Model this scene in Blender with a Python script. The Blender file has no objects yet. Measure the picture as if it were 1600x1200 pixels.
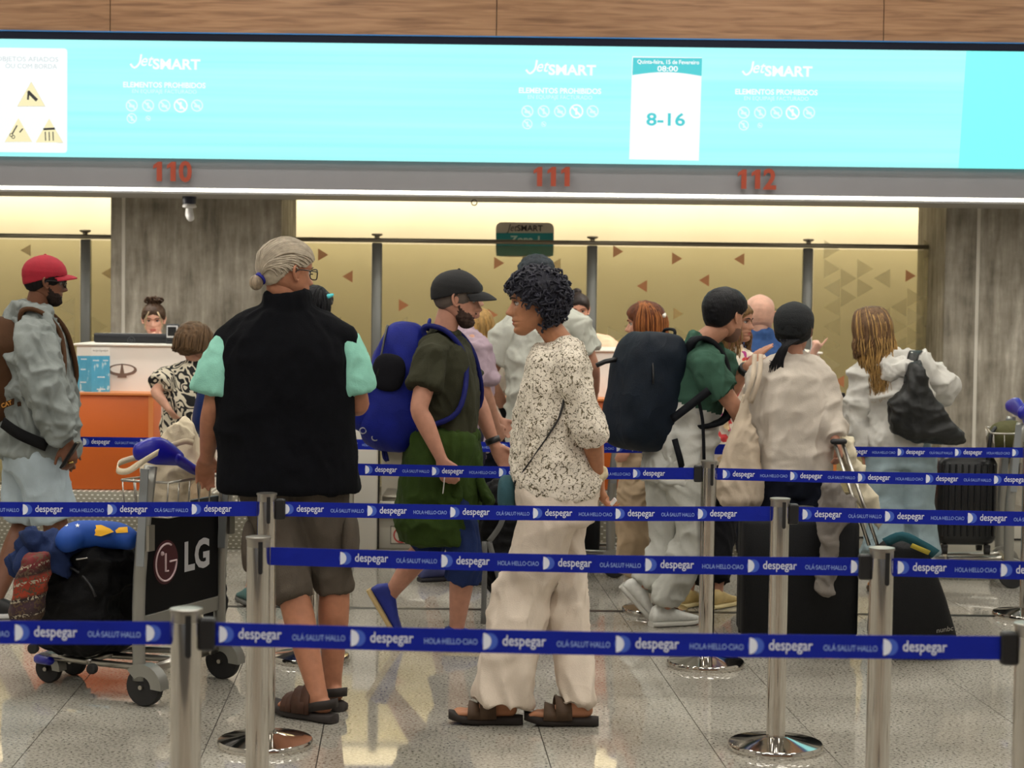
import bpy, math, random
import numpy as np
from mathutils import Vector, Matrix

random.seed(7)
RNG = np.random.RandomState(11)
SC = bpy.context.scene
COL = SC.collection

# ------------------------------------------------------------------ camera
F = 2900.0                       # focal length in pixels of the 1600 x 1200 frame
CAM = Vector((0, 0, 1.6))
PITCH = math.atan(132 / F)       # looking slightly down
ROLL = 0.0125                    # camera held a little crooked
_f = Vector((0, math.cos(PITCH), -math.sin(PITCH)))
_u0 = Vector((0, math.sin(PITCH), math.cos(PITCH)))
_x0 = Vector((1, 0, 0))
_r = _x0 * math.cos(ROLL) + _u0 * math.sin(ROLL)
_u = -_x0 * math.sin(ROLL) + _u0 * math.cos(ROLL)
cam_data = bpy.data.cameras.new('camera')
cam_data.sensor_width = 36
cam_data.lens = F / 1600 * 36
cam_data.clip_start = 0.1
cam_data.dof.use_dof = True
cam_data.dof.focus_distance = 7.6
cam_data.dof.aperture_fstop = 5.0
cam = bpy.data.objects.new('camera', cam_data)
COL.objects.link(cam)
cam.matrix_world = Matrix(((_r.x, _u.x, -_f.x, CAM.x), (_r.y, _u.y, -_f.y, CAM.y),
                           (_r.z, _u.z, -_f.z, CAM.z), (0, 0, 0, 1)))
SC.camera = cam

# ------------------------------------------------------------------ world, exposure
SC.view_settings.view_transform = 'Standard'
SC.view_settings.look = 'None'
SC.view_settings.gamma = 1.0
SC.view_settings.exposure = 0.0
SC.view_settings.use_curve_mapping = False
world = bpy.data.worlds.new('hall_light')
SC.world = world
world.use_nodes = True
world.node_tree.nodes['Background'].inputs[0].default_value = (0.93, 0.96, 1.0, 1)
world.node_tree.nodes['Background'].inputs[1].default_value = 0.13

CEIL_POWER = 42.0
def area_light(name, loc, size, power, color, rot=(0, 0, 0)):
    l = bpy.data.lights.new(name, 'AREA')
    l.shape = 'RECTANGLE'; l.size, l.size_y = size
    l.energy = power; l.color = color
    o = bpy.data.objects.new(name, l)
    o.location = loc; o.rotation_euler = rot
    COL.objects.link(o)
    return o
# warm cove light behind the fascia that washes the rear wall
area_light('cove_light', (0, 16.2, 2.74), (15, 0.16), 122, (1.0, 0.885, 0.7), (math.radians(35), 0, 0))

# recessed downlights in the soffit above the agents and desks
for _x in (-4.6, -2.84, -1.0, 0.98, 2.84, 4.6):
    area_light('soffit_downlight', (_x, 13.34, 2.30), (0.5, 0.16), 11, (1.0, 0.93, 0.82))

# ------------------------------------------------------------------ pixel to place
def ray(px, py):
    return _f + _r * ((px - 800) / F) - _u * ((py - 600) / F)
def W(px, py, Y):
    d = ray(px, py)
    return CAM + d * (Y / d.y)
def G(px, py, z=0.0):
    d = ray(px, py)
    return CAM + d * ((z - CAM.z) / d.z)
def PX(Y):
    return F / Y

# ------------------------------------------------------------------ materials
def lin(c):
    c = [v / 255.0 for v in c]
    return tuple(v / 12.92 if v <= 0.04045 else ((v + 0.055) / 1.055) ** 2.4 for v in c) + (1.0,)
MATS = {}
def mat(name, color, rough=0.7, metal=0.0, emit=0.0, var=0.0, vscale=6.0, bump=0.0, bscale=60.0,
        stretch=(1, 1, 1), spec=None, trans=0.0, ior=None, sheen=0.0, coat=0.0):
    if name in MATS:
        return MATS[name]
    m = bpy.data.materials.new(name); m.use_nodes = True
    nt = m.node_tree; b = nt.nodes['Principled BSDF']
    c = lin(color)
    b.inputs['Base Color'].default_value = c
    b.inputs['Roughness'].default_value = rough
    b.inputs['Metallic'].default_value = metal
    if spec is not None: b.inputs['Specular IOR Level'].default_value = spec
    if trans: b.inputs['Transmission Weight'].default_value = trans
    if ior: b.inputs['IOR'].default_value = ior
    if sheen: b.inputs['Sheen Weight'].default_value = sheen
    if coat: b.inputs['Coat Weight'].default_value = coat
    if emit:
        b.inputs['Emission Color'].default_value = c
        b.inputs['Emission Strength'].default_value = emit
    if var or bump:
        tc = nt.nodes.new('ShaderNodeTexCoord'); mp = nt.nodes.new('ShaderNodeMapping')
        mp.inputs['Scale'].default_value = stretch
        nt.links.new(tc.outputs['Object'], mp.inputs[0])
    if var:
        n = nt.nodes.new('ShaderNodeTexNoise'); n.inputs['Scale'].default_value = vscale; n.inputs['Detail'].default_value = 5
        nt.links.new(mp.outputs[0], n.inputs['Vector'])
        r = nt.nodes.new('ShaderNodeValToRGB')
        r.color_ramp.elements[0].position = 0.3; r.color_ramp.elements[1].position = 0.7
        r.color_ramp.elements[0].color = tuple(v * (1 - var) for v in c[:3]) + (1,)
        r.color_ramp.elements[1].color = tuple(min(1, v * (1 + var)) for v in c[:3]) + (1,)
        nt.links.new(n.outputs['Fac'], r.inputs[0]); nt.links.new(r.outputs[0], b.inputs['Base Color'])
    if bump:
        n2 = nt.nodes.new('ShaderNodeTexNoise'); n2.inputs['Scale'].default_value = bscale; n2.inputs['Detail'].default_value = 3
        nt.links.new(mp.outputs[0], n2.inputs['Vector'])
        bp = nt.nodes.new('ShaderNodeBump'); bp.inputs['Strength'].default_value = bump; bp.inputs['Distance'].default_value = 0.01
        nt.links.new(n2.outputs['Fac'], bp.inputs['Height']); nt.links.new(bp.outputs[0], b.inputs['Normal'])
    MATS[name] = m
    return m
def fabric(name, color, var=0.12, vs=14, bump=0.25, bs=240, rough=0.9, wrinkle=0.16, ws=9.0):
    """cloth: weave plus soft creases"""
    if name in MATS: return MATS[name]
    m = mat(name, color, rough=rough, var=var, vscale=vs, bump=bump, bscale=bs, spec=0.2)
    nt = m.node_tree; b = nt.nodes['Principled BSDF']
    weave = b.inputs['Normal'].links[0].from_node
    tc = nt.nodes.new('ShaderNodeTexCoord'); mp = nt.nodes.new('ShaderNodeMapping'); mp.inputs['Scale'].default_value = (1, 1, .6); mp.inputs['Rotation'].default_value = (.3, .4, 0)
    n = nt.nodes.new('ShaderNodeTexNoise'); n.inputs['Scale'].default_value = ws; n.inputs['Detail'].default_value = 1.0; n.inputs['Distortion'].default_value = .5
    nt.links.new(tc.outputs['Object'], mp.inputs[0]); nt.links.new(mp.outputs[0], n.inputs['Vector'])
    r = nt.nodes.new('ShaderNodeMath'); r.operation = 'SUBTRACT'; r.inputs[1].default_value = .5; nt.links.new(n.outputs['Fac'], r.inputs[0])
    ab = nt.nodes.new('ShaderNodeMath'); ab.operation = 'ABSOLUTE'; nt.links.new(r.outputs[0], ab.inputs[0])
    pw = nt.nodes.new('ShaderNodeMath'); pw.operation = 'POWER'; pw.inputs[1].default_value = .7; nt.links.new(ab.outputs[0], pw.inputs[0])
    bp = nt.nodes.new('ShaderNodeBump'); bp.inputs['Strength'].default_value = wrinkle; bp.inputs['Distance'].default_value = .045; bp.invert = True
    nt.links.new(pw.outputs[0], bp.inputs['Height']); nt.links.new(bp.outputs[0], weave.inputs['Normal'])
    return m

def nodes_of(name, rough=0.7):
    m = bpy.data.materials.new(name); m.use_nodes = True
    nt = m.node_tree; b = nt.nodes['Principled BSDF']; b.inputs['Roughness'].default_value = rough
    MATS[name] = m
    tc = nt.nodes.new('ShaderNodeTexCoord')
    def N(kind, **kw):
        n = nt.nodes.new(kind)
        for k, v in kw.items():
            if k in n.inputs: n.inputs[k].default_value = v
            else: setattr(n, k, v)
        return n
    def ramp(stops, interp='LINEAR'):
        r = nt.nodes.new('ShaderNodeValToRGB'); r.color_ramp.interpolation = interp
        e = r.color_ramp.elements
        while len(e) < len(stops): e.new(0.5)
        for el, (p, c) in zip(e, stops):
            el.position = p; el.color = lin(c)
        return r
    return m, nt, b, tc, N, ramp, nt.links.new

# ------------------------------------------------------------------ mesh builder
def V(*a): return Vector(a)
class MB:
    def __init__(s): s.v = []; s.f = []; s.m = []
    def add(s, verts, faces, mi=0):
        o = len(s.v); s.v += [tuple(p) for p in verts]
        s.f += [tuple(i + o for i in f) for f in faces]; s.m += [mi] * len(faces)
        return s
    def box(s, c, size, rot=None, mi=0, bev=0.0):
        x, y, z = (d / 2 for d in size)
        if bev <= 0:
            P = [V(a * x, b * y, d * z) for a in (-1, 1) for b in (-1, 1) for d in (-1, 1)]
            Fc = [(0, 1, 3, 2), (4, 6, 7, 5), (0, 4, 5, 1), (2, 3, 7, 6), (0, 2, 6, 4), (1, 5, 7, 3)]
        else:
            bev = min(bev, x * .99, y * .99, z * .99)
            prof = []
            K = 3
            for (sx, sy, a0) in ((1, 1, 0), (-1, 1, 90), (-1, -1, 180), (1, -1, 270)):
                for k in range(K + 1):
                    a = math.radians(a0 + 90 * k / K)
                    prof.append((sx * (x - bev) + bev * math.cos(a), sy * (y - bev) + bev * math.sin(a)))
            n = len(prof); P = []; Fc = []
            lv = [(-z, 1), (-z + bev * .3, .35), (-z + bev, 0), (z - bev, 0), (z - bev * .3, .35), (z, 1)]
            for (zz, ins) in lv:
                for (a, b_) in prof:
                    P.append(V(a - math.copysign(min(abs(a), bev * ins), a), b_ - math.copysign(min(abs(b_), bev * ins), b_), zz))
            for l in range(len(lv) - 1):
                for i in range(n):
                    j = (i + 1) % n
                    Fc.append((l * n + i, l * n + j, (l + 1) * n + j, (l + 1) * n + i))
            Fc.append(tuple(range(n - 1, -1, -1))); Fc.append(tuple((len(lv) - 1) * n + i for i in range(n)))
        c = Vector(c)
        if rot is not None: P = [rot @ p for p in P]
        return s.add([p + c for p in P], Fc, mi)
    def loft(s, rings, caps=True, mi=0, closed=False):
        n = len(rings[0]); P = [p for r in rings for p in r]; Fc = []
        L = len(rings)
        for l in range(L - 1 + (1 if closed else 0)):
            a, b = l * n, ((l + 1) % L) * n
            for i in range(n):
                j = (i + 1) % n
                Fc.append((a + i, a + j, b + j, b + i))
        if caps and not closed:
            Fc.append(tuple(range(n - 1, -1, -1))); Fc.append(tuple((L - 1) * n + i for i in range(n)))
        return s.add(P, Fc, mi)
    def limb(s, pts, radii, seg=12, ref=None, sub=4, round_ends=True, mi=0, power=2.0):
        C, R = resample([Vector(p) for p in pts], radii, sub)
        rings = []
        n = len(C)
        T = [((C[min(i + 1, n - 1)] - C[max(i - 1, 0)]).normalized() if (C[min(i + 1, n - 1)] - C[max(i - 1, 0)]).length > 1e-9 else V(0, 0, 1)) for i in range(n)]
        if ref is None:
            ref = V(1, 0, 0) if abs(T[0].x) < .8 else V(0, 1, 0)
        a = (ref - T[0] * ref.dot(T[0])).normalized()
        fr = []
        for i in range(n):
            a = a - T[i] * a.dot(T[i])
            a = a.normalized() if a.length > 1e-6 else T[i].orthogonal().normalized()
            fr.append((a.copy(), T[i].cross(a)))
        def rg(c, i, k):
            A, B = fr[i]
            return [c + A * (R[i][0] * k * spow(math.cos(t), 2 / power)) + B * (R[i][1] * k * spow(math.sin(t), 2 / power)) for t in (2 * math.pi * q / seg for q in range(seg))]
        if round_ends:
            for k in (.15, .5, .85):
                rr = min(R[0]); rings.append(rg(C[0] - T[0] * rr * math.sqrt(1 - k * k), 0, k))
        for i in range(n): rings.append(rg(C[i], i, 1))
        if round_ends:
            for k in (.85, .5, .15):
                rr = min(R[-1]); rings.append(rg(C[-1] + T[-1] * rr * math.sqrt(1 - k * k), n - 1, k))
        return s.loft(rings, True, mi)
    def tube(s, pts, r, seg=8, mi=0, sub=0, closed=False):
        pts = [Vector(p) for p in pts]
        if sub: pts, _ = resample(pts, [r] * len(pts), sub)
        return s.limb(pts, [r] * len(pts), seg, None, 1, False, mi)
    def lathe(s, prof, seg=32, o=(0, 0, 0), ax=None, mi=0):
        o = Vector(o); M = ax or Matrix.Identity(3)
        rings = [[o + M @ V(r * math.cos(2 * math.pi * q / seg), r * math.sin(2 * math.pi * q / seg), z) for q in range(seg)] for r, z in prof]
        return s.loft(rings, True, mi)
    def prism(s, poly, vec, mi=0):
        n = len(poly); A = [Vector(p) for p in poly]; B = [p + Vector(vec) for p in A]
        Fc = [tuple(range(n - 1, -1, -1)), tuple(range(n, 2 * n))] + [(i, (i + 1) % n, n + (i + 1) % n, n + i) for i in range(n)]
        return s.add(A + B, Fc, mi)
    def ellipsoid(s, c, rx, ry, rz, M=None, nu=16, nv=10, mi=0):
        c = Vector(c); M = M or Matrix.Identity(3); rings = []
        for j in range(nv + 1):
            t = math.pi * (0.02 + .96 * j / nv) - math.pi / 2
            rings.append([c + M @ V(rx * math.cos(t) * math.cos(2 * math.pi * i / nu), ry * math.cos(t) * math.sin(2 * math.pi * i / nu), rz * math.sin(t)) for i in range(nu)])
        return s.loft(rings, True, mi)
    def strip(s, pts, width, up, thick=0.002, mi=0):
        """flat ribbon through pts; up = direction(s) of its width"""
        pts = [Vector(p) for p in pts]; n = len(pts); rings = []
        for i, p in enumerate(pts):
            t = (pts[min(i + 1, n - 1)] - pts[max(i - 1, 0)]).normalized()
            u = Vector(up[i] if isinstance(up, list) else up); u = (u - t * u.dot(t)).normalized()
            nrm = t.cross(u)
            rings.append([p + u * width / 2 + nrm * thick / 2, p - u * width / 2 + nrm * thick / 2, p - u * width / 2 - nrm * thick / 2, p + u * width / 2 - nrm * thick / 2])
        return s.loft(rings, True, mi)
    def mesh(s, name, origin=None):
        me = bpy.data.meshes.new(name)
        v = s.v if origin is None else [(p[0] - origin[0], p[1] - origin[1], p[2] - origin[2]) for p in s.v]
        me.from_pydata(v, [], s.f)
        if any(s.m): me.polygons.foreach_set('material_index', s.m)
        me.update()
        return me
    def build(s, name, m, parent=None, smooth=False):
        """verts are in world space; the object hangs under parent, its mesh in the parent's frame"""
        if parent is not None:
            inv = PM[parent.name].inverted()
            s.v = [tuple(inv @ Vector(p)) for p in s.v]
        me = s.mesh(name)
        for q in (m if isinstance(m, (list, tuple)) else [m]): me.materials.append(q)
        if smooth: shade(me, smooth)
        o = bpy.data.objects.new(name, me); COL.objects.link(o)
        if parent is not None: o.parent = parent; PM[o.name] = PM[parent.name]
        else: PM[o.name] = Matrix.Identity(4)
        return o
def spow(v, e): return math.copysign(abs(v) ** e, v)
def shade(me, ang=True):
    me.polygons.foreach_set('use_smooth', [True] * len(me.polygons))
    if ang is not True:
        me.set_sharp_from_angle(angle=math.radians(ang))
def resample(P, R, sub):
    R = [(r, r) if not isinstance(r, (tuple, list)) else tuple(r) for r in R]
    if sub <= 1: return P, R
    C = []; Q = []
    n = len(P)
    for i in range(n - 1):
        p0, p1, p2, p3 = P[max(i - 1, 0)], P[i], P[i + 1], P[min(i + 2, n - 1)]
        r0, r1, r2, r3 = R[max(i - 1, 0)], R[i], R[i + 1], R[min(i + 2, n - 1)]
        for k in range(sub):
            t = k / sub
            def cr(a, b, c, d): return 0.5 * ((2 * b) + (c - a) * t + (2 * a - 5 * b + 4 * c - d) * t * t + (3 * b - a - 3 * c + d) * t ** 3)
            C.append(cr(p0, p1, p2, p3))
            Q.append(tuple(max(1e-4, cr(r0[j], r1[j], r2[j], r3[j])) for j in (0, 1)))
    C.append(P[-1]); Q.append(R[-1])
    return C, Q

PM = {}          # world matrices of parents (they are set once)
def thing(name, label, cat, loc=(0, 0, 0), group=None, kind=None):
    o = bpy.data.objects.new(name, None); COL.objects.link(o)
    o.empty_display_size = 0.1
    o.location = loc; PM[o.name] = Matrix.Translation(Vector(loc))
    if kind: o['kind'] = kind
    else: tag(o, label, cat, group)
    return o
def tag(o, label, cat, group=None):
    o['label'] = label; o['category'] = cat
    if group: o['group'] = group
    return o
def struct(o, label=None):
    o['kind'] = 'structure'
    if label: o['label'] = label
    return o
def link_mesh(name, me, parent, loc=(0, 0, 0), rot=None):
    o = bpy.data.objects.new(name, me); COL.objects.link(o); o.parent = parent; o.location = loc
    if rot: o.rotation_euler = rot
    return o

# ------------------------------------------------------------------ lettering
_txt = {}
def text_geo(s, bold=0.0, shear=0.0, spacing=1.0):
    k = (s, bold, shear, spacing)
    if k not in _txt:
        cu = bpy.data.curves.new('t', 'FONT'); cu.body = s; cu.size = 1.0; cu.offset = bold; cu.shear = shear
        cu.space_character = spacing; cu.resolution_u = 3; cu.align_x = 'LEFT'
        o = bpy.data.objects.new('t', cu); COL.objects.link(o)
        dg = bpy.context.evaluated_depsgraph_get()
        me = bpy.data.meshes.new_from_object(o.evaluated_get(dg))
        vs = [tuple(v.co) for v in me.vertices]; fs = [tuple(p.vertices) for p in me.polygons]
        bpy.data.objects.remove(o); bpy.data.curves.remove(cu); bpy.data.meshes.remove(me)
        _txt[k] = (vs, fs)
    return _txt[k]
def put_text(mb, s, origin, right, up, height, width=None, center=True, bold=0.0, shear=0.0, mi=0, spacing=1.0, thick=0.0):
    """height = cap height; width squeezes the line into that length"""
    vs, fs = text_geo(s, bold, shear, spacing)
    x0 = min(v[0] for v in vs); x1 = max(v[0] for v in vs)
    sc = height / 0.69
    sx = sc if width is None else width / (x1 - x0)
    ox = (x0 + x1) / 2 if center else x0
    origin = Vector(origin); right = Vector(right); up = Vector(up)
    P = [origin + right * ((v[0] - ox) * sx) + up * (v[1] * sc) for v in vs]
    mb.add(P, fs, mi)
    return (x1 - x0) * sx
# ================================================================== the hall
X3 = V(1, 0, 0); Z3 = V(0, 0, 1)
# floor stone ---------------------------------------------------------------
m, nt, b, tc, N, ramp, L = nodes_of('granite', 0.1)
mp = N('ShaderNodeMapping', Scale=(1, 1, 1)); L(tc.outputs['Object'], mp.inputs[0])
n1 = N('ShaderNodeTexNoise', Scale=85.0, Detail=4.0, Roughness=0.65); L(mp.outputs[0], n1.inputs['Vector'])
r1 = ramp([(0.36, (78, 73, 64)), (0.45, (172, 167, 156)), (0.56, (184, 180, 169)), (0.68, (200, 197, 188))]); L(n1.outputs['Fac'], r1.inputs[0])
n2 = N('ShaderNodeTexNoise', Scale=1.6, Detail=3.0); L(mp.outputs[0], n2.inputs['Vector'])
r2 = ramp([(0.3, (205, 203, 200)), (0.7, (255, 255, 255))]); L(n2.outputs['Fac'], r2.inputs[0])
mx = N('ShaderNodeMix', data_type='RGBA', blend_type='MULTIPLY'); mx.inputs[0].default_value = 1
L(r1.outputs[0], mx.inputs[6]); L(r2.outputs[0], mx.inputs[7]); L(mx.outputs[2], b.inputs['Base Color'])
r3 = ramp([(0.3, (4, 4, 4)), (0.7, (18, 18, 18))]); L(n2.outputs['Fac'], r3.inputs[0])
sp = N('ShaderNodeMath', operation='MULTIPLY'); sp.inputs[1].default_value = 1.0
L(r3.outputs[0], sp.inputs[0]); 
ad = N('ShaderNodeMath', operation='ADD'); ad.inputs[1].default_value = 0.035; L(sp.outputs[0], ad.inputs[0]); L(ad.outputs[0], b.inputs['Roughness'])
b.inputs['IOR'].default_value = 1.55
GRANITE = m
JOINT = mat('joint_grout', (70, 66, 60), 0.8)

floor = thing('floor', None, None, (0, 0, 0), kind='structure')
mb = MB(); mb.box((0, 8.5, -0.06), (16, 18, 0.1)); mb.build('screed', JOINT, floor)
SK = -0.0586                        # the paving runs a little askew to the desks
BAND = G(800, 953).y                # dark metal band across the floor
# strips between joints, widths read at one row of the picture
xs0 = [G(px, 1132).x - SK * G(px, 1132).y for px in (75, 337, 506, 840, 1088, 1254, 1585)]
xs = list(xs0)
wd = [xs0[1] - xs0[0], xs0[2] - xs0[1], xs0[3] - xs0[2]]
k = 2
while xs[0] > -7.4: xs.insert(0, xs[0] - wd[k]); k = (k - 1) % 3
k = 0
while xs[-1] < 7.4: xs.append(xs[-1] + wd[k]); k = (k + 1) % 3
gap = 0.0018
for (ya, yb) in ((1.0, BAND - 0.031), (BAND + 0.031, 17.2)):
    for i in range(len(xs) - 1):
        a, c = xs[i] + gap, xs[i + 1] - gap
        mb = MB(); mb.prism([(a + SK * ya, ya, -0.02), (c + SK * ya, ya, -0.02), (c + SK * yb, yb, -0.02), (a + SK * yb, yb, -0.02)], (0, 0, 0.02))
        mb.build('paving_slab', GRANITE, floor)
mb = MB(); mb.box((0, BAND, -0.0095), (15, 0.06, 0.02))
mb.build('floor_band', mat('band_metal', (40, 37, 33), 0.4, 0.3), floor)

# rear wall, side walls, ceiling ----------------------------------------------
WALLY = 16.6
m, nt, b, tc, N, ramp, L = nodes_of('cream_wall', 0.8)
n1 = N('ShaderNodeTexNoise', Scale=2.0, Detail=3.0); L(tc.outputs['Object'], n1.inputs['Vector'])
r1 = ramp([(0.3, (234, 224, 192)), (0.7, (240, 231, 200))]); L(n1.outputs['Fac'], r1.inputs[0]); L(r1.outputs[0], b.inputs['Base Color'])
CREAM = m
struct(MB().box((0, WALLY + 0.1, 2.6), (16, 0.2, 5.3)).build('wall_back', CREAM))
CEILM = mat('ceiling_paint', (214, 212, 208), 0.9, var=0.03)
struct(MB().box((0, 6.5, 5.25), (16, 21, 0.1)).build('ceiling', CEILM))
struct(MB().box((-7.9, 6.5, 2.6), (0.2, 21, 5.3)).build('wall_left', mat('side_paint', (190, 186, 178), 0.9, var=0.04)))
struct(MB().box((0, -4.1, 1.5), (16, 0.2, 3.0)).build('wall_front_added', mat('rear_reflection_wood', (132, 96, 66), .5, var=.2, vscale=3)))  # unseen wall added behind the camera so the chrome posts reflect warm brown
struct(MB().box((7.9, 6.5, 2.6), (0.2, 21, 5.3)).build('wall_right', MATS['side_paint']))
# ceiling luminaires (rows of long panels above the queue)
LAMP = mat('lamp_diffuser', (255, 250, 240), 0.5, emit=CEIL_POWER)
LAMPF = mat('lamp_frame', (200, 200, 200), 0.5)
for j, y in enumerate((-1.5, 2.0, 5.4, 8.6, 11.4)):
    for i, x in enumerate((-5.2, -1.75, 1.75, 5.2)):
        t = thing('ceiling_light', 'long white ceiling light panel above the queue', 'ceiling light', (x, y, 5.2), 'ceiling lights above the queue')
        MB().box((x, y, 5.185), (1.5, 0.36, 0.03)).build('lamp_frame', LAMPF, t)
        MB().box((x, y, 5.166), (1.42, 0.28, 0.008)).build('diffuser', LAMP, t)

# fascia with wood boards, display wall, numbers ------------------------------
FY = 13.0
zt = W(800, 71, FY).z; zb = W(800, 254, FY).z           # display top and bottom
zs = W(800, 301, FY).z                                   # lower edge of the grey fascia
m, nt, b, tc, N, ramp, L = nodes_of('oak_veneer', 0.45)
mp = N('ShaderNodeMapping', Scale=(0.55, 1, 9.0)); L(tc.outputs['Object'], mp.inputs[0])
n1 = N('ShaderNodeTexNoise', Scale=4.0, Detail=8.0, Distortion=0.6); L(mp.outputs[0], n1.inputs['Vector'])
r1 = ramp([(0.3, (112, 78, 50)), (0.5, (142, 104, 72)), (0.7, (160, 122, 88))]); L(n1.outputs['Fac'], r1.inputs[0]); L(r1.outputs[0], b.inputs['Base Color'])
OAK = m
fascia = thing('trim_1', None, None, (0, FY, zs), kind='structure')
FASC = mat('fascia_grey', (132, 130, 134), 0.6, var=0.02)
MB().box((0, FY + 0.34, (zs + 3.95) / 2), (16, 0.62, 3.95 - zs)).build('fascia_body', FASC, fascia)
MB().box((0, FY - .002, zt + 0.056), (16, 0.05, 0.009)).build('bezel_glow', mat('bezel_glow_blue', (26, 110, 176), .4), fascia)  # blue glow along the top of the bezel, painted as a strip
seams = [W(px, 30, FY).x for px in (-430, 173, 776, 1380, 1983)]
for i in range(4):
    a, c = seams[i] + 0.003, seams[i + 1] - 0.003
    MB().box(((a + c) / 2, FY + 0.005, (zt + 0.05 + 3.95) / 2), (c - a, 0.05, 3.95 - zt - 0.05)).build('wood_board', OAK, fascia)
MB().box((0, FY + 0.01, zt + 0.026), (16, 0.06, 0.052)).build('screen_bezel', mat('bezel', (4, 12, 34), 0.5, spec=.2), fascia)
strip_z0, strip_z1 = W(800, 305.5, FY).z, W(800, 300, FY).z
MB().box((0, FY + 0.053, (strip_z0 + strip_z1) / 2), (16, 0.05, strip_z1 - strip_z0)).build('light_strip', mat('strip_light', (255, 250, 236), emit=4.0), fascia)
# soffit below the strip (thin grey edge)
zsof = W(800, 307, FY).z
MB().box((0, FY + 0.34, (zsof + strip_z0) / 2 - 0.004), (16, 0.66, strip_z0 - zsof + 0.008)).build('soffit', mat('soffit_grey', (150, 148, 146), 0.5), fascia)
for px in (180, 1025):
    MB().lathe([(0.001, 0), (0.1, 0), (0.1, 0.004), (0.001, 0.004)], 24, (W(px, 306, FY).x, FY + 0.35, zsof - 0.005)).build('soffit_downlight', mat('spot_ring', (120, 118, 114), 0.4), fascia)

# display wall -----------------------------------------------------------------
DY = FY - 0.012
m, nt, b, tc, N, ramp, L = nodes_of('display_cyan', 0.3)
w1 = N('ShaderNodeTexNoise', Scale=1.0, Detail=2.0); mp = N('ShaderNodeMapping', Scale=(0.15, 1, 14)); L(tc.outputs['Object'], mp.inputs[0]); L(mp.outputs[0], w1.inputs['Vector'])
r1 = ramp([(0.35, (158, 250, 250)), (0.65, (176, 255, 253))]); L(w1.outputs['Fac'], r1.inputs[0])
b.inputs['Base Color'].default_value = (0.02, 0.02, 0.02, 1)
L(r1.outputs[0], b.inputs['Emission Color']); b.inputs['Emission Strength'].default_value = 1.0
CY1 = m
def screen_mat(name, c, e=1.0):
    if name in MATS: return MATS[name]
    q = mat(name, c, 0.3, emit=e); q.node_tree.nodes['Principled BSDF'].inputs['Base Color'].default_value = (.02, .02, .02, 1)
    return q
CY2 = screen_mat('display_deep_cyan', (128, 255, 251))
SW = screen_mat('display_white', (250, 254, 254)); SWF = screen_mat('display_faint_white', (226, 255, 255))
STEAL = screen_mat('display_teal', (60, 205, 212)); SGREY = screen_mat('display_grey', (205, 214, 216))
SYEL = screen_mat('display_yellow', (250, 240, 190)); SBLK = screen_mat('display_black', (40, 40, 42)); SFRAME = screen_mat('display_outline', (214, 200, 160))
disp = thing('display_wall', 'long cyan airline display screen mounted above the check-in desks', 'screen', (0, DY, zb))
def DP(px, py, lift=0.0): 
    p = W(px, py, DY); p.y -= lift; return p
xr = W(1504, 160, DY).x
MB().prism([(-4.6, DY, zb), (W(1498, 250, DY).x, DY, zb), (W(1510, 80, DY).x, DY, zt), (-4.6, DY, zt)], (0, 0.02, 0)).build('screen_panel', CY1, disp)
MB().prism([(W(1498, 250, DY).x, DY, zb), (4.9, DY, zb), (4.9, DY, zt), (W(1510, 80, DY).x, DY, zt)], (0, 0.02, 0)).build('screen_panel', CY2, disp)
def disp_logo(cx, cy, side):
    mb = MB(); s = PX(DY)
    o = DP(cx - 25.5, cy + 6, .004); put_text(mb, 'et', o, X3, Z3, 18 / s, 20 / s, True, 0.012, 0.35)
    mb.tube([DP(cx - 52, cy + 3, .004), DP(cx - 46, cy + 9, .004), DP(cx - 38, cy + 2, .004), DP(cx - 35, cy - 12, .004)], 1.6 / s, 6, sub=3)
    o = DP(cx + 20, cy + 11, .004); put_text(mb, 'SMART', o, X3, Z3, 15 / s, 74 / s, True, 0.035)
    mb.build('airline_logo', SW, disp)
    mb = MB(); o = DP(cx + 1, cy + 40, .004); put_text(mb, 'ELEMENTOS PROHIBIDOS', o, X3, Z3, 8 / s, 128 / s, True, 0.03)
    mb.build('headline', SW, disp)
    mb = MB(); o = DP(cx + 1, cy + 49, .004); put_text(mb, 'EN EQUIPAJE FACTURADO', o, X3, Z3, 6 / s, 100 / s)
    mb.build('subline', SWF, disp)
    for i in range(7):
        px, py = (cx - 50 + 25.5 * i, cy + 68) if i < 5 else (cx - 50 + 25.5 * (i - 5), cy + 88)
        r = (9.5 if i != 3 else 11) / s if i < 5 else (8 if i == 5 else 4) / s
        mb = MB(); c = DP(px, py, .003); n = 26
        P = [c + V(math.cos(2 * math.pi * q / n), 0, math.sin(2 * math.pi * q / n)) * rr for rr in (r, r * .78) for q in range(n)]
        mb.add(P, [(q, (q + 1) % n, n + (q + 1) % n, n + q) for q in range(n)])
        d = r * .62; w = r * .1
        mb.add([c + V(-d - w, 0, d - w), c + V(-d + w, 0, d + w), c + V(d + w, 0, -d + w), c + V(d - w, 0, -d - w)], [(0, 1, 2, 3)])
        if i % 2: mb.box(c + V(0, 0, 0), (r * .3, .001, r * 1.0))
        else: mb.box(c + V(0, 0, -r * .1), (r * .9, .001, r * .4))
        mb.build('ban_icon', SW if i in (3,) else SWF, disp)
for (cx, cy) in ((256, 97), (874, 106), (1212, 108)): disp_logo(cx, cy, 0)
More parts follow.
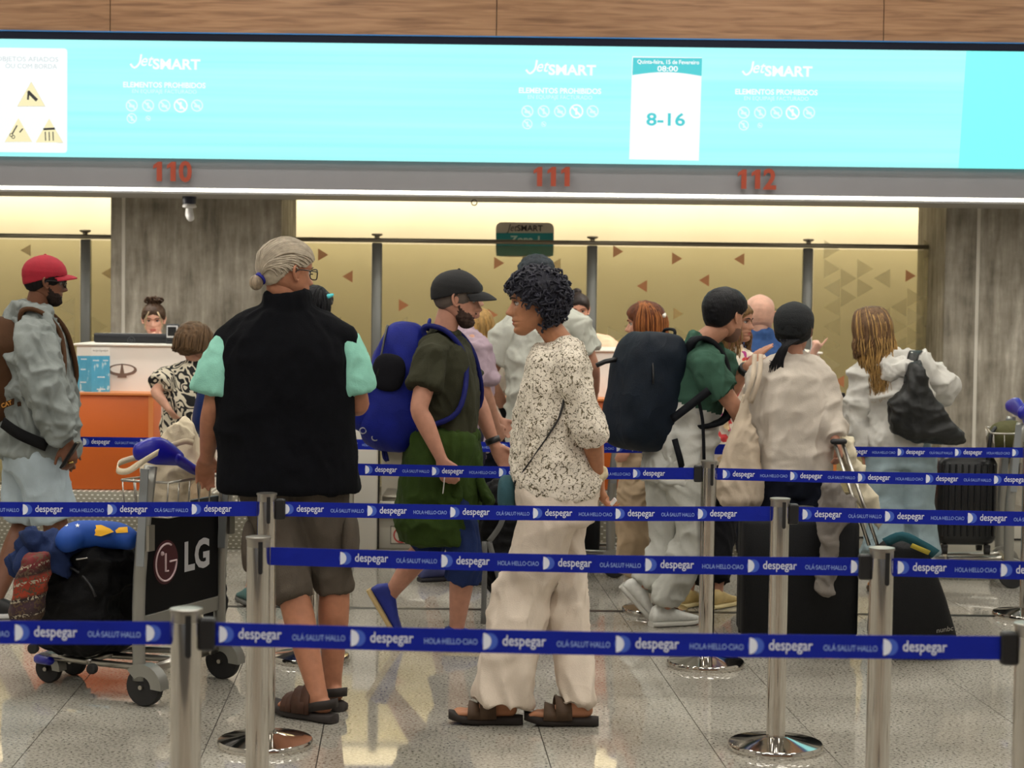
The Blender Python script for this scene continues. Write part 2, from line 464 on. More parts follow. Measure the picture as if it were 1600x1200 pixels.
def rrect(px0, py0, px1, py1, rad, lift, n=5):
    A = DP(px0, py0, lift); B = DP(px1, py1, lift); x0, z1, x1, z0 = A.x, A.z, B.x, B.z; r = rad / PX(DY); P = []
    for (cx, cz, a0) in ((x1 - r, z1 - r, 0), (x0 + r, z1 - r, 90), (x0 + r, z0 + r, 180), (x1 - r, z0 + r, 270)):
        for k in range(n + 1):
            a = math.radians(a0 + 90 * k / n); P.append(V(cx + r * math.cos(a), A.y, cz + r * math.sin(a)))
    return P
notice = MB().prism(rrect(-190, 72, 105, 239, 5, .002), (0, .001, 0)).build('notice_card', SW, disp)
s = PX(DY)
mb = MB(); put_text(mb, 'OBJETOS AFIADOS', DP(43, 96, .004), X3, Z3, 7 / s, 96 / s); put_text(mb, 'OU COM BORDA', DP(49, 107, .004), X3, Z3, 7 / s, 80 / s)
mb.build('notice_text', SGREY, notice)
def tri(cx, cy, w, h):
    for (k, nm, q) in ((1.06, 'warning_outline', SFRAME), (1.0, 'warning_triangle', SYEL)):
        MB().prism([DP(cx - w / 2 * k, cy + h / 2 * k, .002 + .001 * (k == 1)), DP(cx + w / 2 * k, cy + h / 2 * k, .002 + .001 * (k == 1)), DP(cx, cy - h / 2 * k, .002 + .001 * (k == 1))], (0, .0005, 0)).build(nm, q, notice)
tri(49, 147, 42, 37); tri(29, 203, 42, 37); tri(77, 204, 42, 37)
mb = MB(); 
for seg in (((44, 143), (58, 157), 5), ((45, 142), (44, 156), 3)):
    a, c, w = seg; a = DP(*a, .005); c = DP(*c, .005); mb.strip([a, c], w / s, V(0, 0, 1) if abs((c - a).x) > abs((c - a).z) else V(1, 0, 0), .0006)
mb.build('knife_symbol', SBLK, notice)
mb = MB(); mb.strip([DP(19, 210, .005), DP(27, 196, .005)], 2 / s, X3, .0006); mb.strip([DP(31, 207, .005), DP(36, 201, .005)], 2 / s, X3, .0006)
for c in ((18, 211), (21, 214)): mb.tube([DP(c[0] + 2.5 * math.cos(a), c[1] + 2.5 * math.sin(a), .005) for a in np.linspace(0, 6.28, 9)], .6 / s, 4)
mb.build('scissors_symbol', SBLK, notice)
mb = MB(); mb.strip([DP(68, 202, .005), DP(86, 201, .005)], 3.4 / s, Z3, .0006)
for x in (71, 77, 83): mb.strip([DP(x, 206, .005), DP(x + .5, 220, .005)], 1.6 / s, X3, .0006)
mb.build('tools_symbol', SBLK, notice)
# boarding card "8-16"
card = MB().prism([DP(988, 88, .002), DP(1097, 90, .002), DP(1092, 251, .002), DP(983, 249, .002)][::-1], (0, .001, 0)).build('date_card', SW, disp)
P = [DP(989, 90, .004), DP(1097, 91, .004), DP(1096, 119, .004)] + [DP(1096 - 108 * k / 8, 119 - 5.5 * math.sin(math.pi * k / 8) - .2 * k, .004) for k in range(1, 9)]
MB().prism(P[::-1], (0, .0005, 0)).build('card_header', STEAL, card)
mb = MB(); put_text(mb, 'Quinta-feira, 15 de Fevereiro', DP(1044, 100, .006), X3, Z3, 6 / s, 96 / s, True, .02); put_text(mb, '08:00', DP(1043, 111.5, .006), X3, Z3, 8 / s, 32 / s, True, .02)
mb.build('card_date_text', SW, card)
mb = MB(); put_text(mb, '8-16', DP(1040, 196, .006), X3, Z3, 18.5 / s, 60 / s, True, .02); mb.build('card_number_text', STEAL, card)
# desk numbers
NUM = mat('number_orange', (158, 62, 36), 0.5)
for (t, px, py) in (('110', 268, 283), ('111', 862, 291), ('112', 1181, 295)):
    root = thing('desk_number', {'110': 'orange number 110 on the fascia above the emblem desk', '111': 'orange number 111 on the fascia above the zone sign', '112': 'orange number 112 on the fascia, ending in a two'}[t], 'sign', tuple(W(px, py, FY - .012)))
    for i, ch in enumerate(t):
        mb = MB(); wch = 21 if ch != '1' else 15
        o_ = W(px - 21.5 + 21.5 * i, py, FY - .014); u_ = 1 / PX(FY)
        if ch == '1': mb.add([o_ + V(a * u_, 0, c_ * u_) for a, c_ in ((-1.5, 0), (6.5, 0), (6.5, 30), (.5, 30), (-7, 24.5), (-7, 19), (-1.5, 22))], [(0, 1, 2, 3, 6), (3, 4, 5, 6)])
        else: put_text(mb, ch, o_, X3, Z3, 30 * u_, 20 * u_, True, .03)
        o = mb.build('digit', NUM, root)
        sm = o.modifiers.new('thick', 'SOLIDIFY'); sm.thickness = 0.012; sm.offset = 0
# ceiling camera under the soffit
c = W(296, 312, 13.4)
t = thing('security_camera', 'small white dome camera hanging below the fascia before the concrete pillar', 'camera', c)
CW = mat('camera_white', (205, 205, 205), 0.35)
MB().lathe([(.05, .03), (.052, 0.0), (.048, -.03), (.02, -.04)], 24, c).build('mount', mat('camera_dark', (38, 42, 60), .4), t, 40)
MB().lathe([(.04, -.03), (.05, -.045), (.05, -.055), (.03, -.06)], 24, c).build('collar', CW, t, 40)
MB().limb([c + V(.0, 0, -.05), c + V(0, 0, -.1), c + V(.012, -.02, -.13)], [.022, .03, .028], 12).build('housing', CW, t, True)
c = W(741, 313, 13.3)
t = thing('ceiling_hook', 'small metal ring hook under the fascia', 'hook', c)
MB().box(c + V(0, 0, .012), (.05, .03, .012)).build('hook_plate', LAMPF, t)
MB().tube([c + V(.02 * math.cos(a), 0, -.016 + .02 * math.sin(a)) for a in np.linspace(0, 6.28, 14)], .004, 6).build('hook_ring', mat('dark_steel', (80, 78, 74), .4, .6), t, True)

# concrete pillars ---------------------------------------------------------------
m, nt, b, tc, N, ramp, L = nodes_of('board_concrete', 0.85)
mp = N('ShaderNodeMapping', Scale=(3.2, 3.2, 0.45)); L(tc.outputs['Object'], mp.inputs[0])
n1 = N('ShaderNodeTexNoise', Scale=3.5, Detail=9.0, Roughness=0.62); L(mp.outputs[0], n1.inputs['Vector'])
n2 = N('ShaderNodeTexNoise', Scale=3.0, Detail=7.0, Roughness=0.6); L(tc.outputs['Object'], n2.inputs['Vector'])
mm = N('ShaderNodeMix', data_type='FLOAT'); mm.inputs[0].default_value = .45; L(n1.outputs['Fac'], mm.inputs[2]); L(n2.outputs['Fac'], mm.inputs[3])
r1 = ramp([(0.36, (96, 91, 80)), (0.47, (140, 134, 122)), (0.56, (164, 158, 146)), (0.66, (200, 195, 184))]); L(mm.outputs[0], r1.inputs[0]); L(r1.outputs[0], b.inputs['Base Color'])
bp = N('ShaderNodeBump', Strength=.5, Distance=.02); L(mm.outputs[0], bp.inputs['Height']); L(bp.outputs[0], b.inputs['Normal'])
CONC = m
PY = 14.5
def pillar(x0, x1, nm, groove):
    t = thing(nm, None, None, ((x0 + x1) / 2, PY, 0), kind='structure')
    # formwork boards of the pillar, each a slightly uneven plane
    edges = [x0] + groove + [x1]
    for i in range(len(edges) - 1):
        a, c = edges[i] + .004, edges[i + 1] - .004
        MB().box(((a + c) / 2, PY + .5 + .004 * (i % 2), 2.6), (c - a, 1.0, 5.2), bev=.008).build('cast_face', CONC, t)
    for g_ in groove: MB().box((g_, PY + .01, 2.6), (.026, .03, 5.2)).build('joint_fillet', mat('fillet_light', (206, 202, 192), .8), t)
    MB().box(((x0 + x1) / 2, PY + .52, 2.6), (x1 - x0 - .02, .96, 5.2)).build('core', mat('core_grey', (170, 166, 155), .9), t)
pillar(W(172, 400, PY).x, W(440, 400, PY).x, 'wall_pillar', [W(193, 400, PY).x])
pillar(W(1475, 450, PY).x, W(1900, 450, PY).x, 'wall_pillar_right', [W(1527, 450, PY).x])

# frosted glass screen wall --------------------------------------------------------
GY = 15.1
m, nt, b, tc, N, ramp, L = nodes_of('frosted_glass', 0.25)
b.inputs['Base Color'].default_value = lin((230, 226, 202)); b.inputs['Transmission Weight'].default_value = 0.93; b.inputs['IOR'].default_value = 1.05
FROST = m
RAILM = mat('rail_steel', (128, 122, 108), 0.3, 0.9); POSTG = mat('post_grey_alu', (128, 130, 128), 0.4, 0.6)
zr = W(800, 378, GY).z
gw = thing('glass_partition', 'frosted yellow glass partition with steel top rail and orange triangles behind the desks', 'partition', (0, GY, 0))
MB().box((0, GY, zr), (14, .045, .035), bev=.008).build('top_rail', RAILM, gw, 40)
MB().box((0, GY, .03), (14, .06, .06)).build('bottom_rail', RAILM, gw)
posts = [W(px, 500, GY).x for px in (-215, 133, 588, 924, 1261, 1640)]
for x in posts:
    MB().box((x, GY + .03, zr / 2), (.085, .05, zr - .04), bev=.01).build('mullion', POSTG, gw, 40)
    MB().lathe([(.02, .015), (.02, .03), (.045, .04), (.045, .052), (.012, .056)], 16, (x, GY, zr)).build('mullion_cap', RAILM, gw, 40)
TRI_O = mat('vinyl_orange', (214, 138, 92), .6); TRI_Y = mat('vinyl_ochre', (205, 170, 106), .6)
TONE = [mat('vinyl_tone_a', (196, 182, 132), .7), mat('vinyl_tone_b', (214, 202, 156), .7), mat('vinyl_tone_c', (182, 168, 122), .7)]
orange = [(505, 398, 1), (543, 432, -1), (631, 477, 1), (597, 398, -2), (780, 411, 1), (868, 413, -2), (966, 393, 1), (1058, 404, 1), (1155, 405, -1), (1003, 447, -1), (1100, 438, -1), (1423, 431, 1), (1460, 541, 1), (1311, 596, -1), (40, 391, -2), (166, 427, -2), (770, 492, 1), (1060, 490, 2)]
for q_, al in [(TRI_O, .62), (TRI_Y, .45)] + [(t_, .22) for t_ in TONE]: q_.node_tree.nodes['Principled BSDF'].inputs['Alpha'].default_value = al
pn = []
for i in range(len(posts) - 1):
    a, c = posts[i] + .045, posts[i + 1] - .045
    p = MB().box(((a + c) / 2, GY, zr / 2 + .02), (c - a, .012, zr - .1)).build('glass_panel', FROST, gw)
    pn.append((a, c))
def film_tri(px, py, d, h, m_, nm):
    c = W(px, py, GY - .0085); s_ = h / PX(GY); q = 1 if d > 0 else -1
    P = [c + V(-q * s_ * .42, 0, s_ * .5), c + V(-q * s_ * .42, 0, -s_ * .5), c + V(q * s_ * .42, 0, 0)]
    if not any(a < P[0].x < e and a < P[2].x < e for a, e in pn): return
    MB().prism(P if q > 0 else P[::-1], (0, .001, 0)).build(nm, m_, gw)
for (px, py, d) in orange: film_tri(px, py, d, 19, TRI_O if abs(d) == 1 else TRI_Y, 'vinyl_triangle')
rr = random.Random(5); seen = set()
for k in range(190):
    px = rr.choice([rr.uniform(1275, 1465)] * 5 + [rr.uniform(930, 1250)] * 2 + [rr.uniform(445, 915)] * 2 + [rr.uniform(0, 165)])
    py = rr.uniform(395, 620) if px > 1270 else rr.uniform(470, 640)
    gx, gy = round(px / 26), round(py / 30); sd_ = rr.choice((-1, 1))
    if (gx, gy) in seen or any(abs(gx * 26 - o_[0]) < 24 and abs(gy * 30 + 15 * (gx % 2) - o_[1]) < 24 for o_ in orange): continue
    seen.add((gx, gy)); film_tri(gx * 26, gy * 30 + 15 * (gx % 2), sd_, 30, rr.choice(TONE), 'vinyl_tone_triangle')
# hanging zone sign behind the glass
SY = 15.45
c = W(820, 385, SY)
t = thing('zone_sign', 'rounded grey and teal airline zone sign standing behind the glass partition', 'sign', (c.x, SY, 0))
def SP(px, py, l=0): 
    p = W(px, py, SY); p.y -= l; return p
def rr2(px0, py0, px1, py1, rad, l):
    A = SP(px0, py0, l); B = SP(px1, py1, l); r = rad / PX(SY); P = []
    for (cx, cz, a0) in ((B.x - r, A.z - r, 0), (A.x + r, A.z - r, 90), (A.x + r, B.z + r, 180), (B.x - r, B.z + r, 270)):
        for k in range(6):
            a = math.radians(a0 + 18 * k); P.append(V(cx + r * math.cos(a), A.y, cz + r * math.sin(a)))
    return P
TEAL = mat('sign_teal', (22, 138, 150), .5)
sgb = MB().prism(rr2(775, 347, 865, 402, 9, 0), (0, .02, 0)).build('sign_board', mat('sign_grey', (206, 200, 190), .5), t)
MB().prism([SP(775.5, 400, .003), SP(864.5, 400, .003), SP(864.5, 364, .003), SP(775.5, 364, .003)][::-1], (0, .002, 0)).build('sign_band', TEAL, sgb)
s = PX(SY)
mb = MB(); put_text(mb, 'Jet', SP(800, 361, .006), X3, Z3, 11 / s, 17 / s, True, 0, .3); put_text(mb, 'SMART', SP(828, 361, .006), X3, Z3, 9 / s, 40 / s, True, .02); mb.build('sign_logo', mat('ink_dark', (52, 54, 58), .6), sgb)
mb = MB(); put_text(mb, 'Zona 1', SP(820, 379, .006), X3, Z3, 10 / s, 46 / s, True, .03); mb.build('sign_text', mat('ink_pale', (190, 224, 222), .6), sgb)
MB().tube([(c.x, SY + .03, 0.0), (c.x, SY + .03, c.z)], .02, 10).build('sign_pole', RAILM, t, True)
# ================================================================== helpers for soft shapes
def vnoise(P, scale, seed=0):
    """value noise in -1..1 for an (n,3) array"""
    P = np.asarray(P, float) * np.asarray(scale) + seed * 17.31
    I = np.floor(P).astype(np.int64); f = P - I; f = f * f * (3 - 2 * f)
    def h(i, j, k):
        n = (i * 374761393 + j * 668265263 + k * 2147483647 + seed * 974711) & 0x7fffffff
        n = ((n ^ (n >> 13)) * 1274126177) & 0x7fffffff
        return ((n ^ (n >> 16)) & 0xffff) / 32767.5 - 1
    x, y, z = I[:, 0], I[:, 1], I[:, 2]; r = 0
    for a in (0, 1):
        for b_ in (0, 1):
            for c in (0, 1):
                w = (f[:, 0] if a else 1 - f[:, 0]) * (f[:, 1] if b_ else 1 - f[:, 1]) * (f[:, 2] if c else 1 - f[:, 2])
                r = r + w * h(x + a, y + b_, z + c)
    return r
def superell(mb, c, M, dims, nh=4.0, nv=4.0, nu=28, nvv=16, mi=0, warp=0.0, wscale=8, seed=1, taper=0.0):
    """soft box: dims = half sizes along M's columns, nh / nv squareness"""
    c = Vector(c); a, b_, h = dims; rings = []
    for j in range(nvv + 1):
        t = -math.pi / 2 + math.pi * (0.015 + .97 * j / nvv)
        k = abs(math.cos(t)) ** (2 / nv); z = spow(math.sin(t), 2 / nv)
        kk = k * (1 - taper * (z + 1) / 2)
        rings.append([c + M @ V(a * kk * spow(math.cos(p), 2 / nh), b_ * kk * spow(math.sin(p), 2 / nh), h * z) for p in (2 * math.pi * i / nu for i in range(nu))])
    if warp:
        A = np.array([list(p) for r in rings for p in r]); nz = vnoise(A, wscale, seed)
        cc = np.array(list(c)); A = A + (A - cc) / (np.linalg.norm(A - cc, axis=1)[:, None] + 1e-6) * (nz * warp)[:, None]
        A = [Vector(p) for p in A]; rings = [A[i * nu:(i + 1) * nu] for i in range(len(rings))]
    mb.loft(rings, True, mi)
    return mb
def rotz(a): return Matrix.Rotation(a, 3, 'Z')
def frame(xdir, zdir=(0, 0, 1)):
    """3x3 with columns x (given), y, z"""
    z = Vector(zdir).normalized(); x = Vector(xdir); x = (x - z * x.dot(z)).normalized(); y = z.cross(x)
    return Matrix((x, y, z)).transposed()
CHROME = mat('chrome', (208, 204, 198), 0.08, 1.0, var=0.0)
STEEL = mat('satin_steel', (178, 174, 166), 0.3, 1.0)
ALU = mat('grey_aluminium', (158, 158, 152), 0.38, 0.75)
BLACKP = mat('black_plastic', (22, 22, 24), 0.45)
RUBBER = mat('rubber', (34, 33, 33), 0.75)

# ================================================================== queue posts and belts
PH = 0.905; PR = 0.034; BELT_Z = 0.848; BELT_H = 0.052
def post_meshes():
    d = {}
    d['base'] = MB().lathe([(.002, 0), (.168, 0), (.17, .004), (.17, .02), (.166, .026), (.1, .036), (.045, .048), (.038, .05), (.002, .05)], 48)
    d['pole'] = MB().lathe([(PR, .045), (PR, PH - .03)], 28)
    d['top_cap'] = MB().lathe([(PR * .98, PH - .03), (PR * 1.0, PH - .008), (PR * 1.08, PH - .007), (PR * 1.08, PH - .001), (PR * .95, PH), (.002, PH)], 28)
    out = {}
    for k, b_ in d.items():
        me = b_.mesh(k); me.materials.append(CHROME if k != 'top_cap' else STEEL); shade(me, 35); out[k] = me
    # dark belt slot in the pole, rounded at its lower end
    b_ = MB(); n = 8; w = .0065
    P = [(-w, .0, PH - .012), (w, 0, PH - .012)] + [(w * math.cos(math.pi * k / n), 0, PH - .10 - w * math.sin(math.pi * k / n)) for k in range(n + 1)]
    b_.prism(P, (0, .004, 0)); me = b_.mesh('slot'); me.materials.append(BLACKP); out['slot'] = me
    b_ = MB(); b_.box((0, 0, 0), (.036, .028, .074), bev=.006); me = b_.mesh('belt_cassette'); me.materials.append(BLACKP); out['cassette'] = me
    return out
PMESH = post_meshes()
def post(loc, label, sides=(), slot=.5):
    t = thing('queue_post', label, 'post', loc, 'chrome queue posts')
    for k in ('base', 'pole', 'top_cap'): link_mesh(k, PMESH[k], t)
    link_mesh('slot', PMESH['slot'], t, (PR * slot * .6, -PR * math.sqrt(1 - (slot * .6) ** 2) - .0015, 0))
    for a in sides:
        link_mesh('belt_cassette', PMESH['cassette'], t, (math.cos(a) * (PR + .014), math.sin(a) * (PR + .014), BELT_Z), (0, 0, a))
    return t
def top(px, py): return G(px, py, PH)
def at_depth(px, Y): p = W(px, 600, Y); return V(p.x, Y, 0)
POSTS = {
 'a1': top(291, 950), 'a2': top(1611, 973), 'b1': top(404, 838), 'b2': top(1378, 855), 'c1': top(417, 770), 'c2': top(1219, 778),
 'd1': at_depth(489, 8.13), 'd2': top(1108, 720), 'e1': at_depth(494, 9.52), 'e2': at_depth(1029, 9.5), 'e3': at_depth(1612, 9.5)}
for k in POSTS: POSTS[k] = V(POSTS[k].x, POSTS[k].y, 0)
POSTS['a0'] = V(POSTS['a1'].x - 1.75, POSTS['a1'].y + .03, 0)
POSTS['b3'] = V(POSTS['b2'].x + 1.7, POSTS['b2'].y - .03, 0)
POSTS['c0'] = V(POSTS['c1'].x - 1.72, POSTS['c1'].y - .12, 0); POSTS['c3'] = V(POSTS['c2'].x + 1.75, POSTS['c2'].y - .02, 0)
POSTS['d3'] = V(POSTS['d2'].x + 1.85, POSTS['d2'].y - .08, 0); POSTS['e0'] = V(POSTS['e1'].x - 1.9, 9.5, 0)
BELTS = [ # from, to, pixel of one logo, which greeting comes first, label
 ('a0', 'a1', 24, 0, 'blue printed queue belt passing in front of the loaded luggage cart wheels'),
 ('a1', 'a2', 345, 0, 'long blue printed queue belt crossing before the ankles of the vest man and blouse woman'),
 ('b1', 'b2', 534, 0, 'blue printed queue belt at knee height before the white trousers'),
 ('b2', 'b3', 1409, 1, 'blue printed queue belt running off beside the black rolling bag'),
 ('c0', 'c1', 36, 1, 'blue printed queue belt stretched before the canvas tote and cart'),
 ('c1', 'c2', 446, 0, 'blue printed queue belt just below the waist of the leaf-print blouse'),
 ('c2', 'c3', 1258, 0, 'blue printed queue belt in front of the large black suitcase'),
 ('d1', 'd2', 572, 0, 'blue printed queue belt behind the leaf-print blouse woman'),
 ('d2', 'd3', 1132, 1, 'blue printed queue belt across the hem of the beige sweatshirt'),
 ('e0', 'e1', 130, 0, 'blue printed queue belt before the orange desk front'),
 ('e1', 'e2', 965, 0, 'blue printed queue belt under the dark backpack of the walking man'),
 ('e2', 'e3', 1405, 0, 'blue printed queue belt across the jeans of the long-haired blonde woman')]
CASS = {'a1': [('a1', 'a2')], 'a2': [('a1', 'a2')], 'b2': [('b1', 'b2')], 'c1': [('c1', 'c2')], 'c2': [('c2', 'c3')], 'd2': [('d1', 'd2')], 'e1': [('e1', 'e2')], 'e2': [('e2', 'e3')]}
sides = {k: [] for k in POSTS}
for (a, c, *_x) in BELTS:
    d = POSTS[c] - POSTS[a]; an = math.atan2(d.y, d.x)
    if (a, c) in CASS.get(a, ()): sides[a].append(an)
    if (a, c) in CASS.get(c, ()): sides[c].append(an + math.pi)
PL = {'a1': 'chrome queue post in front of the loaded luggage cart', 'a2': 'chrome queue post at the end of the long ankle-high belt',
 'b1': 'chrome queue post beside the vest man, holding a belt on one side only', 'b2': 'chrome queue post in front of the black rolling bag with raised handle',
 'c1': 'chrome queue post right at the sandals of the vest man', 'c2': 'chrome queue post in front of the large black suitcase and dark trousers',
 'd1': 'chrome queue post hidden behind the vest man legs', 'd2': 'chrome queue post beside the walking man with the dark backpack',
 'e1': 'chrome queue post in the rear row behind the vest man', 'e2': 'chrome queue post in the rear row behind the pale grey trousers', 'e3': 'chrome queue post in the rear row beside the cart with the ribbed suitcase',
 'a0': 'chrome queue post past the luggage end of the loaded cart', 'b3': 'chrome queue post past the black rolling bag', 'c0': 'chrome queue post past the cart and red-capped man',
 'c3': 'chrome queue post past the ribbed black suitcase', 'd3': 'chrome queue post past the long-haired woman', 'e0': 'chrome queue post past the red-capped man'}
for k, p in POSTS.items(): post(p, PL[k], sides[k])
BELTM = fabric('belt_blue', (12, 32, 150), var=.06, vs=30, bump=.2, bs=500, rough=.6)
INKW = mat('belt_ink_white', (226, 230, 244), .6); INKB = mat('belt_ink_pale_blue', (150, 176, 236), .6); INKM = mat('belt_ink_mid_blue', (64, 96, 196), .6)
for (a, c, lp, ph, label) in BELTS:
    A, B = POSTS[a], POSTS[c]; d = (B - A); Ln = d.length; d.normalize(); nrm = V(d.y, -d.x, 0)
    if nrm.y > 0: nrm = -nrm
    s0 = PR + (.032 if (a, c) in CASS.get(a, ()) else .001); s1 = Ln - PR - (.032 if (a, c) in CASS.get(c, ()) else .001)
    p0, p1 = A + d * s0 + V(0, 0, BELT_Z), A + d * s1 + V(0, 0, BELT_Z)
    mb = MB(); k = 12
    sag = lambda s_: -.006 * math.sin(math.pi * (s_ - s0) / (s1 - s0))
    mb.strip([A + d * (s0 + (s1 - s0) * i / k) + V(0, 0, BELT_Z + sag(s0 + (s1 - s0) * i / k)) for i in range(k + 1)], BELT_H, Z3, .0022)
    t = thing('queue_belt', label, 'belt', p0, 'blue printed queue belts')
    mb.build('webbing', BELTM, t)
    # position along the belt of the given logo pixel
    r_ = ray(lp, 600); s_ = (A.x * r_.y - A.y * r_.x) / (d.y * r_.x - d.x * r_.y)
    per = .294; n0 = math.ceil((s0 - s_) / per - .02); m0, m1, m2 = MB(), MB(), MB()
    i = n0
    while True:
        q = s_ + i * per
        if q > s1 - .02: break
        def at(u, v): return A + d * (q + u) + V(0, 0, BELT_Z + sag(q + u) + v) + nrm * .0022
        nn = 10
        P = [at(0, -.0185)] + [at(.018 * math.cos(math.radians(-90 + 180 * k / nn)), .0185 * math.sin(math.radians(-90 + 180 * k / nn))) for k in range(nn + 1)]
        m0.add(P, [tuple(range(len(P)))])
        P = [at(.0145 + .018 * math.cos(2 * math.pi * k / 16), .0185 * math.sin(2 * math.pi * k / 16)) - nrm * .0006 for k in range(16)]
        m2.add(P, [tuple(range(16))])
        if q + .135 < s1: put_text(m0, 'despegar', at(.043, -.0085), d, Z3, .0235, .096, False, .006)
        if q + .27 < s1: put_text(m1, ('OLÁ·SALUT·HALLO', 'HOLA·HELLO·CIAO')[(i + ph) % 2], at(.163, -.0085), d, Z3, .0125, .118, False, .004)
        i += 1
    for (mm_, nm, mt) in ((m0, 'printed_name', INKW), (m1, 'printed_greeting', INKB), (m2, 'printed_disc', INKM)):
        if mm_.v:
            o = mm_.build(nm, mt, t); o['kind'] = 'stuff'

# ================================================================== check-in desks
def pbox(px0, py0, px1, py1, Y, depth, z0=None, z1=None):
    """centre and size of a box whose front face at depth Y fills these pixels"""
    cx, cy = (px0 + px1) / 2, (py0 + py1) / 2
    x0, x1 = W(px0, cy, Y).x, W(px1, cy, Y).x
    zt_ = W(cx, py0, Y).z if z1 is None else z1; zb_ = W(cx, py1, Y).z if z0 is None else z0
    return ((x0 + x1) / 2, Y + depth / 2, (zt_ + zb_) / 2), (x1 - x0, depth, zt_ - zb_)
WHITE = mat('desk_white', (232, 222, 212), 0.45, var=.02); ORANGE = mat('desk_orange', (206, 98, 26), 0.45, var=.04, vscale=3)
ORNGL = mat('desk_orange_edge', (226, 140, 78), 0.4); GREYP = mat('panel_grey', (176, 172, 160), 0.5, var=.03); DARK = mat('dark_gap', (24, 22, 20), .8)
m, nt, b, tc, N, ramp, L = nodes_of('perforated_steel', 0.45)
mp = N('ShaderNodeMapping', Scale=(28, 28, 28)); L(tc.outputs['Object'], mp.inputs[0])
sx = N('ShaderNodeSeparateXYZ'); L(mp.outputs[0], sx.inputs[0])
row = N('ShaderNodeMath', operation='FLOOR'); z2 = N('ShaderNodeMath', operation='MULTIPLY'); z2.inputs[1].default_value = 1.55; L(sx.outputs[2], z2.inputs[0]); L(z2.outputs[0], row.inputs[0])
half = N('ShaderNodeMath', operation='MULTIPLY'); half.inputs[1].default_value = .5; L(row.outputs[0], half.inputs[0])
xo = N('ShaderNodeMath', operation='ADD'); L(sx.outputs[0], xo.inputs[0]); L(half.outputs[0], xo.inputs[1])
def frac_c(src):
    fr_ = N('ShaderNodeMath', operation='FRACT'); L(src, fr_.inputs[0]); sb = N('ShaderNodeMath', operation='SUBTRACT'); L(fr_.outputs[0], sb.inputs[0]); sb.inputs[1].default_value = .5
    ab = N('ShaderNodeMath', operation='ABSOLUTE'); L(sb.outputs[0], ab.inputs[0]); return ab.outputs[0]
fx, fz = frac_c(xo.outputs[0]), frac_c(z2.outputs[0])
lx = N('ShaderNodeMath', operation='LESS_THAN'); L(fx, lx.inputs[0]); lx.inputs[1].default_value = .2
lz = N('ShaderNodeMath', operation='LESS_THAN'); L(fz, lz.inputs[0]); lz.inputs[1].default_value = .14
an = N('ShaderNodeMath', operation='MULTIPLY'); L(lx.outputs[0], an.inputs[0]); L(lz.outputs[0], an.inputs[1])
r1 = ramp([(0.4, (140, 136, 122)), (0.6, (226, 224, 214))]); L(an.outputs[0], r1.inputs[0]); L(r1.outputs[0], b.inputs['Base Color']); b.inputs['Metallic'].default_value = .3
PERF = m
DESKY = 11.75
def desk(px0, px1, ptop, obx0, obx1, label, plinth=None):
    c, s_ = pbox(px0, ptop, px1, ptop + 60, DESKY + .25, .75, z0=0.0)
    t = thing('check_in_desk', label, 'desk', (c[0], c[1], 0), 'check-in desks')
    body_ = MB().box(c, s_, bev=.012).build('desk_body', WHITE, t, 40)
    MB().box((c[0], c[1], c[2] + s_[2] / 2 + .006), (s_[0] + .03, s_[1] + .03, .014), bev=.004).build('desk_top', mat('desk_top_white', (240, 236, 226), .35), t, 40)
    oc, os_ = pbox(obx0, 617 + (obx0 - 113) * .0125, obx1, 765, DESKY, .26)
    of_ = MB().box(oc, os_, bev=.006).build('orange_front', ORANGE, t, 40)
    MB().box((oc[0] + os_[0] / 2 - .018, oc[1] - os_[1] / 2 - .002, oc[2]), (.03, .006, os_[2])).build('front_edge', ORNGL, of_)
    MB().box((oc[0], oc[1] - .01, oc[2] + os_[2] / 2 + .004), (os_[0], os_[1] + .02, .012)).build('front_top_highlight', ORNGL, of_)  # highlight along the top of the orange front, painted in lighter orange
    if plinth:
        pc, ps = pbox(plinth[0], 765, plinth[1], 862, DESKY - .07, .32, z0=0.0, z1=oc[2] - os_[2] / 2 - .002)
        MB().box(pc, ps, bev=.004).build('perforated_plinth', PERF, t, 40)
    return t, c, s_, body_
d110, dc, ds, db110 = desk(119, 352, 541, 36, 240, 'white check-in desk with orange front and brown ellipse emblem', (-60, 386))
EMB = mat('emblem_brown', (126, 104, 92), .5)
def QP(px, py, l=.004):
    p = W(px, py, DESKY + .25); p.y -= l; return p
mb = MB(); cxp, cyp = 191, 578; n = 40
P = [QP(cxp + r_[0] * math.cos(2 * math.pi * k / n), cyp + dy + r_[1] * math.sin(2 * math.pi * k / n), .004) for (r_, dy) in (((23, 9.6), 0), ((18.5, 6.6), -1.2)) for k in range(n)]
mb.add(P, [(k, (k + 1) % n, n + (k + 1) % n, n + k) for k in range(n)])
mb.add([QP(184, 590, .006), QP(198, 590, .006), QP(198, 586, .006), QP(195, 586, .006), QP(191.8, 568, .006), QP(190.2, 568, .006), QP(187, 586, .006), QP(184, 586, .006)], [tuple(range(8))])
mb.build('emblem', EMB, db110)
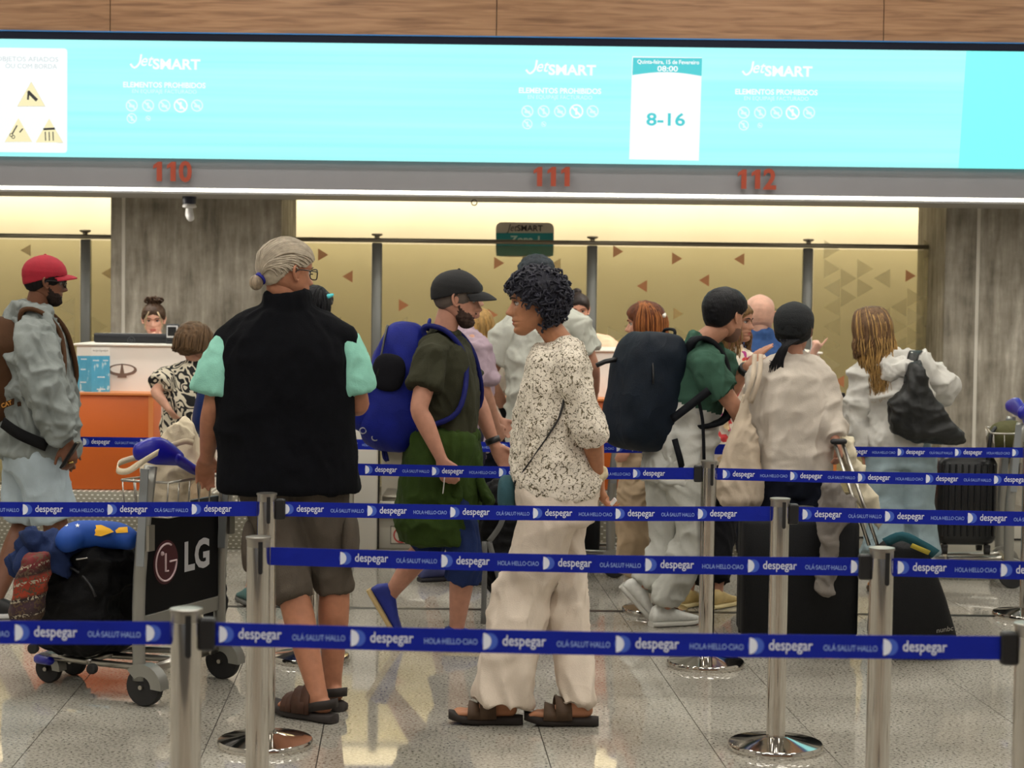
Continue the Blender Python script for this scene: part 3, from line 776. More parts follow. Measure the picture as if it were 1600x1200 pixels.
# brochure board
t = thing('brochure_stand', 'folded blue and white leaflet board leaning on the desk with the emblem', 'leaflet', tuple(W(146, 615, DESKY + .15)))
m, nt, b, tc, N, ramp, L = nodes_of('leaflet_print', .4)
mp = N('ShaderNodeMapping', Scale=(26, 1, 11)); L(tc.outputs['Object'], mp.inputs[0]); n1 = N('ShaderNodeTexNoise', Scale=1.3, Detail=2.0); L(mp.outputs[0], n1.inputs['Vector'])
r1 = ramp([(.3, (78, 166, 206)), (.6, (88, 176, 214)), (.68, (190, 224, 236))]); L(n1.outputs['Fac'], r1.inputs[0]); L(r1.outputs[0], b.inputs['Base Color'])
LEAF = m
for (a, c, ya, yb) in ((120.5, 143, .1, .16), (143, 171.5, .16, .1)):
    for (p0, p1, mt, nm) in ((556, 614, LEAF, 'printed_panel'), (543, 556, mat('leaflet_white', (236, 234, 228), .5), 'white_header')):
        P = [W(a, p1, DESKY + .25 - ya), W(c, p1, DESKY + .25 - yb), W(c, p0, DESKY + .25 - yb), W(a, p0, DESKY + .25 - ya)]
        MB().prism(P[::-1], (0, .004, 0)).build(nm, mt, t)
mb = MB(); s_ = PX(DESKY)
put_text(mb, 'equipaje', W(157, 549, DESKY + .08), X3, Z3, 3.4 / s_, 24 / s_); mb.build('header_text', mat('ink_grey', (110, 108, 106), .6), t)
mb = MB()
for (x, y, w) in ((131, 562, 9), (150, 564, 10), (165, 564, 8), (130, 578, 8), (130, 598, 10), (158, 590, 12), (158, 609, 14), (128, 612, 5)): put_text(mb, 'aaaa', W(x, y, DESKY + .07), X3, Z3, 2.6 / s_, w / s_, True, .03)
o = mb.build('fine_print', mat('ink_white', (230, 240, 244), .6), t); o['kind'] = 'stuff'
# monitor and passport reader on desk 110
MON = mat('monitor_black', (26, 28, 34), .4)
c, s_ = pbox(146, 521, 284, 545, DESKY + .5, .04)
t = thing('monitor', 'black computer monitor seen from behind on the emblem desk', 'monitor', (c[0], c[1], dc[2] + ds[2] / 2))
zd = dc[2] + ds[2] / 2 + .014
MB().box((c[0], c[1], (c[2] + s_[2] / 2 + zd) / 2), (s_[0], s_[1], c[2] + s_[2] / 2 - zd), bev=.01).build('screen_back', MON, t, 40)
MB().box((c[0], c[1] + .06, zd + .02), (.2, .1, .04)).build('stand', MON, t)
mb = MB(); hc = W(205, 532, DESKY + .496); r_ = 5.6 / PX(DESKY + .5)
mb.tube([hc + V(r_ * math.cos(a), 0, r_ * math.sin(a)) for a in np.linspace(0, 6.283, 20)], .0016, 5)
put_text(mb, 'hp', hc + V(0, 0, -r_ * .4), X3, Z3, r_ * 1.1, r_ * 1.1, True, 0, .2); mb.build('maker_logo', mat('logo_grey', (96, 98, 104), .3, .5), t)
c, s_ = pbox(259, 506, 279, 541, DESKY + .38, .07)
t = thing('document_reader', 'small black passport reader with white rimmed screen standing on the emblem desk', 'scanner', (c[0], c[1], dc[2] + ds[2] / 2))
MB().box((c[0], c[1], c[2] + .012), (s_[0], s_[1], s_[2] * .82), bev=.01).build('housing', MON, t, 40)
rim_ = MB().box((c[0], c[1] - s_[1] / 2 - .002, c[2] + .022), (s_[0] * .86, .006, s_[0] * .95), bev=.002).build('rim', mat('rim_white', (214, 214, 216), .4), t)
MB().box((c[0], c[1] - s_[1] / 2 - .005, c[2] + .024), (s_[0] * .66, .006, s_[0] * .7)).build('screen', BLACKP, rim_)
MB().box((c[0] + .005, c[1], dc[2] + ds[2] / 2 + .025), (s_[0] * 1.1, s_[1] * 1.2, .02), bev=.006).build('foot', MON, t)
# desks 111 and 112
d111, c1, s1_, _b = desk(792, 985, 549, 757, 985, 'white check-in desk with orange front under the number 111', (757, 985))
d112, c2, s2_, _b = desk(1095, 1281, 552, 1085, 1308, 'white check-in desk with orange front before the bald man', (1085, 1308))
c, s_ = pbox(1290, 614, 1324, 690, DESKY + .3, .05)
t = thing('monitor', 'dark monitor on a stand at the end of the desk before the bald man', 'monitor', (c[0], c[1], 0))
MB().prism([W(1300, 650, 12.4), W(1326, 650, 12.4), W(1320, 614, 12.4), W(1300, 614, 12.4)][::-1], (0, .36, 0)).build('screen_back', MON, t)
MB().box((c[0], 12.75, .45), (.1, .06, .92)).build('stand', MON, t)
# baggage belt between desks 110 and 111
t = thing('baggage_conveyor', 'grey panelled baggage intake with steel posts and a no-entry plate', 'conveyor', (W(650, 850, DESKY).x, DESKY + .3, 0))
for (a, c_, p0, m_, nm, dy) in ((392, 552, 655, GREYP, 'side_panel', .04), (553, 589, 640, mat('post_light', (196, 192, 182), .4), 'corner_post', -.05), (592, 752, 785, GREYP, 'front_panel', 0.02)):
    cc, ss = pbox(a, p0, c_, 850, DESKY + dy, .1 if nm != 'corner_post' else .16, z0=0.0)
    MB().box(cc, ss, bev=.008).build(nm, m_, t, 40)
cc, ss = pbox(588, 640, 593, 850, DESKY + .03, .02, z0=0); MB().box(cc, ss).build('shadow_gap', DARK, t)
cc, ss = pbox(592, 803, 752, 809, DESKY - .03, .3); MB().box(cc, ss, bev=.004).build('steel_ledge', STEEL, t)
cc, ss = pbox(596, 700, 752, 706, DESKY + .5, .3); MB().box(cc, ss).build('upper_ledge', STEEL, t)
cc, ss = pbox(596, 706, 752, 800, DESKY + .6, .2); MB().box(cc, ss).build('rear_panel', GREYP, t)
for i in range(9):
    y = DESKY + .08 + i * .055
    MB().tube([(W(596, 786, DESKY).x, y, W(660, 785, DESKY).z + .012), (W(750, 786, DESKY).x, y, W(660, 785, DESKY).z + .012)], .022, 8).build('roller', STEEL, t, True)
# no pedestrians plate
s_ = PX(DESKY); c = W(627, 836, DESKY + .015)
def plate(p, u, v, l=0): return c + V(u / s_, -l, -v / s_)
sgf = MB().prism([plate(c, -17, 14), plate(c, 17, 14), plate(c, 17, -14), plate(c, -17, -14)][::-1], (0, .003, 0)).build('sign_frame', BLACKP, t)
MB().prism([plate(c, -16, 13, .002), plate(c, 16, 13, .002), plate(c, 16, -13, .002), plate(c, -16, -13, .002)][::-1], (0, .003, 0)).build('sign_plate', mat('plate_beige', (190, 182, 168), .5), sgf)
n = 28; mb = MB(); P = [plate(c, r_ * math.cos(2 * math.pi * k / n), r_ * math.sin(2 * math.pi * k / n), .004) for r_ in (12.5, 10.3) for k in range(n)]
mb.add(P, [(k, (k + 1) % n, n + (k + 1) % n, n + k) for k in range(n)])
mb.add([plate(c, -8.4, -7, .006), plate(c, -7, -8.4, .006), plate(c, 8.4, 7, .006), plate(c, 7, 8.4, .006)], [(0, 1, 2, 3)])
mb.build('ban_ring', mat('ban_red', (176, 40, 34), .5), sgf)
mb = MB(); mb.ellipsoid(plate(c, 0, -7, .004), 2 / s_, .0006, 2 / s_, nu=10, nv=6)
for (a, c_, w) in (((0, -5), (0, 2), 4), ((0, 2), (-3, 9), 2.2), ((0, 2), (3, 5), 2.2), ((3, 5), (3, 9), 2), ((0, -4), (-5, 0), 1.8), ((0, -4), (4.5, 0), 1.8)): mb.strip([plate(c, *a, .005), plate(c, *c_, .005)], w / s_, X3 if abs(a[0] - c_[0]) < 4 else Z3, .0008)
mb.build('walker_symbol', BLACKP, sgf)
# low weighing platform beside the right pillar
cc, ss = pbox(1330, 815, 1650, 862, DESKY - .1, .9, z0=0.0)
t = thing('weighing_platform', 'low beige baggage platform before the right concrete pillar', 'platform', (cc[0], cc[1], 0))
MB().box(cc, ss, bev=.01).build('platform_body', GREYP, t, 40)
MB().box((cc[0], cc[1], cc[2] + ss[2] / 2 + .008), (ss[0] + .01, ss[1] + .01, .012)).build('platform_top', STEEL, t)
MB().box((cc[0], cc[1] - ss[1] / 2 - .003, cc[2] + .01), (ss[0], .008, .012)).build('platform_groove', DARK, t)

# ================================================================== luggage carts
CBLUE = mat('handle_blue', (16, 18, 150), .35, coat=.2)
BOARD = {}
def cart(R0, fwd, label, board=True, handle=True):
    fwd = Vector(fwd).normalized(); lat = V(-fwd.y, fwd.x, 0)
    if lat.y < 0: lat = -lat
    t = thing('luggage_cart', label, 'luggage cart', (R0[0], R0[1], 0))
    def q(x, y, z): return V(R0[0], R0[1], 0) + fwd * x + lat * y + V(0, 0, z)
    R3 = Matrix((fwd, lat, V(0, 0, 1))).transposed()
    for sy in (-1, 1):
        MB().limb([q(.02, .3 * sy, .1), q(.02, .3 * sy, .5), q(-.03, .3 * sy, .94)], [(.028, .017)] * 3, 12, fwd, 4, False).build('side_post', ALU, t, True)
        mb = MB(); mb.box(q(-.004 , .3 * sy - .019, .74), (.035, .004, .38), R3 @ Matrix.Rotation(-.05, 3, 'Y')); mb.build('post_inlay', mat('post_inlay_grey', (132, 136, 138), .5), t)
        MB().box(q(-.03, .3 * sy, .66), (.012, .04, .1), R3).build('bracket', STEEL, t)
    if board:
        BOARD[t.name] = MB().box(q(.03, 0, .54), (.018, .57, .38), R3, bev=.003).build('advert_board', mat('advert_black', (6, 6, 8), .55, spec=.15), t)
        MB().box(q(.03, 0, .318), (.024, .585, .06), R3, bev=.003).build('lower_rail', ALU, t)
    MB().box(q(.025, 0, .752), (.02, .57, .035), R3).build('upper_rail', mat('rail_dark', (66, 68, 70), .4, .5), t)
    # wire basket between the posts
    x0, x1, y0, y1 = -.09, .12, -.27, .27
    for (z, r_) in ((.875, .0055), (.74, .004)):
        MB().tube([q(x0, y0, z), q(x1, y0, z), q(x1 + .01, y0 + .01, z), q(x1, y1, z), q(x0, y1, z), q(x0 - .01, y1 - .01, z), q(x0, y0, z)], r_, 6).build('basket_hoop', STEEL, t, True)
    ws = [(x1, y0 + (y1 - y0) * k / 7) for k in range(8)] + [(x0, y0 + (y1 - y0) * k / 7) for k in range(8)] + [(0, y0), (.06, y0), (0, y1), (.06, y1)]
    for (x, y) in ws:
        MB().tube([q(x, y, .875), q(x * .9, y, .74)], .0032, 5).build('basket_wire', STEEL, t, True)
    # push handle: wide blue ends, a dip with the grip in the middle
    MB().limb([q(-.02, -.37, 1.0), q(-.06, -.3, 1.0), q(-.09, -.2, .965)], [(.022, .035), (.025, .055), (.022, .03)], 14, fwd).build('handle_end', CBLUE, t, True)
    MB().limb([q(-.02, .37, 1.0), q(-.06, .3, 1.0), q(-.09, .2, .965)], [(.022, .035), (.025, .055), (.022, .03)], 14, fwd).build('handle_end', CBLUE, t, True)
    MB().limb([q(-.09, -.22, .97), q(-.1, -.12, .92), q(-.1, -.07, .905)], [.024, .02, .019], 12).build('handle_arm', CBLUE, t, True)
    MB().limb([q(-.09, .22, .97), q(-.1, .12, .92), q(-.1, .07, .905)], [.024, .02, .019], 12).build('handle_arm', CBLUE, t, True)
    MB().limb([q(-.1, -.07, .905), q(-.1, .07, .905)], [(.028, .017)] * 2, 12, fwd).build('brake_grip', mat('grip_orange', (178, 84, 36), .5), t, True)
    # low platform
    for y in (-.2, 0, .2):
        MB().tube([q(0, y, .13), q(.3, y * .8, .12), q(.62, y * .45, .11)], .014, 8, sub=3).build('platform_rail', STEEL, t, True)
    MB().tube([q(.02, -.29, .13), q(.02, .29, .13)], .018, 10).build('rear_axle', STEEL, t, True)
    MB().tube([q(.35, -.17, .125), q(.35, .17, .125)], .012, 8).build('cross_rail', STEEL, t, True)
    MB().limb([q(.55, -.15, .105), q(.64, -.1, .1), q(.64, .1, .1), q(.55, .15, .105)], [(.018, .022)] * 4, 10, V(0, 0, 1)).build('front_bumper', CBLUE, t, True)
    AX = Matrix((fwd, V(0, 0, 1), lat)).transposed()
    for (x, y, r_, w) in ((.0, -.29, .078, .034), (.0, .29, .078, .034), (.6, -.085, .06, .03), (.6, .085, .06, .03)):
        wl = MB().lathe([(r_ * .72, -w / 2), (r_ * .93, -w / 2), (r_, -w * .3), (r_, w * .3), (r_ * .93, w / 2), (r_ * .72, w / 2)], 28, q(x, y, r_), AX).build('wheel', RUBBER, t, 40)
        MB().lathe([(.012, -w * .42), (r_ * .46, -w * .4), (r_ * .5, -w * .3), (r_ * .74, -w * .47), (r_ * .74, w * .47), (r_ * .5, w * .3), (r_ * .46, w * .4), (.012, w * .42)], 24, q(x, y, r_), AX).build('wheel_hub', mat('hub_grey', (96, 96, 98), .5), wl, 40)
        # fender
        mb = MB(); n = 9
        rg = []
        for k in range(n):
            a = math.radians(-5 + 140 * k / (n - 1)); c_, s2 = -math.cos(a), math.sin(a)
            rg.append([q(x + c_ * rr_, y + yy, r_ + s2 * rr_) for (rr_, yy) in ((r_ * .55, -w * .85), (r_ * 1.16, -w * .85), (r_ * 1.16, w * .85), (r_ * .55, w * .85), (r_ * .55, w * .7), (r_ * 1.1, w * .7), (r_ * 1.1, -w * .7), (r_ * .55, -w * .7))])
        mb.loft(rg); mb.build('wheel_fender', ALU, t, 40)
        MB().lathe([(.002, -w * 1.05), (.009, -w * 1.05), (.009, w * 1.05), (.002, w * 1.05)], 10, q(x, y, r_), AX).build('axle_bolt', STEEL, wl)
    return t, q, R3, fwd, lat
R0 = V(-1.305, 7.435, 0)
lgcart, q1, R31, fw1, lt1 = cart(R0, (-.926, .379, 0), 'steel luggage cart with blue handle and black advertising board, loaded with bags')
# advert print: face mark in a red disc and two letters, on the face turned to the pusher
def bp_(u, v, l=.0): return q1(.03 - .0095 - l, u, .54 + v)     # u along the board (near -> far), v up
n = 36; mb = MB(); P = [bp_(-.115 + .088 * math.cos(2 * math.pi * k / n), .0 + .088 * math.sin(2 * math.pi * k / n), .001) for k in range(n)]
mb.add(P, [tuple(range(n))]); mb.build('advert_disc', mat('advert_red', (70, 14, 26), .4), BOARD[lgcart.name])
mb = MB(); mb.tube([bp_(-.115 + .074 * math.cos(a), .074 * math.sin(a), .003) for a in np.linspace(math.radians(62), math.radians(360), 30)] + [bp_(-.09, 0, .003)], .0042, 5)
mb.tube([bp_(-.12, .036, .003), bp_(-.12, -.036, .003), bp_(-.1, -.036, .003)], .004, 5)
mb.ellipsoid(bp_(-.145, .038, .003), .009, .009, .009, nu=10, nv=6); mb.build('advert_face_mark', mat('advert_pink', (226, 200, 204), .4), BOARD[lgcart.name])
mb = MB(); put_text(mb, 'LG', bp_(.115, -.052, .002), lt1, Z3, .112, .19, True, .035); mb.build('advert_letters', mat('advert_grey', (192, 192, 196), .4), BOARD[lgcart.name])
# ================================================================== figures
JOBS = []           # meshes to be fused (voxel remesh), smoothed and creased in one go
def job(mb, name, m, parent, voxel=.008, smooth=6, fold=0.0, fscale=(9, 9, 5), seed=1, post=None, extra=None, fine=0.0):
    if parent is not None:
        inv = PM[parent.name].inverted(); mb.v = [tuple(inv @ Vector(p)) for p in mb.v]
    me = mb.mesh(name)
    o = bpy.data.objects.new(name, me); COL.objects.link(o); o.parent = parent; PM[o.name] = PM[parent.name]
    r = o.modifiers.new('fuse', 'REMESH'); r.mode = 'VOXEL'; r.voxel_size = voxel
    if smooth:
        s_ = o.modifiers.new('soft', 'SMOOTH'); s_.iterations = smooth; s_.factor = .5
    JOBS.append((o, m, fold, fscale, seed, post, extra, fine))
    return o
def finish_jobs():
    dg = bpy.context.evaluated_depsgraph_get(); dg.update()
    for (o, m, fold, fs, seed, post, extra, fine) in JOBS:
        me = bpy.data.meshes.new_from_object(o.evaluated_get(dg))
        o.modifiers.clear(); old = o.data; o.data = me; bpy.data.meshes.remove(old)
        me.name = o.name.split('.')[0]
        if fold:
            n = len(me.vertices); co = np.empty(n * 3); me.vertices.foreach_get('co', co); co = co.reshape(-1, 3)
            nr = np.empty(n * 3); me.vertices.foreach_get('normal', nr); nr = nr.reshape(-1, 3)
            wq = np.stack([vnoise(co, 4, seed + 5), vnoise(co, 4, seed + 6), vnoise(co, 4, seed + 7)], 1) * .06
            a = vnoise(co + wq, fs, seed); b_ = vnoise(co + wq * 1.5, np.array(fs) * 2.1, seed + 3)
            c_ = vnoise(co + wq * 2, np.array(fs) * 4.3, seed + 9)
            dsp = 2.0 * fold * ((1 - 2.4 * np.abs(a) ** .8) * .9 + (1 - 2.2 * np.abs(b_) ** .8) * .6 + (1 - 2 * np.abs(c_)) * .18 - .1)
            me.vertices.foreach_set('co', (co + nr * dsp[:, None]).ravel()); me.update()
        me.materials.clear()
        for q in (m if isinstance(m, (list, tuple)) else [m]): me.materials.append(q)
        if post:
            n = len(me.polygons); c = np.empty(n * 3); me.polygons.foreach_get('center', c)
            off = PM[o.parent.name].translation if o.parent else Vector((0, 0, 0))
            idx = post(c.reshape(-1, 3) + np.array(list(off)))
            me.polygons.foreach_set('material_index', idx.astype(np.int32))
        if extra is not None:          # join further loops (the finely modelled head) into this mesh
            V1 = [tuple(v.co) for v in me.vertices]; F1 = [tuple(p.vertices) for p in me.polygons]; n1 = len(V1); m1 = [0] * len(F1)
            ev, ef, em = extra
            me2 = bpy.data.meshes.new(me.name)
            me2.from_pydata(V1 + ev, [], F1 + [tuple(i + n1 for i in f) for f in ef])
            me2.polygons.foreach_set('material_index', m1 + em)
            for q in me.materials: me2.materials.append(q)
            o.data = me2; bpy.data.meshes.remove(me); me = me2
        shade(me, True)
    JOBS.clear()

# ---------------------------------------------------------------- head model (metres, x right, y front, z up; eyes at z = 0)
def itp(z, tab): return np.interp(z, [t[0] for t in tab], [t[1] for t in tab])
HZ = np.concatenate([np.linspace(-.116, -.02, 40), np.linspace(-.018, .03, 18), np.linspace(.034, .1146, 22)])
HA = np.linspace(0, 2 * np.pi, 72, endpoint=False)
def head_grid(fem=False):
    front = [(-.116, .060), (-.112, .074), (-.103, .086), (-.094, .0875), (-.085, .083), (-.077, .089), (-.071, .0925), (-.066, .0885), (-.061, .0935), (-.054, .0915), (-.046, .088), (-.03, .0895), (-.01, .088), (.006, .087), (.02, .0935), (.035, .095), (.055, .0915), (.075, .081), (.09, .066), (.103, .044), (.112, .02), (.116, .004)]
    back = [(-.116, .045), (-.11, .035), (-.1, .02), (-.085, -.005), (-.07, -.03), (-.055, -.06), (-.04, -.08), (-.02, -.093), (.0, -.1), (.03, -.104), (.055, -.1), (.075, -.089), (.09, -.074), (.103, -.05), (.112, -.024), (.116, -.004)]
    half = [(-.116, .012), (-.11, .026), (-.1, .038), (-.085, .050), (-.07, .058), (-.05, .0645), (-.03, .069), (-.005, .0735), (.02, .0765), (.05, .0765), (.07, .071), (.085, .062), (.1, .044), (.11, .023), (.116, .004)]
    if fem: half = [(z, w * (.95 if z < -.03 else .99)) for z, w in half]
    mid = [(-.116, .053), (-.1, .045), (-.07, .02), (-.04, .0), (.0, -.012), (.116, 0)]
    G_ = np.zeros((len(HZ), len(HA), 3))
    for i, z in enumerate(HZ):
        f, bk, w, c = itp(z, front), itp(z, back), itp(z, half), itp(z, mid)
        ca, sa = np.cos(HA), np.sin(HA)
        n = 2.25
        x = w * np.sign(ca) * np.abs(ca) ** (2 / n)
        y = np.where(sa > 0, c + (f - c) * np.abs(sa) ** (2 / 2.35), c - (c - bk) * np.abs(sa) ** (2 / 2.1))
        fr = np.clip((sa - .25) / .5, 0, 1)
        zz = z
        # nose
        if -.053 < zz < .016:
            hgt = np.interp(zz, [-.053, -.047, -.043, -.037, -.030, -.015, .004, .016], [0, .004, .017, .0285, .0275, .017, .0065, 0]) * (.9 if fem else 1)
            wd_ = np.interp(zz, [-.053, -.043, -.035, -.02, .016], [.013, .0145, .013, .009, .007])
            y = y + fr * hgt * np.exp(-(x / wd_) ** 2)
        y = y - fr * .0115 * np.exp(-((np.abs(x) - .031) / .015) ** 2 - ((zz - .001) / .0105) ** 2)      # sockets
        y = y + fr * .0045 * np.exp(-((np.abs(x) - .028) / .02) ** 2 - ((zz - .018) / .006) ** 2)        # brow
        y = y + fr * .004 * np.exp(-((np.abs(x) - .042) / .016) ** 2 - ((zz + .03) / .016) ** 2)         # cheek bone
        y = y - fr * .004 * np.exp(-((np.abs(x) - .03) / .01) ** 2 - ((zz + .066) / .01) ** 2)           # mouth corners
        G_[i, :, 0], G_[i, :, 1], G_[i, :, 2] = x, y, z
    return G_
HEADG = {False: head_grid(False), True: head_grid(True)}
def grid_normals(G_):
    du = np.roll(G_, -1, 1) - np.roll(G_, 1, 1); dv = np.gradient(G_, axis=0)
    n = np.cross(du, dv); n /= (np.linalg.norm(n, axis=2, keepdims=True) + 1e-9)
    n[0] = (0, 0, -1); n[-1] = (0, 0, 1)
    return n
HEADN = {k: grid_normals(g) for k, g in HEADG.items()}
def grid_faces():
    nz, na = len(HZ), len(HA); f = []
    for i in range(nz - 1):
        for j in range(na):
            k = (j + 1) % na; f.append((i * na + j, i * na + k, (i + 1) * na + k, (i + 1) * na + j))
    return f
HEADF = grid_faces()

SKINS = {}
def skin(c):
    if c not in SKINS:
        SKINS[c] = mat('skin_%d_%d_%d' % c, c, .5, var=.1, vscale=30, bump=.12, bscale=300, spec=.35)
        SKINS[(c, 'lip')] = mat('lip_%d_%d_%d' % c, (min(255, int(c[0] * .86)), int(c[1] * .62), int(c[2] * .62)), .45)
    return SKINS[c], SKINS[(c, 'lip')]
EYEW = mat('eye_white', (186, 174, 166), .3); EYED = mat('eye_dark', (38, 26, 20), .15)

class Fig:
    """a person; joints are pixels of the photograph at the person's distance"""
    def __init__(s, label, Y, yaw, J, ht=1.72, fem=False, skin_c=(188, 140, 116), head=None, vox=.008, build=1.0, hands=None, yawh=None, hipyaw=None, shw=None):
        s.Y = Y; s.fem = fem; s.k = ht / 1.75; s.bw = build; s.skin_c = skin_c; s.vox = vox; s.yaw = math.radians(yaw)
        s.fw = V(math.sin(s.yaw), math.cos(s.yaw), 0); s.rt = V(math.cos(s.yaw), -math.sin(s.yaw), 0)
        hy = math.radians(yaw if hipyaw is None else hipyaw); s.hrt = V(math.cos(hy), -math.sin(hy), 0); s.hfw = V(math.sin(hy), math.cos(hy), 0)
        def P(t):
            if t[0] == 'g':                       # ground point under an ankle
                q_ = G(t[1], t[2]); return q_ + V(0, 0, .088 * s.k)
            return W(t[0], t[1], Y + (t[2] if len(t) > 2 else 0))
        s.P = P
        k = s.k; g = {n: P(t) for n, t in J.items()}
        s.hip = g['hip']; s.chest = g['chest']; s.neck = g['neck']; s.headc = g['head']
        w = (shw or (.172 if fem else .195)) * k; hw = .095 * k
        for n, sg in (('l', -1), ('r', 1)):
            if 's' + n not in g: g['s' + n] = s.neck + s.rt * (w * sg) - V(0, 0, .055 * k)
            if 'h' + n not in g: g['h' + n] = s.hip + s.hrt * (hw * sg) - V(0, 0, .03 * k)
        s.g = g
        up = (s.neck - s.chest).normalized()
        hd = head or {}
        hyaw = math.radians(hd.get('yaw', yaw)); pit = math.radians(hd.get('pitch', 0)); rl = math.radians(hd.get('roll', 0))
        s.hs = hd.get('scale', 1.0) * (0.98 if fem else 1.02) * (.5 + .5 * k)
        R = Matrix.Rotation(-hyaw, 3, 'Z') @ Matrix.Rotation(-pit, 3, 'X') @ Matrix.Rotation(rl, 3, 'Y')
        s.HR = R
        base = V(s.hip.x, s.hip.y, 0)
        s.t = thing('person', label, 'person', base)
        s.hands = hands or {}
    def H(s, x, y, z): return s.headc + s.HR @ (V(x, y, z) * s.hs)
    # ---- spine
    def spine(s, t):
        if t < 0: return s.hip + V(0, 0, 1) * (t * (s.neck - s.hip).length)
        if t > 1: return s.neck + (s.headc - s.neck).normalized() * ((t - 1) * (s.neck - s.hip).length)
        p0, p1, p2 = s.hip, s.chest, s.neck; m_ = .62
        # quadratic through the three joints
        return p0 * ((t - m_) * (t - 1) / (m_)) + p1 * (t * (t - 1) / (m_ * (m_ - 1))) + p2 * (t * (t - m_) / (1 - m_))
    def torso(s, mb, tab, n=2.5, seg=28, sub=3):
        """tab rows: (t, half width, half depth, forward shift)"""
        T = [r[0] for r in tab]; tt = []
        for i in range(len(T) - 1): tt += [T[i] + (T[i + 1] - T[i]) * q / sub for q in range(sub)]
        tt.append(T[-1]); rings = []
        for t in tt:
            w = np.interp(t, T, [r[1] for r in tab]) * s.k; d = np.interp(t, T, [r[2] for r in tab]) * s.k
            f = np.interp(t, T, [(r[3] if len(r) > 3 else 0) for r in tab]) * s.k
            u = min(max(t, 0), 1); lt = (s.hrt * (1 - u) + s.rt * u).normalized()
            tg = (s.spine(min(t + .03, 1.2)) - s.spine(t - .03)).normalized()
            if t < .1: tg = V(0, 0, 1)
            lt = (lt - tg * lt.dot(tg)).normalized(); fwv = tg.cross(lt)
            c = s.spine(t) + fwv * f
            rings.append([c + lt * (w * spow(math.cos(a), 2 / n)) + fwv * (d * spow(math.sin(a), 2 / n)) for a in (2 * math.pi * q / seg for q in range(seg))])
        mb.loft(rings)
    def along(s, sd, t, limb='arm'):
        a, b_, c = (s.g['s' + sd], s.g['e' + sd], s.g['w' + sd]) if limb == 'arm' else (s.g['h' + sd], s.g['k' + sd], s.g['a' + sd])
        return a.lerp(b_, t) if t <= 1 else b_.lerp(c, t - 1)
    def body(s, nose=True, arms='lr', legs='lr', feet=False, ears='lr'):
        mb = MB(); k = s.k; b_ = s.bw
        s.torso(mb, [(-.16, .14 * b_, .095 * b_), (-.05, .155 * b_, .105 * b_), (.1, .145 * b_, .1 * b_), (.35, .125 * b_, .09 * b_), (.62, .142 * b_, .098 * b_), (.8, .145 * b_, .09 * b_), (.9, .105, .066), (.97, .064, .054), (1.05, .05, .05)])
        nk = s.H(0, -.02, -.055)
        mb.limb([s.spine(.95), s.spine(1.02), nk], [.066 * k * (.86 if s.fem else 1), .058 * k * (.86 if s.fem else 1), .054 * k * (.86 if s.fem else 1)], 14)
        for sd in arms:
            mb.limb([s.neck.lerp(s.g['s' + sd], .15) - V(0, 0, .03), s.g['s' + sd] - V(0, 0, .015)], [.046 * k, .048 * k], 12)
            th = .88 if s.fem else 1.0
            ts = [0, .3, .7, 1, 1.25, 1.6, 1.92, 2]; rs = [.056, .053, .046, .041, .043, .036, .028, .0275]
            mb.limb([s.along(sd, t) for t in ts], [r * k * th for r in rs], 12, sub=3)
            s.hand(mb, sd)
        for sd in legs:
            ts = [0, .3, .7, 1, 1.3, 1.65, 1.93, 2]; rs = [.088, .083, .067, .056, .058, .046, .036, .037]
            mb.limb([s.along(sd, t, 'leg') for t in ts], [r * k * b_ for r in rs], 12, sub=3)
            if feet:
                a = s.g['a' + sd]; d = s.footdir(sd)
                up_ = V(0, 0, 1); up_ = (up_ - d * up_.dot(d)).normalized()
                mb.limb([a - d * .03 * k - up_ * .03 * k, a + d * .04 * k - up_ * .03 * k, a + d * .11 * k - up_ * .043 * k, a + d * .145 * k - up_ * .047 * k], [(.033 * k, .03 * k), (.037 * k, .032 * k), (.044 * k, .02 * k), (.042 * k, .013 * k)], 12, d.cross(up_))
                for i_, (o_, l_, r_) in enumerate(((-.028, .042, .0125), (-.008, .04, .0095), (.009, .034, .009), (.023, .027, .0085), (.035, .019, .008))):
                    o_ = o_ * (1 if sd == 'l' else -1); p_ = a + d * .14 * k - up_ * .045 * k + d.cross(up_) * (-o_ * k)
                    mb.limb([p_, p_ + d * l_ * .6 * k + up_ * .003, p_ + d * l_ * k - up_ * .005 * k], [r_ * k, r_ * k, r_ * .85 * k], 8, sub=2)
        # the head, finely modelled, is joined to the fused body
        G_ = HEADG[s.fem].reshape(-1, 3); inv = PM[s.t.name].inverted()
        ev = [tuple(inv @ s.H(*p)) for p in G_]; ef = list(HEADF); em = []
        for f in HEADF:
            c = G_[list(f)].mean(0)
            em.append(1 if (-.0775 < c[2] < -.0565 and abs(c[0]) < .024 - abs(c[2] + .067) * .6 and c[1] > .07) else 0)
        na = len(HA); n = len(ev); ef.append(tuple(range(na - 1, -1, -1))); ef.append(tuple(n - na + i for i in range(na))); em += [0, 0]
        e2 = MB()
        for sg in ((-1,) if ears == 'l' else (1,) if ears == 'r' else (-1, 1) if ears else ()):
            pts = [(.071, .008, -.026), (.079, -.003, -.03), (.084, -.014, -.015), (.087, -.020, .005), (.084, -.014, .021), (.078, .0, .022), (.072, .008, .012)]
            e2.limb([s.H(x * sg, y, z) for x, y, z in pts], [.005, .006, .0055, .0055, .0055, .005, .004], 8)
            e2.ellipsoid(s.H(.076 * sg, -.004, -.004), .005, .013, .024, s.HR, 10, 8)
        if e2.v:
            o = len(ev); ev += [tuple(inv @ Vector(p)) for p in e2.v]; ef += [tuple(i + o for i in f) for f in e2.f]; em += [0] * len(e2.f)
        s.bodyo = job(mb, 'body', list(skin(s.skin_c)), s.t, s.vox, 5, extra=(ev, ef, em))
        return s
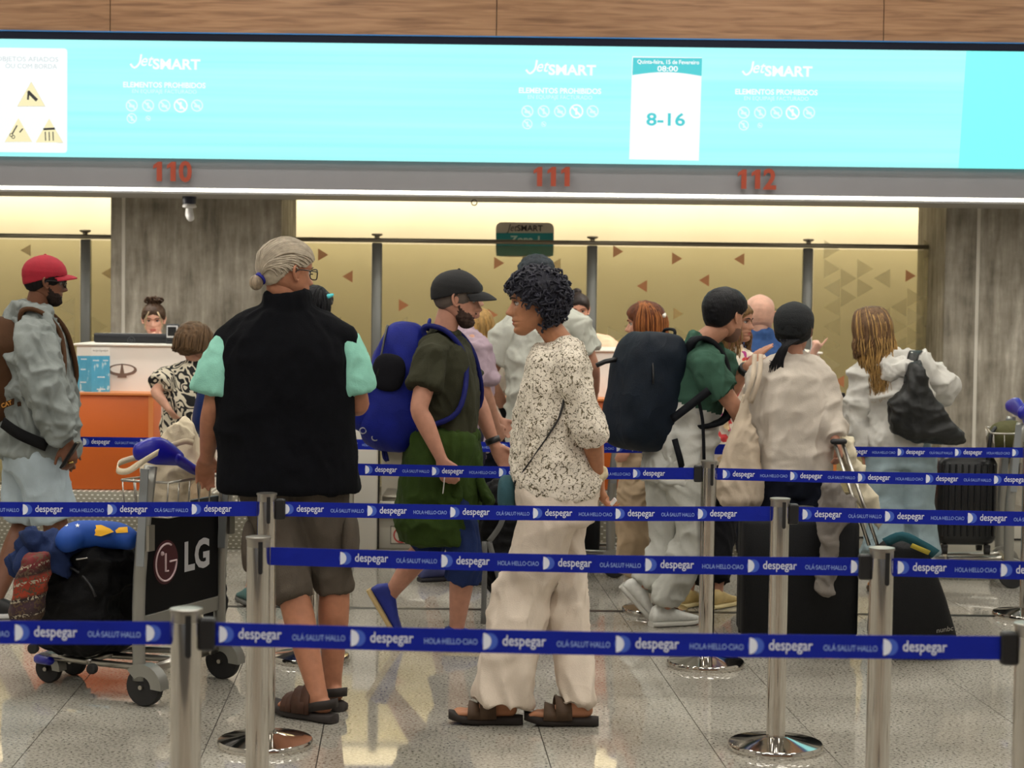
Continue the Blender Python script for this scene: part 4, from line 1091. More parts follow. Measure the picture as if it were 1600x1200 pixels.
    def footdir(s, sd):
        if 't' + sd in s.g:
            d = s.g['t' + sd] - s.g['a' + sd]; d.z = 0; return d.normalized()
        if 'T' + sd in s.g: return (s.g['T' + sd] - s.g['a' + sd]).normalized()
        return s.hfw
    def hand(s, mb, sd):
        """palm, four fingers and a thumb; spec: dir, palm normal (the side the palm faces), curl per finger"""
        h = s.hands.get(sd, {}); w = s.g['w' + sd]; e = s.g['e' + sd]; k = s.k * (.92 if s.fem else 1.0)
        d = Vector(h['dir']).normalized() if 'dir' in h else (w - e).normalized()
        pn = Vector(h.get('palm', s.rt * (1 if sd == 'l' else -1))); pn = (pn - d * pn.dot(d)).normalized()
        sdv = d.cross(pn) * (1 if sd == 'r' else -1)        # towards the thumb
        if 'thumb' in h and Vector(h['thumb']).dot(sdv) < 0: sdv = -sdv
        cu = h.get('curl', .35); cu = cu if isinstance(cu, (list, tuple)) else [cu] * 4
        pc = w + d * .05 * k
        mb.limb([w - d * .01 * k, w + d * .03 * k, w + d * .085 * k], [(.026 * k, .019 * k), (.036 * k, .017 * k), (.041 * k, .0125 * k)], 14, sdv)
        for i, (off, ln, r) in enumerate(((.030, .074, .0088), (.0105, .082, .009), (-.0095, .076, .0086), (-.029, .059, .0076))):
            p = w + d * (.086 - .006 * abs(i - 1)) * k + sdv * off * k; a = cu[i] * 1.15; dd = d.copy(); pts = [p - d * .015 * k, p]
            spread = sdv * (off * h.get('spread', .6))
            dd = (d + spread * 4).normalized(); axis = dd.cross(pn).normalized()
            for sg, fr in enumerate((.45, .31, .24)):
                dd = Matrix.Rotation(a * (.75 if sg == 0 else 1.0), 3, axis) @ dd
                p = p + dd * ln * fr * k; pts.append(p)
            mb.limb(pts, [r * 1.1 * k, r * 1.08 * k, r * k, r * .95 * k, r * .8 * k], 8, sub=2)
        tc_ = h.get('thumbcurl', .35)
        p = w + d * .025 * k + sdv * .026 * k; dd = (d * .75 + sdv * (.8 - .5 * tc_) + pn * (.15 + .6 * tc_)).normalized(); pts = [p - dd * .012 * k, p]
        for fr in (.034, .03, .024):
            p = p + dd * fr * k; pts.append(p); dd = (dd + (d * .35 - sdv * .25 * tc_ + pn * .2 * tc_)).normalized()
        mb.limb(pts, [.014 * k, .0135 * k, .0115 * k, .0105 * k, .0085 * k], 8, sub=2)
    # ---- face details
    def face(s, brow=(40, 30, 26), sides=(-1, 1)):
        for sg in sides:
            mb = MB(); c = s.H(.031 * sg, .0688, .0005)
            mb.ellipsoid(c, .0125 * s.hs, .0125 * s.hs, .0095 * s.hs, s.HR, 14, 10)
            eo = mb.build('eye', EYEW, s.t, True)
            mb = MB(); mb.ellipsoid(s.H(.0305 * sg, .0778, .0), .0062 * s.hs, .0045 * s.hs, .0062 * s.hs, s.HR, 10, 8); mb.build('iris', EYED, eo, True)
            mb = MB(); mb.limb([s.H(.0205 * sg, .0825, .002), s.H(.031 * sg, .084, .0085), s.H(.0445 * sg, .0745, .0035)], [.0012, .0018, .0012], 6); mb.build('upper_lid', mat('lash', (48, 34, 30), .6), eo, True)
            mb = MB(); mb.limb([s.H(.013 * sg, .0955, .0165), s.H(.03 * sg, .0945, .0225), s.H(.05 * sg, .079, .019)], [(.0022, .0032), (.0024, .0036), (.001, .002)], 6); mb.build('eyebrow', mat('brow_%d_%d_%d' % tuple(brow), brow, .9), s.t, True)
        return s
    # ---- patches lying on the head (hair, caps, beards)
    def patch(s, name, m, fn, smooth_grid=True, rough=0.0, rs=90, seed=3, solid=False):
        """fn(x, y, z) -> thickness array; where it is > 0 the patch exists"""
        G_ = HEADG[s.fem].copy(); Nn = HEADN[s.fem]
        x, y, z = G_[..., 0], G_[..., 1], G_[..., 2]
        th = fn(x, y, z)
        if rough: th = np.where(th > 0, th * (1 + rough * vnoise(G_.reshape(-1, 3), rs, seed).reshape(th.shape)) + rough * .25 * np.maximum(th, 0) * vnoise(G_.reshape(-1, 3), rs * 2.3, seed + 1).reshape(th.shape), th)
        Pp = (G_ + Nn * np.maximum(th, 0)[..., None]).reshape(-1, 3); ok = (th > 0).reshape(-1)
        faces = [f for f in HEADF if sum(ok[i] for i in f) >= 3]
        na = len(HA)
        n = len(Pp)
        if ok[n - na:].all(): faces.append(tuple(n - na + i for i in range(na)))
        used = sorted({i for f in faces for i in f}); mp_ = {i: q for q, i in enumerate(used)}
        Vw = [s.H(*Pp[i]) for i in used]
        mb = MB(); mb.add(Vw, [tuple(mp_[i] for i in f) for f in faces])
        return mb.build(name, m, s.t, True)
    def strands(s, name, m, paths, r=.004, seg=4, sub=3):
        mb = MB()
        for p in paths:
            n = len(p); rr = [r * (1 - .75 * (i / (n - 1)) ** 2) for i in range(n)]
            mb.limb(p, rr, seg, None, sub, False)
        o = mb.build(name, m, s.t, True); return o
    def on_head(s, d, off):
        """point of the head surface in local direction d, lifted by off"""
        G_ = HEADG[s.fem].reshape(-1, 3); N_ = G_ / np.linalg.norm(G_, axis=1, keepdims=True); d = np.array(d) / np.linalg.norm(d)
        w = np.maximum(N_ @ d, 0) ** 800; r_ = (w * np.linalg.norm(G_, axis=1)).sum() / (w.sum() + 1e-12)
        return s.H(*(d * (r_ + off)))
    # ---- clothes
    def top(s, name, m, tab, sleeve=None, sr=(.075, .07), voxel=.009, fold=.006, fscale=(9, 9, 5), seed=1, collar=None, post=None, smooth=4, sides='lr', trap=.062, shoulder=None, drop=.0):
        mb = MB(); s.torso(mb, tab)
        k = s.k
        for sd in sides:
            a = s.neck.lerp(s.g['s' + sd], .1) - V(0, 0, .02 * k); c = s.g['s' + sd] - V(0, 0, .005 * k)
            mb.limb([a, a.lerp(c, .6), c], [trap * k, trap * 1.06 * k, (shoulder or sr[0]) * k * .92], 14)
            if sleeve:
                t1 = sleeve if not isinstance(sleeve, dict) else sleeve[sd]
                if t1 > 0:
                    ts = [0, t1 * .25, t1 * .5, t1 * .75, t1]
                    if t1 > 1.05: ts = [0, .35, .7, 1.0, 1 + (t1 - 1) * .5, t1]
                    mb.limb([s.along(sd, t) - V(0, 0, drop * t / t1) for t in ts], [np.interp(t, np.linspace(0, t1, len(sr)), sr) * k for t in ts], 16, sub=4, round_ends=False)
        if collar:
            r0, r1, h = collar
            u = (s.headc - s.neck).normalized()
            mb.limb([s.spine(.93), s.spine(1.0), s.spine(1.0) + (u * .6 + V(0, 0, .4)) * h], [r0 * k, (r0 + r1) / 2 * k, r1 * k], 18, round_ends=False)
        return job(mb, name, m, s.t, voxel, smooth, fold, fscale, seed, post)
    def pants(s, name, m, t1, radii, tab=None, voxel=.01, fold=.006, fscale=(10, 10, 4), seed=2, smooth=4, post=None, flat=1.0):
        mb = MB()
        s.torso(mb, tab or [(-.2, .165, .125), (-.08, .185, .138), (.08, .178, .132), (.24, .162, .122)])
        for sd in 'lr':
            tt = t1 if not isinstance(t1, dict) else t1[sd]
            ts = [t for t in (0, .25, .5, .75, 1, 1.25, 1.5, 1.75) if t < tt - .08] + [tt]
            pts = [s.along(sd, t, 'leg') for t in ts]
            rd = radii[sd] if isinstance(radii, dict) else radii
            mb.limb(pts, [(np.interp(t, np.linspace(0, tt, len(rd)), rd) * s.k, np.interp(t, np.linspace(0, tt, len(rd)), rd) * s.k * flat) for t in ts], 18, s.hrt, sub=4, round_ends=False)
        return job(mb, name, m, s.t, voxel, smooth, fold, fscale, seed, post)
    def shoe(s, sd, up_c, sole_c, name='shoe', pitch=0, ln=.27, extra=None, rough=.6):
        """ankle joint sits 9 cm above the sole"""
        k = s.k; a = s.g['a' + sd]; d = s.footdir(sd); side = d.cross(V(0, 0, 1))
        side = side.normalized() if side.length > .1 else s.hrt
        up_ = side.cross(d).normalized()
        heel = a - up_ * .088 * k - d * .065 * k
        def q(u, v, w): return heel + d * (u * ln * k) + side * v * k + up_ * w * k
        sec = [(-.01, .026, .03, .07), (.05, .036, .0, .1), (.18, .042, 0, .115), (.32, .042, 0, .104), (.48, .045, 0, .084), (.65, .051, 0, .066), (.82, .05, 0, .054), (.94, .04, 0, .044), (1.0, .022, 0, .03)]
        rg = []
        for (u, w, lo, hi) in sec:
            rg.append([q(u, w * spow(math.cos(t), .8), .018 + (hi - .018) * .5 * (1 + spow(math.sin(t), .9)) * (1 if u > .02 else .9)) for t in (2 * math.pi * i / 18 for i in range(18))])
        mb = MB(); mb.loft(rg); su = mat('shoe_%d_%d_%d' % tuple(up_c), up_c, rough, var=.1, vscale=40)
        o = mb.build(name, su, s.t, True)
        rg = []
        for (u, w, lo, hi) in sec:
            ww = w * 1.1 + .002; z0 = .0 if u < .8 else .01 * (u - .8) / .2
            rg.append([q(u + (.01 if u > .5 else -.01), ww * spow(math.cos(t), .7), z0 + .026 * .5 * (1 + spow(math.sin(t), .5))) for t in (2 * math.pi * i / 18 for i in range(18))])
        mb = MB(); mb.loft(rg); mb.build('sole', mat('sole_%d_%d_%d' % tuple(sole_c), sole_c, .7), o, 50)
        if extra:
            mb = MB()
            for i in range(5):
                u = .34 + i * .07; z = .09 - i * .008
                mb.tube([q(u, -.022, z - .004), q(u + .01, 0, z + .004), q(u, .022, z - .004)], .0028, 5, sub=2)
            mb.build('laces', mat('lace_%d_%d_%d' % tuple(extra), extra, .8), o, True)
        # the throat of the shoe
        return q
    def sandal(s, sd, sole_c, strap_c, ln=.27, closed=False):
        k = s.k; a = s.g['a' + sd]; d = s.footdir(sd); d = V(d.x, d.y, 0).normalized(); side = d.cross(V(0, 0, 1)).normalized(); up_ = V(0, 0, 1)
        heel = V(a.x, a.y, 0) - d * .075 * k
        def q(u, v, w): return heel + d * (u * ln * k) + side * v * k + up_ * w * k
        rg = []
        for (u, w) in ((-.02, .02), (.02, .033), (.15, .038), (.4, .037), (.65, .049), (.85, .048), (.97, .035), (1.02, .02)):
            lift = max(0, u - .75) * .07
            rg.append([q(u, w * spow(math.cos(t), .7), lift + .034 * .5 * (1 + spow(math.sin(t), .45))) for t in (2 * math.pi * i / 18 for i in range(18))])
        mb = MB(); mb.loft(rg); so_ = mb.build('sandal_sole', mat('sole_%d_%d_%d' % tuple(sole_c), sole_c, .8), s.t, 60)
        sm_ = mat('strap_%d_%d_%d' % tuple(strap_c), strap_c, .7, var=.12, vscale=40)
        def band(u, u2, w, hgt, wid, nm='sandal_strap'):
            pts = [q(u + (u2 - u) * i / 8, w * math.cos(math.pi * (1 - i / 8)), .026 + hgt * math.sin(math.pi * i / 8) ** .7) for i in range(9)]
            mb = MB(); mb.strip(pts, wid, [d * 1.0 + up_ * .35] * 9, .005); mb.build(nm, sm_, so_, True)
        band(.46, .52, .047, .078, .06); band(.66, .64, .05, .052, .05)
        if closed:
            band(.36, .4, .043, .1, .04); band(.62, .62, .05, .06, .022)
            mb = MB(); mb.strip([q(.36, -.04, .045), q(.16, -.036, .062), q(.03, -.028, .07), q(-.005, 0, .072), q(.03, .028, .07), q(.16, .036, .062), q(.36, .04, .045)], .034, up_, .005); mb.build('heel_strap', mat('strap_dark', (34, 26, 22), .7), so_, True)
        return q
    def cap(s, m, brim_len=.075, z0=.028, off=.013, btilt=.0, name='cap', tall=0.0):
        o = s.patch(name, m, lambda x, y, z: np.where(z > z0 - .36 * np.clip(-y + .02, 0, .12) + .012 * np.clip(y, 0, .1) / .1, off + tall * np.clip((z - .02) / .08, 0, 1), -1), rough=0)
        mb = MB(); top_, bot = [], []
        n = 16; rows = []
        for r_ in range(5):
            u = r_ / 4; row = []
            for i in range(n + 1):
                a = math.radians(-68 + 136 * i / n)
                rx, ry = .088 + .003 * u, .106 + brim_len * u * math.cos(a) ** .35
                row.append(s.H(rx * math.sin(a), ry * math.cos(a) - .002, z0 + .021 - .024 * math.sin(a) ** 2 - (.012 + btilt) * u * u))
            rows.append(row)
        P = [p for r_ in rows for p in r_]; upv = s.HR @ V(0, 0, .006)
        Q = [p - upv for p in P]; N_ = len(P); fc = []
        for r_ in range(4):
            for i in range(n):
                a, b_, c, d = r_ * (n + 1) + i, r_ * (n + 1) + i + 1, (r_ + 1) * (n + 1) + i + 1, (r_ + 1) * (n + 1) + i
                fc.append((a, b_, c, d)); fc.append((N_ + d, N_ + c, N_ + b_, N_ + a))
        for i in range(n):
            a, b_ = 4 * (n + 1) + i, 4 * (n + 1) + i + 1; fc.append((b_, a, N_ + a, N_ + b_)); fc.append((i, i + 1, N_ + i + 1, N_ + i))
        mb.add(P + Q, fc); mb.build('cap_brim', m, o, 50)
        mb = MB(); mb.ellipsoid(s.H(0, -.005, .116 + off + tall), .007, .007, .004, s.HR, 8, 5); mb.build('cap_button', m, o, True)
        return o
    def glasses(s, m, rim=.0022):
        for sg in (-1, 1):
            c = (.033 * sg, .103, -.003); mb = MB()
            pts = [s.H(c[0] + .025 * spow(math.cos(a), .7), c[1] - .006 * abs(math.cos(a)), c[2] + .019 * spow(math.sin(a), .7)) for a in np.linspace(0, 2 * math.pi, 21)]
            mb.tube(pts, rim * s.hs, 6); ro = mb.build('glasses_rim', m, s.t, True)
            mb = MB(); mb.tube([s.H(.058 * sg, .098, .006), s.H(.078 * sg, .06, .007), s.H(.083 * sg, .005, .008), s.H(.082 * sg, -.012, -.004)], rim * s.hs, 6, sub=3); mb.build('glasses_temple', m, ro, True)
        mb = MB(); mb.tube([s.H(-.009, .108, .0), s.H(.009, .108, .0)], rim * s.hs, 6); mb.build('glasses_bridge', m, s.t, True)
    def hair_short(s, m, line=.045, th=.012, nape=-.05, side=.0, rough=.25, name='hair', top_=.0, rs=90):
        def fn(x, y, z):
            lim = np.where(y > .03, line - .02 * np.clip(np.abs(x) / .07, 0, 1) - .03 * np.clip((.09 - y) / .06, 0, 1), side + (nape - side) * np.clip((-y - .0) / .06, 0, 1))
            v = (z - lim) / .02
            return np.where(v > 0, (th + top_ * np.clip(z / .1, 0, 1)) * np.clip(v, .12, 1), -1)
        return s.patch(name, m, fn, rough=rough, rs=rs)
def wrap(fig, name, m, pts, width, up, parent=None, thick=.004):
    mb = MB(); mb.strip(pts, width, up, thick); return mb.build(name, m, parent or fig.t, True)
def ring_band(mb, c, d, r, w, thick=.003):
    """band around a limb: centre c, axis d"""
    d = Vector(d).normalized(); M = frame(d.orthogonal(), d)
    mb.lathe([(r, -w / 2), (r + thick, -w / 2), (r + thick, w / 2), (r, w / 2)], 20, c, M)

def pillow(outline, Y, thick, name, m, parent, voxel=.008, fold=.006, fscale=(10, 10, 8), seed=1, front=1.0, smooth=3):
    """soft flat thing: an outline in the picture plane at distance Y (or one distance per corner), swelling to both sides"""
    n = len(outline); ys = Y if isinstance(Y, (list, tuple)) else [Y] * n
    P = [W(px, py, y) for (px, py), y in zip(outline, ys)]
    C = sum(P, Vector()) / n; mb = MB(); rings = []
    for (k, d_) in ((.35, -1), (.7, -.92), (.9, -.65), (1.0, 0), (.9, .65), (.7, .92), (.35, 1)):
        rings.append([C + (p - C) * k + V(0, d_ * thick * (front if d_ < 0 else 1), 0) for p in P])
    mb.loft(rings)
    return job(mb, name, m, parent, voxel, smooth, fold, fscale, seed)
# ================================================================== helpers for worn and carried things
def backpack(fig, label, size, c, m, m2, strap_m=None, lean=None, straps='lr', nh=3.2, nv=3.0, taper=.0, pocket=True, cat='backpack', side_m=None, seed=4, strap_w=.07, ytop=.36):
    w, d, h = size; fw = fig.fw; rt = fig.rt; c = Vector(c)
    up = (lean or (fig.neck - fig.hip)).normalized(); M = Matrix((rt, (up.cross(rt)).normalized(), up)).transposed(); fwv = up.cross(rt)
    t = thing('backpack', label, cat, c - up * h)
    mb = superell(MB(), c, M, (w, d, h), nh, nv, 56, 40, warp=.014, wscale=13, seed=seed, taper=taper); bb = mb.build('bag_body', m, t, True)
    if pocket:
        mb = superell(MB(), c - fwv * d * .62 - up * h * .28, M, (w * .74, d * .52, h * .5), 3, 3, 24, 14, warp=.008, wscale=11, seed=seed + 1); mb.build('front_pocket', m2, bb, True)
    # top handle
    a = c + up * h * .93 + fwv * d * .5
    MB().tube([a - rt * .05, a - rt * .045 + up * .045, a + rt * .045 + up * .045, a + rt * .05], .008, 8, sub=4).build('grab_handle', m2, bb, True)
    # zip line
    pts = [c + M @ V(w * 1.0 * math.cos(x), -d * .55, h * .9 * math.sin(x)) for x in np.linspace(.15, math.pi - .15, 18)]
    MB().tube(pts, .005, 6).build('zip', BLACKP, bb, True)
    sm_ = strap_m or m2
    for sd in straps:
        sg = 1 if sd == 'r' else -1
        sh = fig.neck.lerp(fig.g['s' + sd], .55) + V(0, 0, .07 * fig.k)
        pts = [c + up * h * ytop + rt * sg * .07 + fwv * d * .8, sh - fwv * .06 - V(0, 0, .0), sh + fwv * .05, sh + fwv * .135 - V(0, 0, .12), fig.g['s' + sd] + fwv * .12 - V(0, 0, .24) + rt * sg * .01, c - up * h * .55 + rt * sg * w * .9 + fwv * d * .7]
        C, _ = resample(pts, [1] * len(pts), 6)
        mb = MB(); mb.strip(C, strap_w, [rt * 1.0] * len(C), .022); mb.build('shoulder_strap', sm_, t, True)
    return t, M, fwv, up
def long_hair(fig, name, m, n, L, a0=-2.0, a1=2.0, r=.005, wave=.012, seed=1, out=.0, dirw=(0, 0, -1), pull=None, r0=.1):
    rg = random.Random(seed); paths = []
    for i in range(n):
        a = rg.uniform(a0, a1); sx, sy = math.sin(a), -math.cos(a); j = lambda q: rg.uniform(-q, q)
        o = rg.uniform(.0, .014) + out
        P = [fig.H(sx * .012 + j(.006), .015 + j(.02), .119 + o * .3), fig.H(sx * (.058 + o), sy * .068 + .0, .092 + o * .5), fig.H(sx * (.084 + o) , sy * (.106 + o), .03), fig.H(sx * (.086 + o), sy * (.108 + o), -.04)]
        ln = L * rg.uniform(.75, 1.05); k = 4; last = P[-1]; ph = rg.uniform(0, 6.28); am = wave * rg.uniform(.5, 1.3)
        for q in range(1, k + 1):
            u = q / k
            pt = last + Vector(dirw) * (ln * u) + V(am * math.sin(ph + u * 5), am * math.cos(ph + u * 5) * .6, 0)
            if pull is not None: pt = pt.lerp(Vector(pull) + V(j(.03), j(.03), -ln * u), .5 * u)
            P.append(pt)
        paths.append(P)
    return fig.strands(name, m, paths, r, 5, 3)
def hairm(name, c, rough=.42): return mat(name, c, max(rough, .5), var=.45, vscale=60, stretch=(1, 1, .25), bump=.35, bscale=160, spec=.22)

def beard_fn(x, y, z, top_, th):
    """beard along jaw and chin, ragged at its edge, clear of the mouth"""
    P = np.stack([x, y, z], -1).reshape(-1, 3); nz = (vnoise(P, 130, 3) * .006 + vnoise(P, 60, 4) * .005).reshape(x.shape)
    lim = top_ - .03 * np.clip((y - .045) / .03, 0, 1) * np.clip((.05 - np.abs(x)) / .02, 0, 1) * np.where(np.abs(x) > .02, .6, 0) + .045 * np.clip((.035 - y) / .03, 0, 1)
    v = np.minimum(lim - z, (y - .006) * 1.2) + nz
    mouth = (np.abs(x) < .022) & (z > -.079) & (z < -.054)
    return np.where((v > 0) & ~mouth & (z < -.005), th * np.clip(v / .018, .1, 1), -1)
# ================================================================== 1 the vest man
f = Fig('grey-haired person with a bun, black fleece vest and mint shirt, hand on the cart', 7.1, -4,
  dict(hip=(450, 712), chest=(445, 590), neck=(450, 482), head=(447, 425), sl=(362, 532), sr=(533, 532), el=(333, 640, -.02), wl=(323, 715, .12), er=(560, 632, .04), wr=(530, 622, .28),
       kl=(455, 915, -.04), al=('g', 497, 1126), tl=(430, 1090, -.02), kr=(522, 912, .05), ar=('g', 519, 1106), tr=(470, 1060, .35)), ht=1.86, skin_c=(176, 120, 92),
  head=dict(yaw=52, pitch=3), vox=.0075, hands={'l': dict(dir=(-.15, .55, -.5), palm=(0, 0, -1), curl=.55, thumb=(1, .3, 0))})
vest = f
f.body(feet=True); f.face((120, 110, 100), (1,))
BLKF = mat('black_fleece', (9, 10, 15), .95, var=.2, vscale=30, bump=.3, bscale=220, spec=.15)
f.top('fleece_vest', BLKF, [(-.24, .252, .158), (-.2, .256, .162), (0, .25, .165), (.3, .247, .16), (.6, .247, .155), (.74, .243, .152), (.84, .222, .138), (.91, .175, .115), (.98, .1, .092)], None, (.083,), fold=.005, fscale=(7, 7, 3), seed=3, collar=(.098, .086, .062), trap=.074, shoulder=.07)
f.top('mint_shirt', fabric('mint_cotton', (140, 200, 182)), [(.3, .15, .1), (.6, .15, .1), (.8, .13, .09), (.88, .08, .07)], .78, (.06, .078, .088, .096), fold=.005, fscale=(8, 8, 6), seed=8, trap=.04)
f.pants('cargo_shorts', fabric('taupe_cotton', (84, 76, 67), var=.1), {'l': 1.12, 'r': 1.08}, (.105, .1, .088, .076, .068), fold=.006, fscale=(8, 8, 4), seed=5, tab=[(-.2, .165, .125), (-.12, .2, .14), (.05, .195, .14)])
for (px, py, d_) in ((392, 850, -.02), (548, 845, .03)):
    mb = superell(MB(), f.P((px, py, d_)), Matrix.Identity(3), (.028, .085, .1), 3, 3.4, 20, 14, warp=.01, seed=9); mb.build('cargo_pocket', MATS['taupe_cotton'], f.t, True)
for sd in 'lr': f.sandal(sd, (46, 40, 38), (72, 44, 30), .285, True)
HG = mat('grey_blond_hair', (172, 160, 142), .5, var=.22, vscale=40, stretch=(1, 1, 1), spec=.3)
f.patch('hair', HG, lambda x, y, z: np.where(((z > .048 - .03 * np.clip((.085 - y) / .05, 0, 1)) & (y > .02)) | ((y <= .02) & (z > .02 - 1.3 * np.clip(-y - .015, 0, .12)) & (z > -.075)), .0075, -1), rough=.0, rs=60)
rg = random.Random(2); bun = f.H(-.01, -.1, -.034); P_ = []
for i in range(260):
    a = rg.uniform(-1.9, 1.9); e = rg.uniform(0, 1); x0 = .078 * math.sin(a); q = rg.uniform(.012, .016)
    y0 = .08 * math.cos(a) * .9; z0 = .10 - .07 * abs(a) / 1.9
    az = rg.uniform(-2.35, 2.35); d0 = np.array([math.sin(az) * .078, math.cos(az) * .095, np.interp(abs(az), [0, .8, 1.5, 2.35], [.05, .035, .012, -.02]) + rg.uniform(0, .045)]); d1 = np.array([-.01, -.1, -.03])
    d0 /= np.linalg.norm(d0); d1 /= np.linalg.norm(d1); om = math.acos(max(-1, min(1, float(d0 @ d1))))
    # sweep over the crown rather than straight through
    dm = (d0 + d1) / 2 + np.array([math.sin(az) * .35, 0, .55]); dm /= np.linalg.norm(dm); L_ = []
    for u in np.linspace(0, 1, 8): L_.append(f.on_head((1 - u) ** 2 * d0 + 2 * u * (1 - u) * dm + u * u * d1, .0095 + .004 * e * math.sin(math.pi * u)))
    P_.append(L_)
f.strands('hair_strands', HG, P_, .0036, 4, 2)
mb = MB(); mb.ellipsoid(bun + f.HR @ V(-.008, -.012, -.012), .03, .026, .03, f.HR, 14, 10)
mb.build('hair_bun', hairm('bun_hair', (150, 134, 114)), f.t, True)
mb = MB(); ring_band(mb, bun + f.HR @ V(0, .002, .004), f.HR @ V(.1, -.6, -.6), .02, .014, .005); mb.build('hair_tie', mat('tie_blue', (28, 34, 150), .6), f.t, True)
f.glasses(mat('glasses_black', (24, 22, 24), .3))

# ================================================================== 2 the blouse woman
f = Fig('curly dark-haired person in a leaf-print blouse and wide off-white trousers, hands behind the back', 7.0, -90,
  dict(hip=(870, 748), chest=(866, 622), neck=(878, 540), head=(839, 474), sl=(893, 578, -.15), sr=(885, 578, .15), el=(921, 668, -.19), wl=(935, 748, -.06), er=(926, 665, .19), wr=(936, 756, .05),
       kl=(815, 930, -.05), al=('g', 784, 1131), kr=(886, 930, .05), ar=('g', 902, 1133)), ht=1.74, fem=True, skin_c=(172, 118, 86), vox=.0065,
  head=dict(yaw=-92, pitch=2, scale=1.06), hands={'l': dict(dir=(.1, .45, -.9), palm=(.8, .3, 0), curl=.45), 'r': dict(dir=(.25, -.5, -.8), palm=(.7, -.3, 0), curl=[.3, .4, .6, .7])})
blouse = f
f.body(ears='l', feet=True); f.face((46, 36, 32))
m, nt, b, tc, N, ramp, L = nodes_of('leaf_print', .85)
v1 = N('ShaderNodeTexNoise', Scale=26.0, Detail=2.0); L(tc.outputs['Object'], v1.inputs['Vector'])
mixv = N('ShaderNodeMix', data_type='VECTOR'); mixv.inputs[0].default_value = .035; L(tc.outputs['Object'], mixv.inputs[4]); L(v1.outputs['Color'], mixv.inputs[5])
vo = N('ShaderNodeTexVoronoi', Scale=44.0, feature='DISTANCE_TO_EDGE'); L(mixv.outputs[1], vo.inputs['Vector'])
vc = N('ShaderNodeTexVoronoi', Scale=44.0); L(mixv.outputs[1], vc.inputs['Vector'])
n3 = N('ShaderNodeTexNoise', Scale=46.0, Detail=1.0, Distortion=2.5); L(tc.outputs['Object'], n3.inputs['Vector'])
r0_ = ramp([(.53, (0, 0, 0)), (.545, (255, 255, 255))]); L(n3.outputs['Fac'], r0_.inputs[0])
r1_ = ramp([(.07, (255, 255, 255)), (.1, (0, 0, 0))]); L(vo.outputs['Distance'], r1_.inputs[0])
mu = N('ShaderNodeMath', operation='MULTIPLY'); L(r0_.outputs[0], mu.inputs[0]); L(r1_.outputs[0], mu.inputs[1])
n4 = N('ShaderNodeTexNoise', Scale=60.0, Detail=2.0, Distortion=3.0); L(tc.outputs['Object'], n4.inputs['Vector'])
r2_ = ramp([(.6, (0, 0, 0)), (.625, (255, 255, 255))]); L(n4.outputs['Fac'], r2_.inputs[0])
mxm = N('ShaderNodeMath', operation='MAXIMUM'); L(mu.outputs[0], mxm.inputs[0]); L(r2_.outputs[0], mxm.inputs[1])
mc = N('ShaderNodeMix', data_type='RGBA'); mc.inputs[6].default_value = lin((222, 212, 196))
r3_ = ramp([(.3, (64, 58, 48)), (.6, (98, 86, 56)), (.75, (132, 112, 68))]); L(n4.outputs['Color'], r3_.inputs[0]); L(r3_.outputs[0], mc.inputs[7]); L(mxm.outputs[0], mc.inputs[0]); L(mc.outputs[2], b.inputs['Base Color'])
LEAFP = m
f.top('leaf_print_blouse', LEAFP, [(-.13, .19, .158, -.012), (-.02, .19, .165), (.2, .175, .155), (.45, .165, .14), (.7, .165, .128), (.86, .155, .122), (.94, .12, .1), (1.0, .076, .078)], 1.2, (.074, .068, .06, .055), fold=.008, fscale=(7, 7, 4), seed=12, trap=.066)
OFFW = fabric('off_white_linen', (214, 200, 184), var=.05)
f.pants('wide_trousers', OFFW, {'l': 2.02, 'r': 2.04}, {'l': (.1, .105, .1, .108, .118), 'r': (.1, .1, .088, .08, .078)}, fold=.008, fscale=(9, 9, 2.2), seed=15, tab=[(-.3, .18, .14), (-.1, .19, .155), (.08, .175, .145), (.2, .165, .135)])
for sd in 'lr': f.sandal(sd, (34, 26, 22), (74, 54, 36), .272)
CURL = hairm('dark_curly_hair', (30, 30, 40), .4)
def cmask(x, y, z):
    line = np.where(y > .02, .05 - .055 * np.clip((.088 - y) / .06, 0, 1), -.005 - .08 * np.clip((-y + .005) / .03, 0, 1))
    return np.where((z > line) | ((y < -.01) & (z > -.095)), .02, -1)
f.patch('hair', CURL, cmask, rough=.35, rs=48)
Gf = HEADG[True].reshape(-1, 3); Nf = HEADN[True].reshape(-1, 3); mk = np.where(cmask(Gf[:, 0], Gf[:, 1], Gf[:, 2]) > 0)[0]; rg = random.Random(4); P_ = []
for i in range(620):
    j = mk[rg.randrange(len(mk))]; p = Vector(Gf[j]); n_ = Vector(Nf[j]); t1_ = n_.orthogonal().normalized(); t1_.rotate(Matrix.Rotation(rg.uniform(0, 6.28), 3, n_)); t2_ = n_.cross(t1_)
    R_ = rg.uniform(.006, .012); ph = rg.uniform(0, 6.28); h0 = rg.uniform(.014, .028); pts = []
    for q in range(7):
        a = ph + q * .95; pts.append(f.H(*(p + n_ * (h0 + R_ * .6 * math.sin(a)) + t1_ * (R_ * math.cos(a)) + t2_ * (q - 3) * .0055 - V(0, 0, .001 * q))))
    P_.append(pts)
f.strands('curls', hairm('dark_curls', (44, 44, 54), .38), P_, .0046, 5, 2)
mb = MB(); mb.ellipsoid(f.H(-.083, -.0, -.033), .005, .005, .005); mb.build('earring', mat('pearl', (232, 226, 214), .25), f.t, True)
C_ = [f.spine(1.02) + V(-.062 * math.cos(a) - .004, -.066 * math.sin(a), .016 - .045 * max(0, math.cos(a))) for a in np.linspace(-2.4, 2.4, 26)]
mb = MB()
for p in C_: mb.ellipsoid(p, .0045, .0045, .0045, None, 8, 5)
o = mb.build('bead_necklace', MATS['pearl'], f.t, True); o['kind'] = 'stuff'
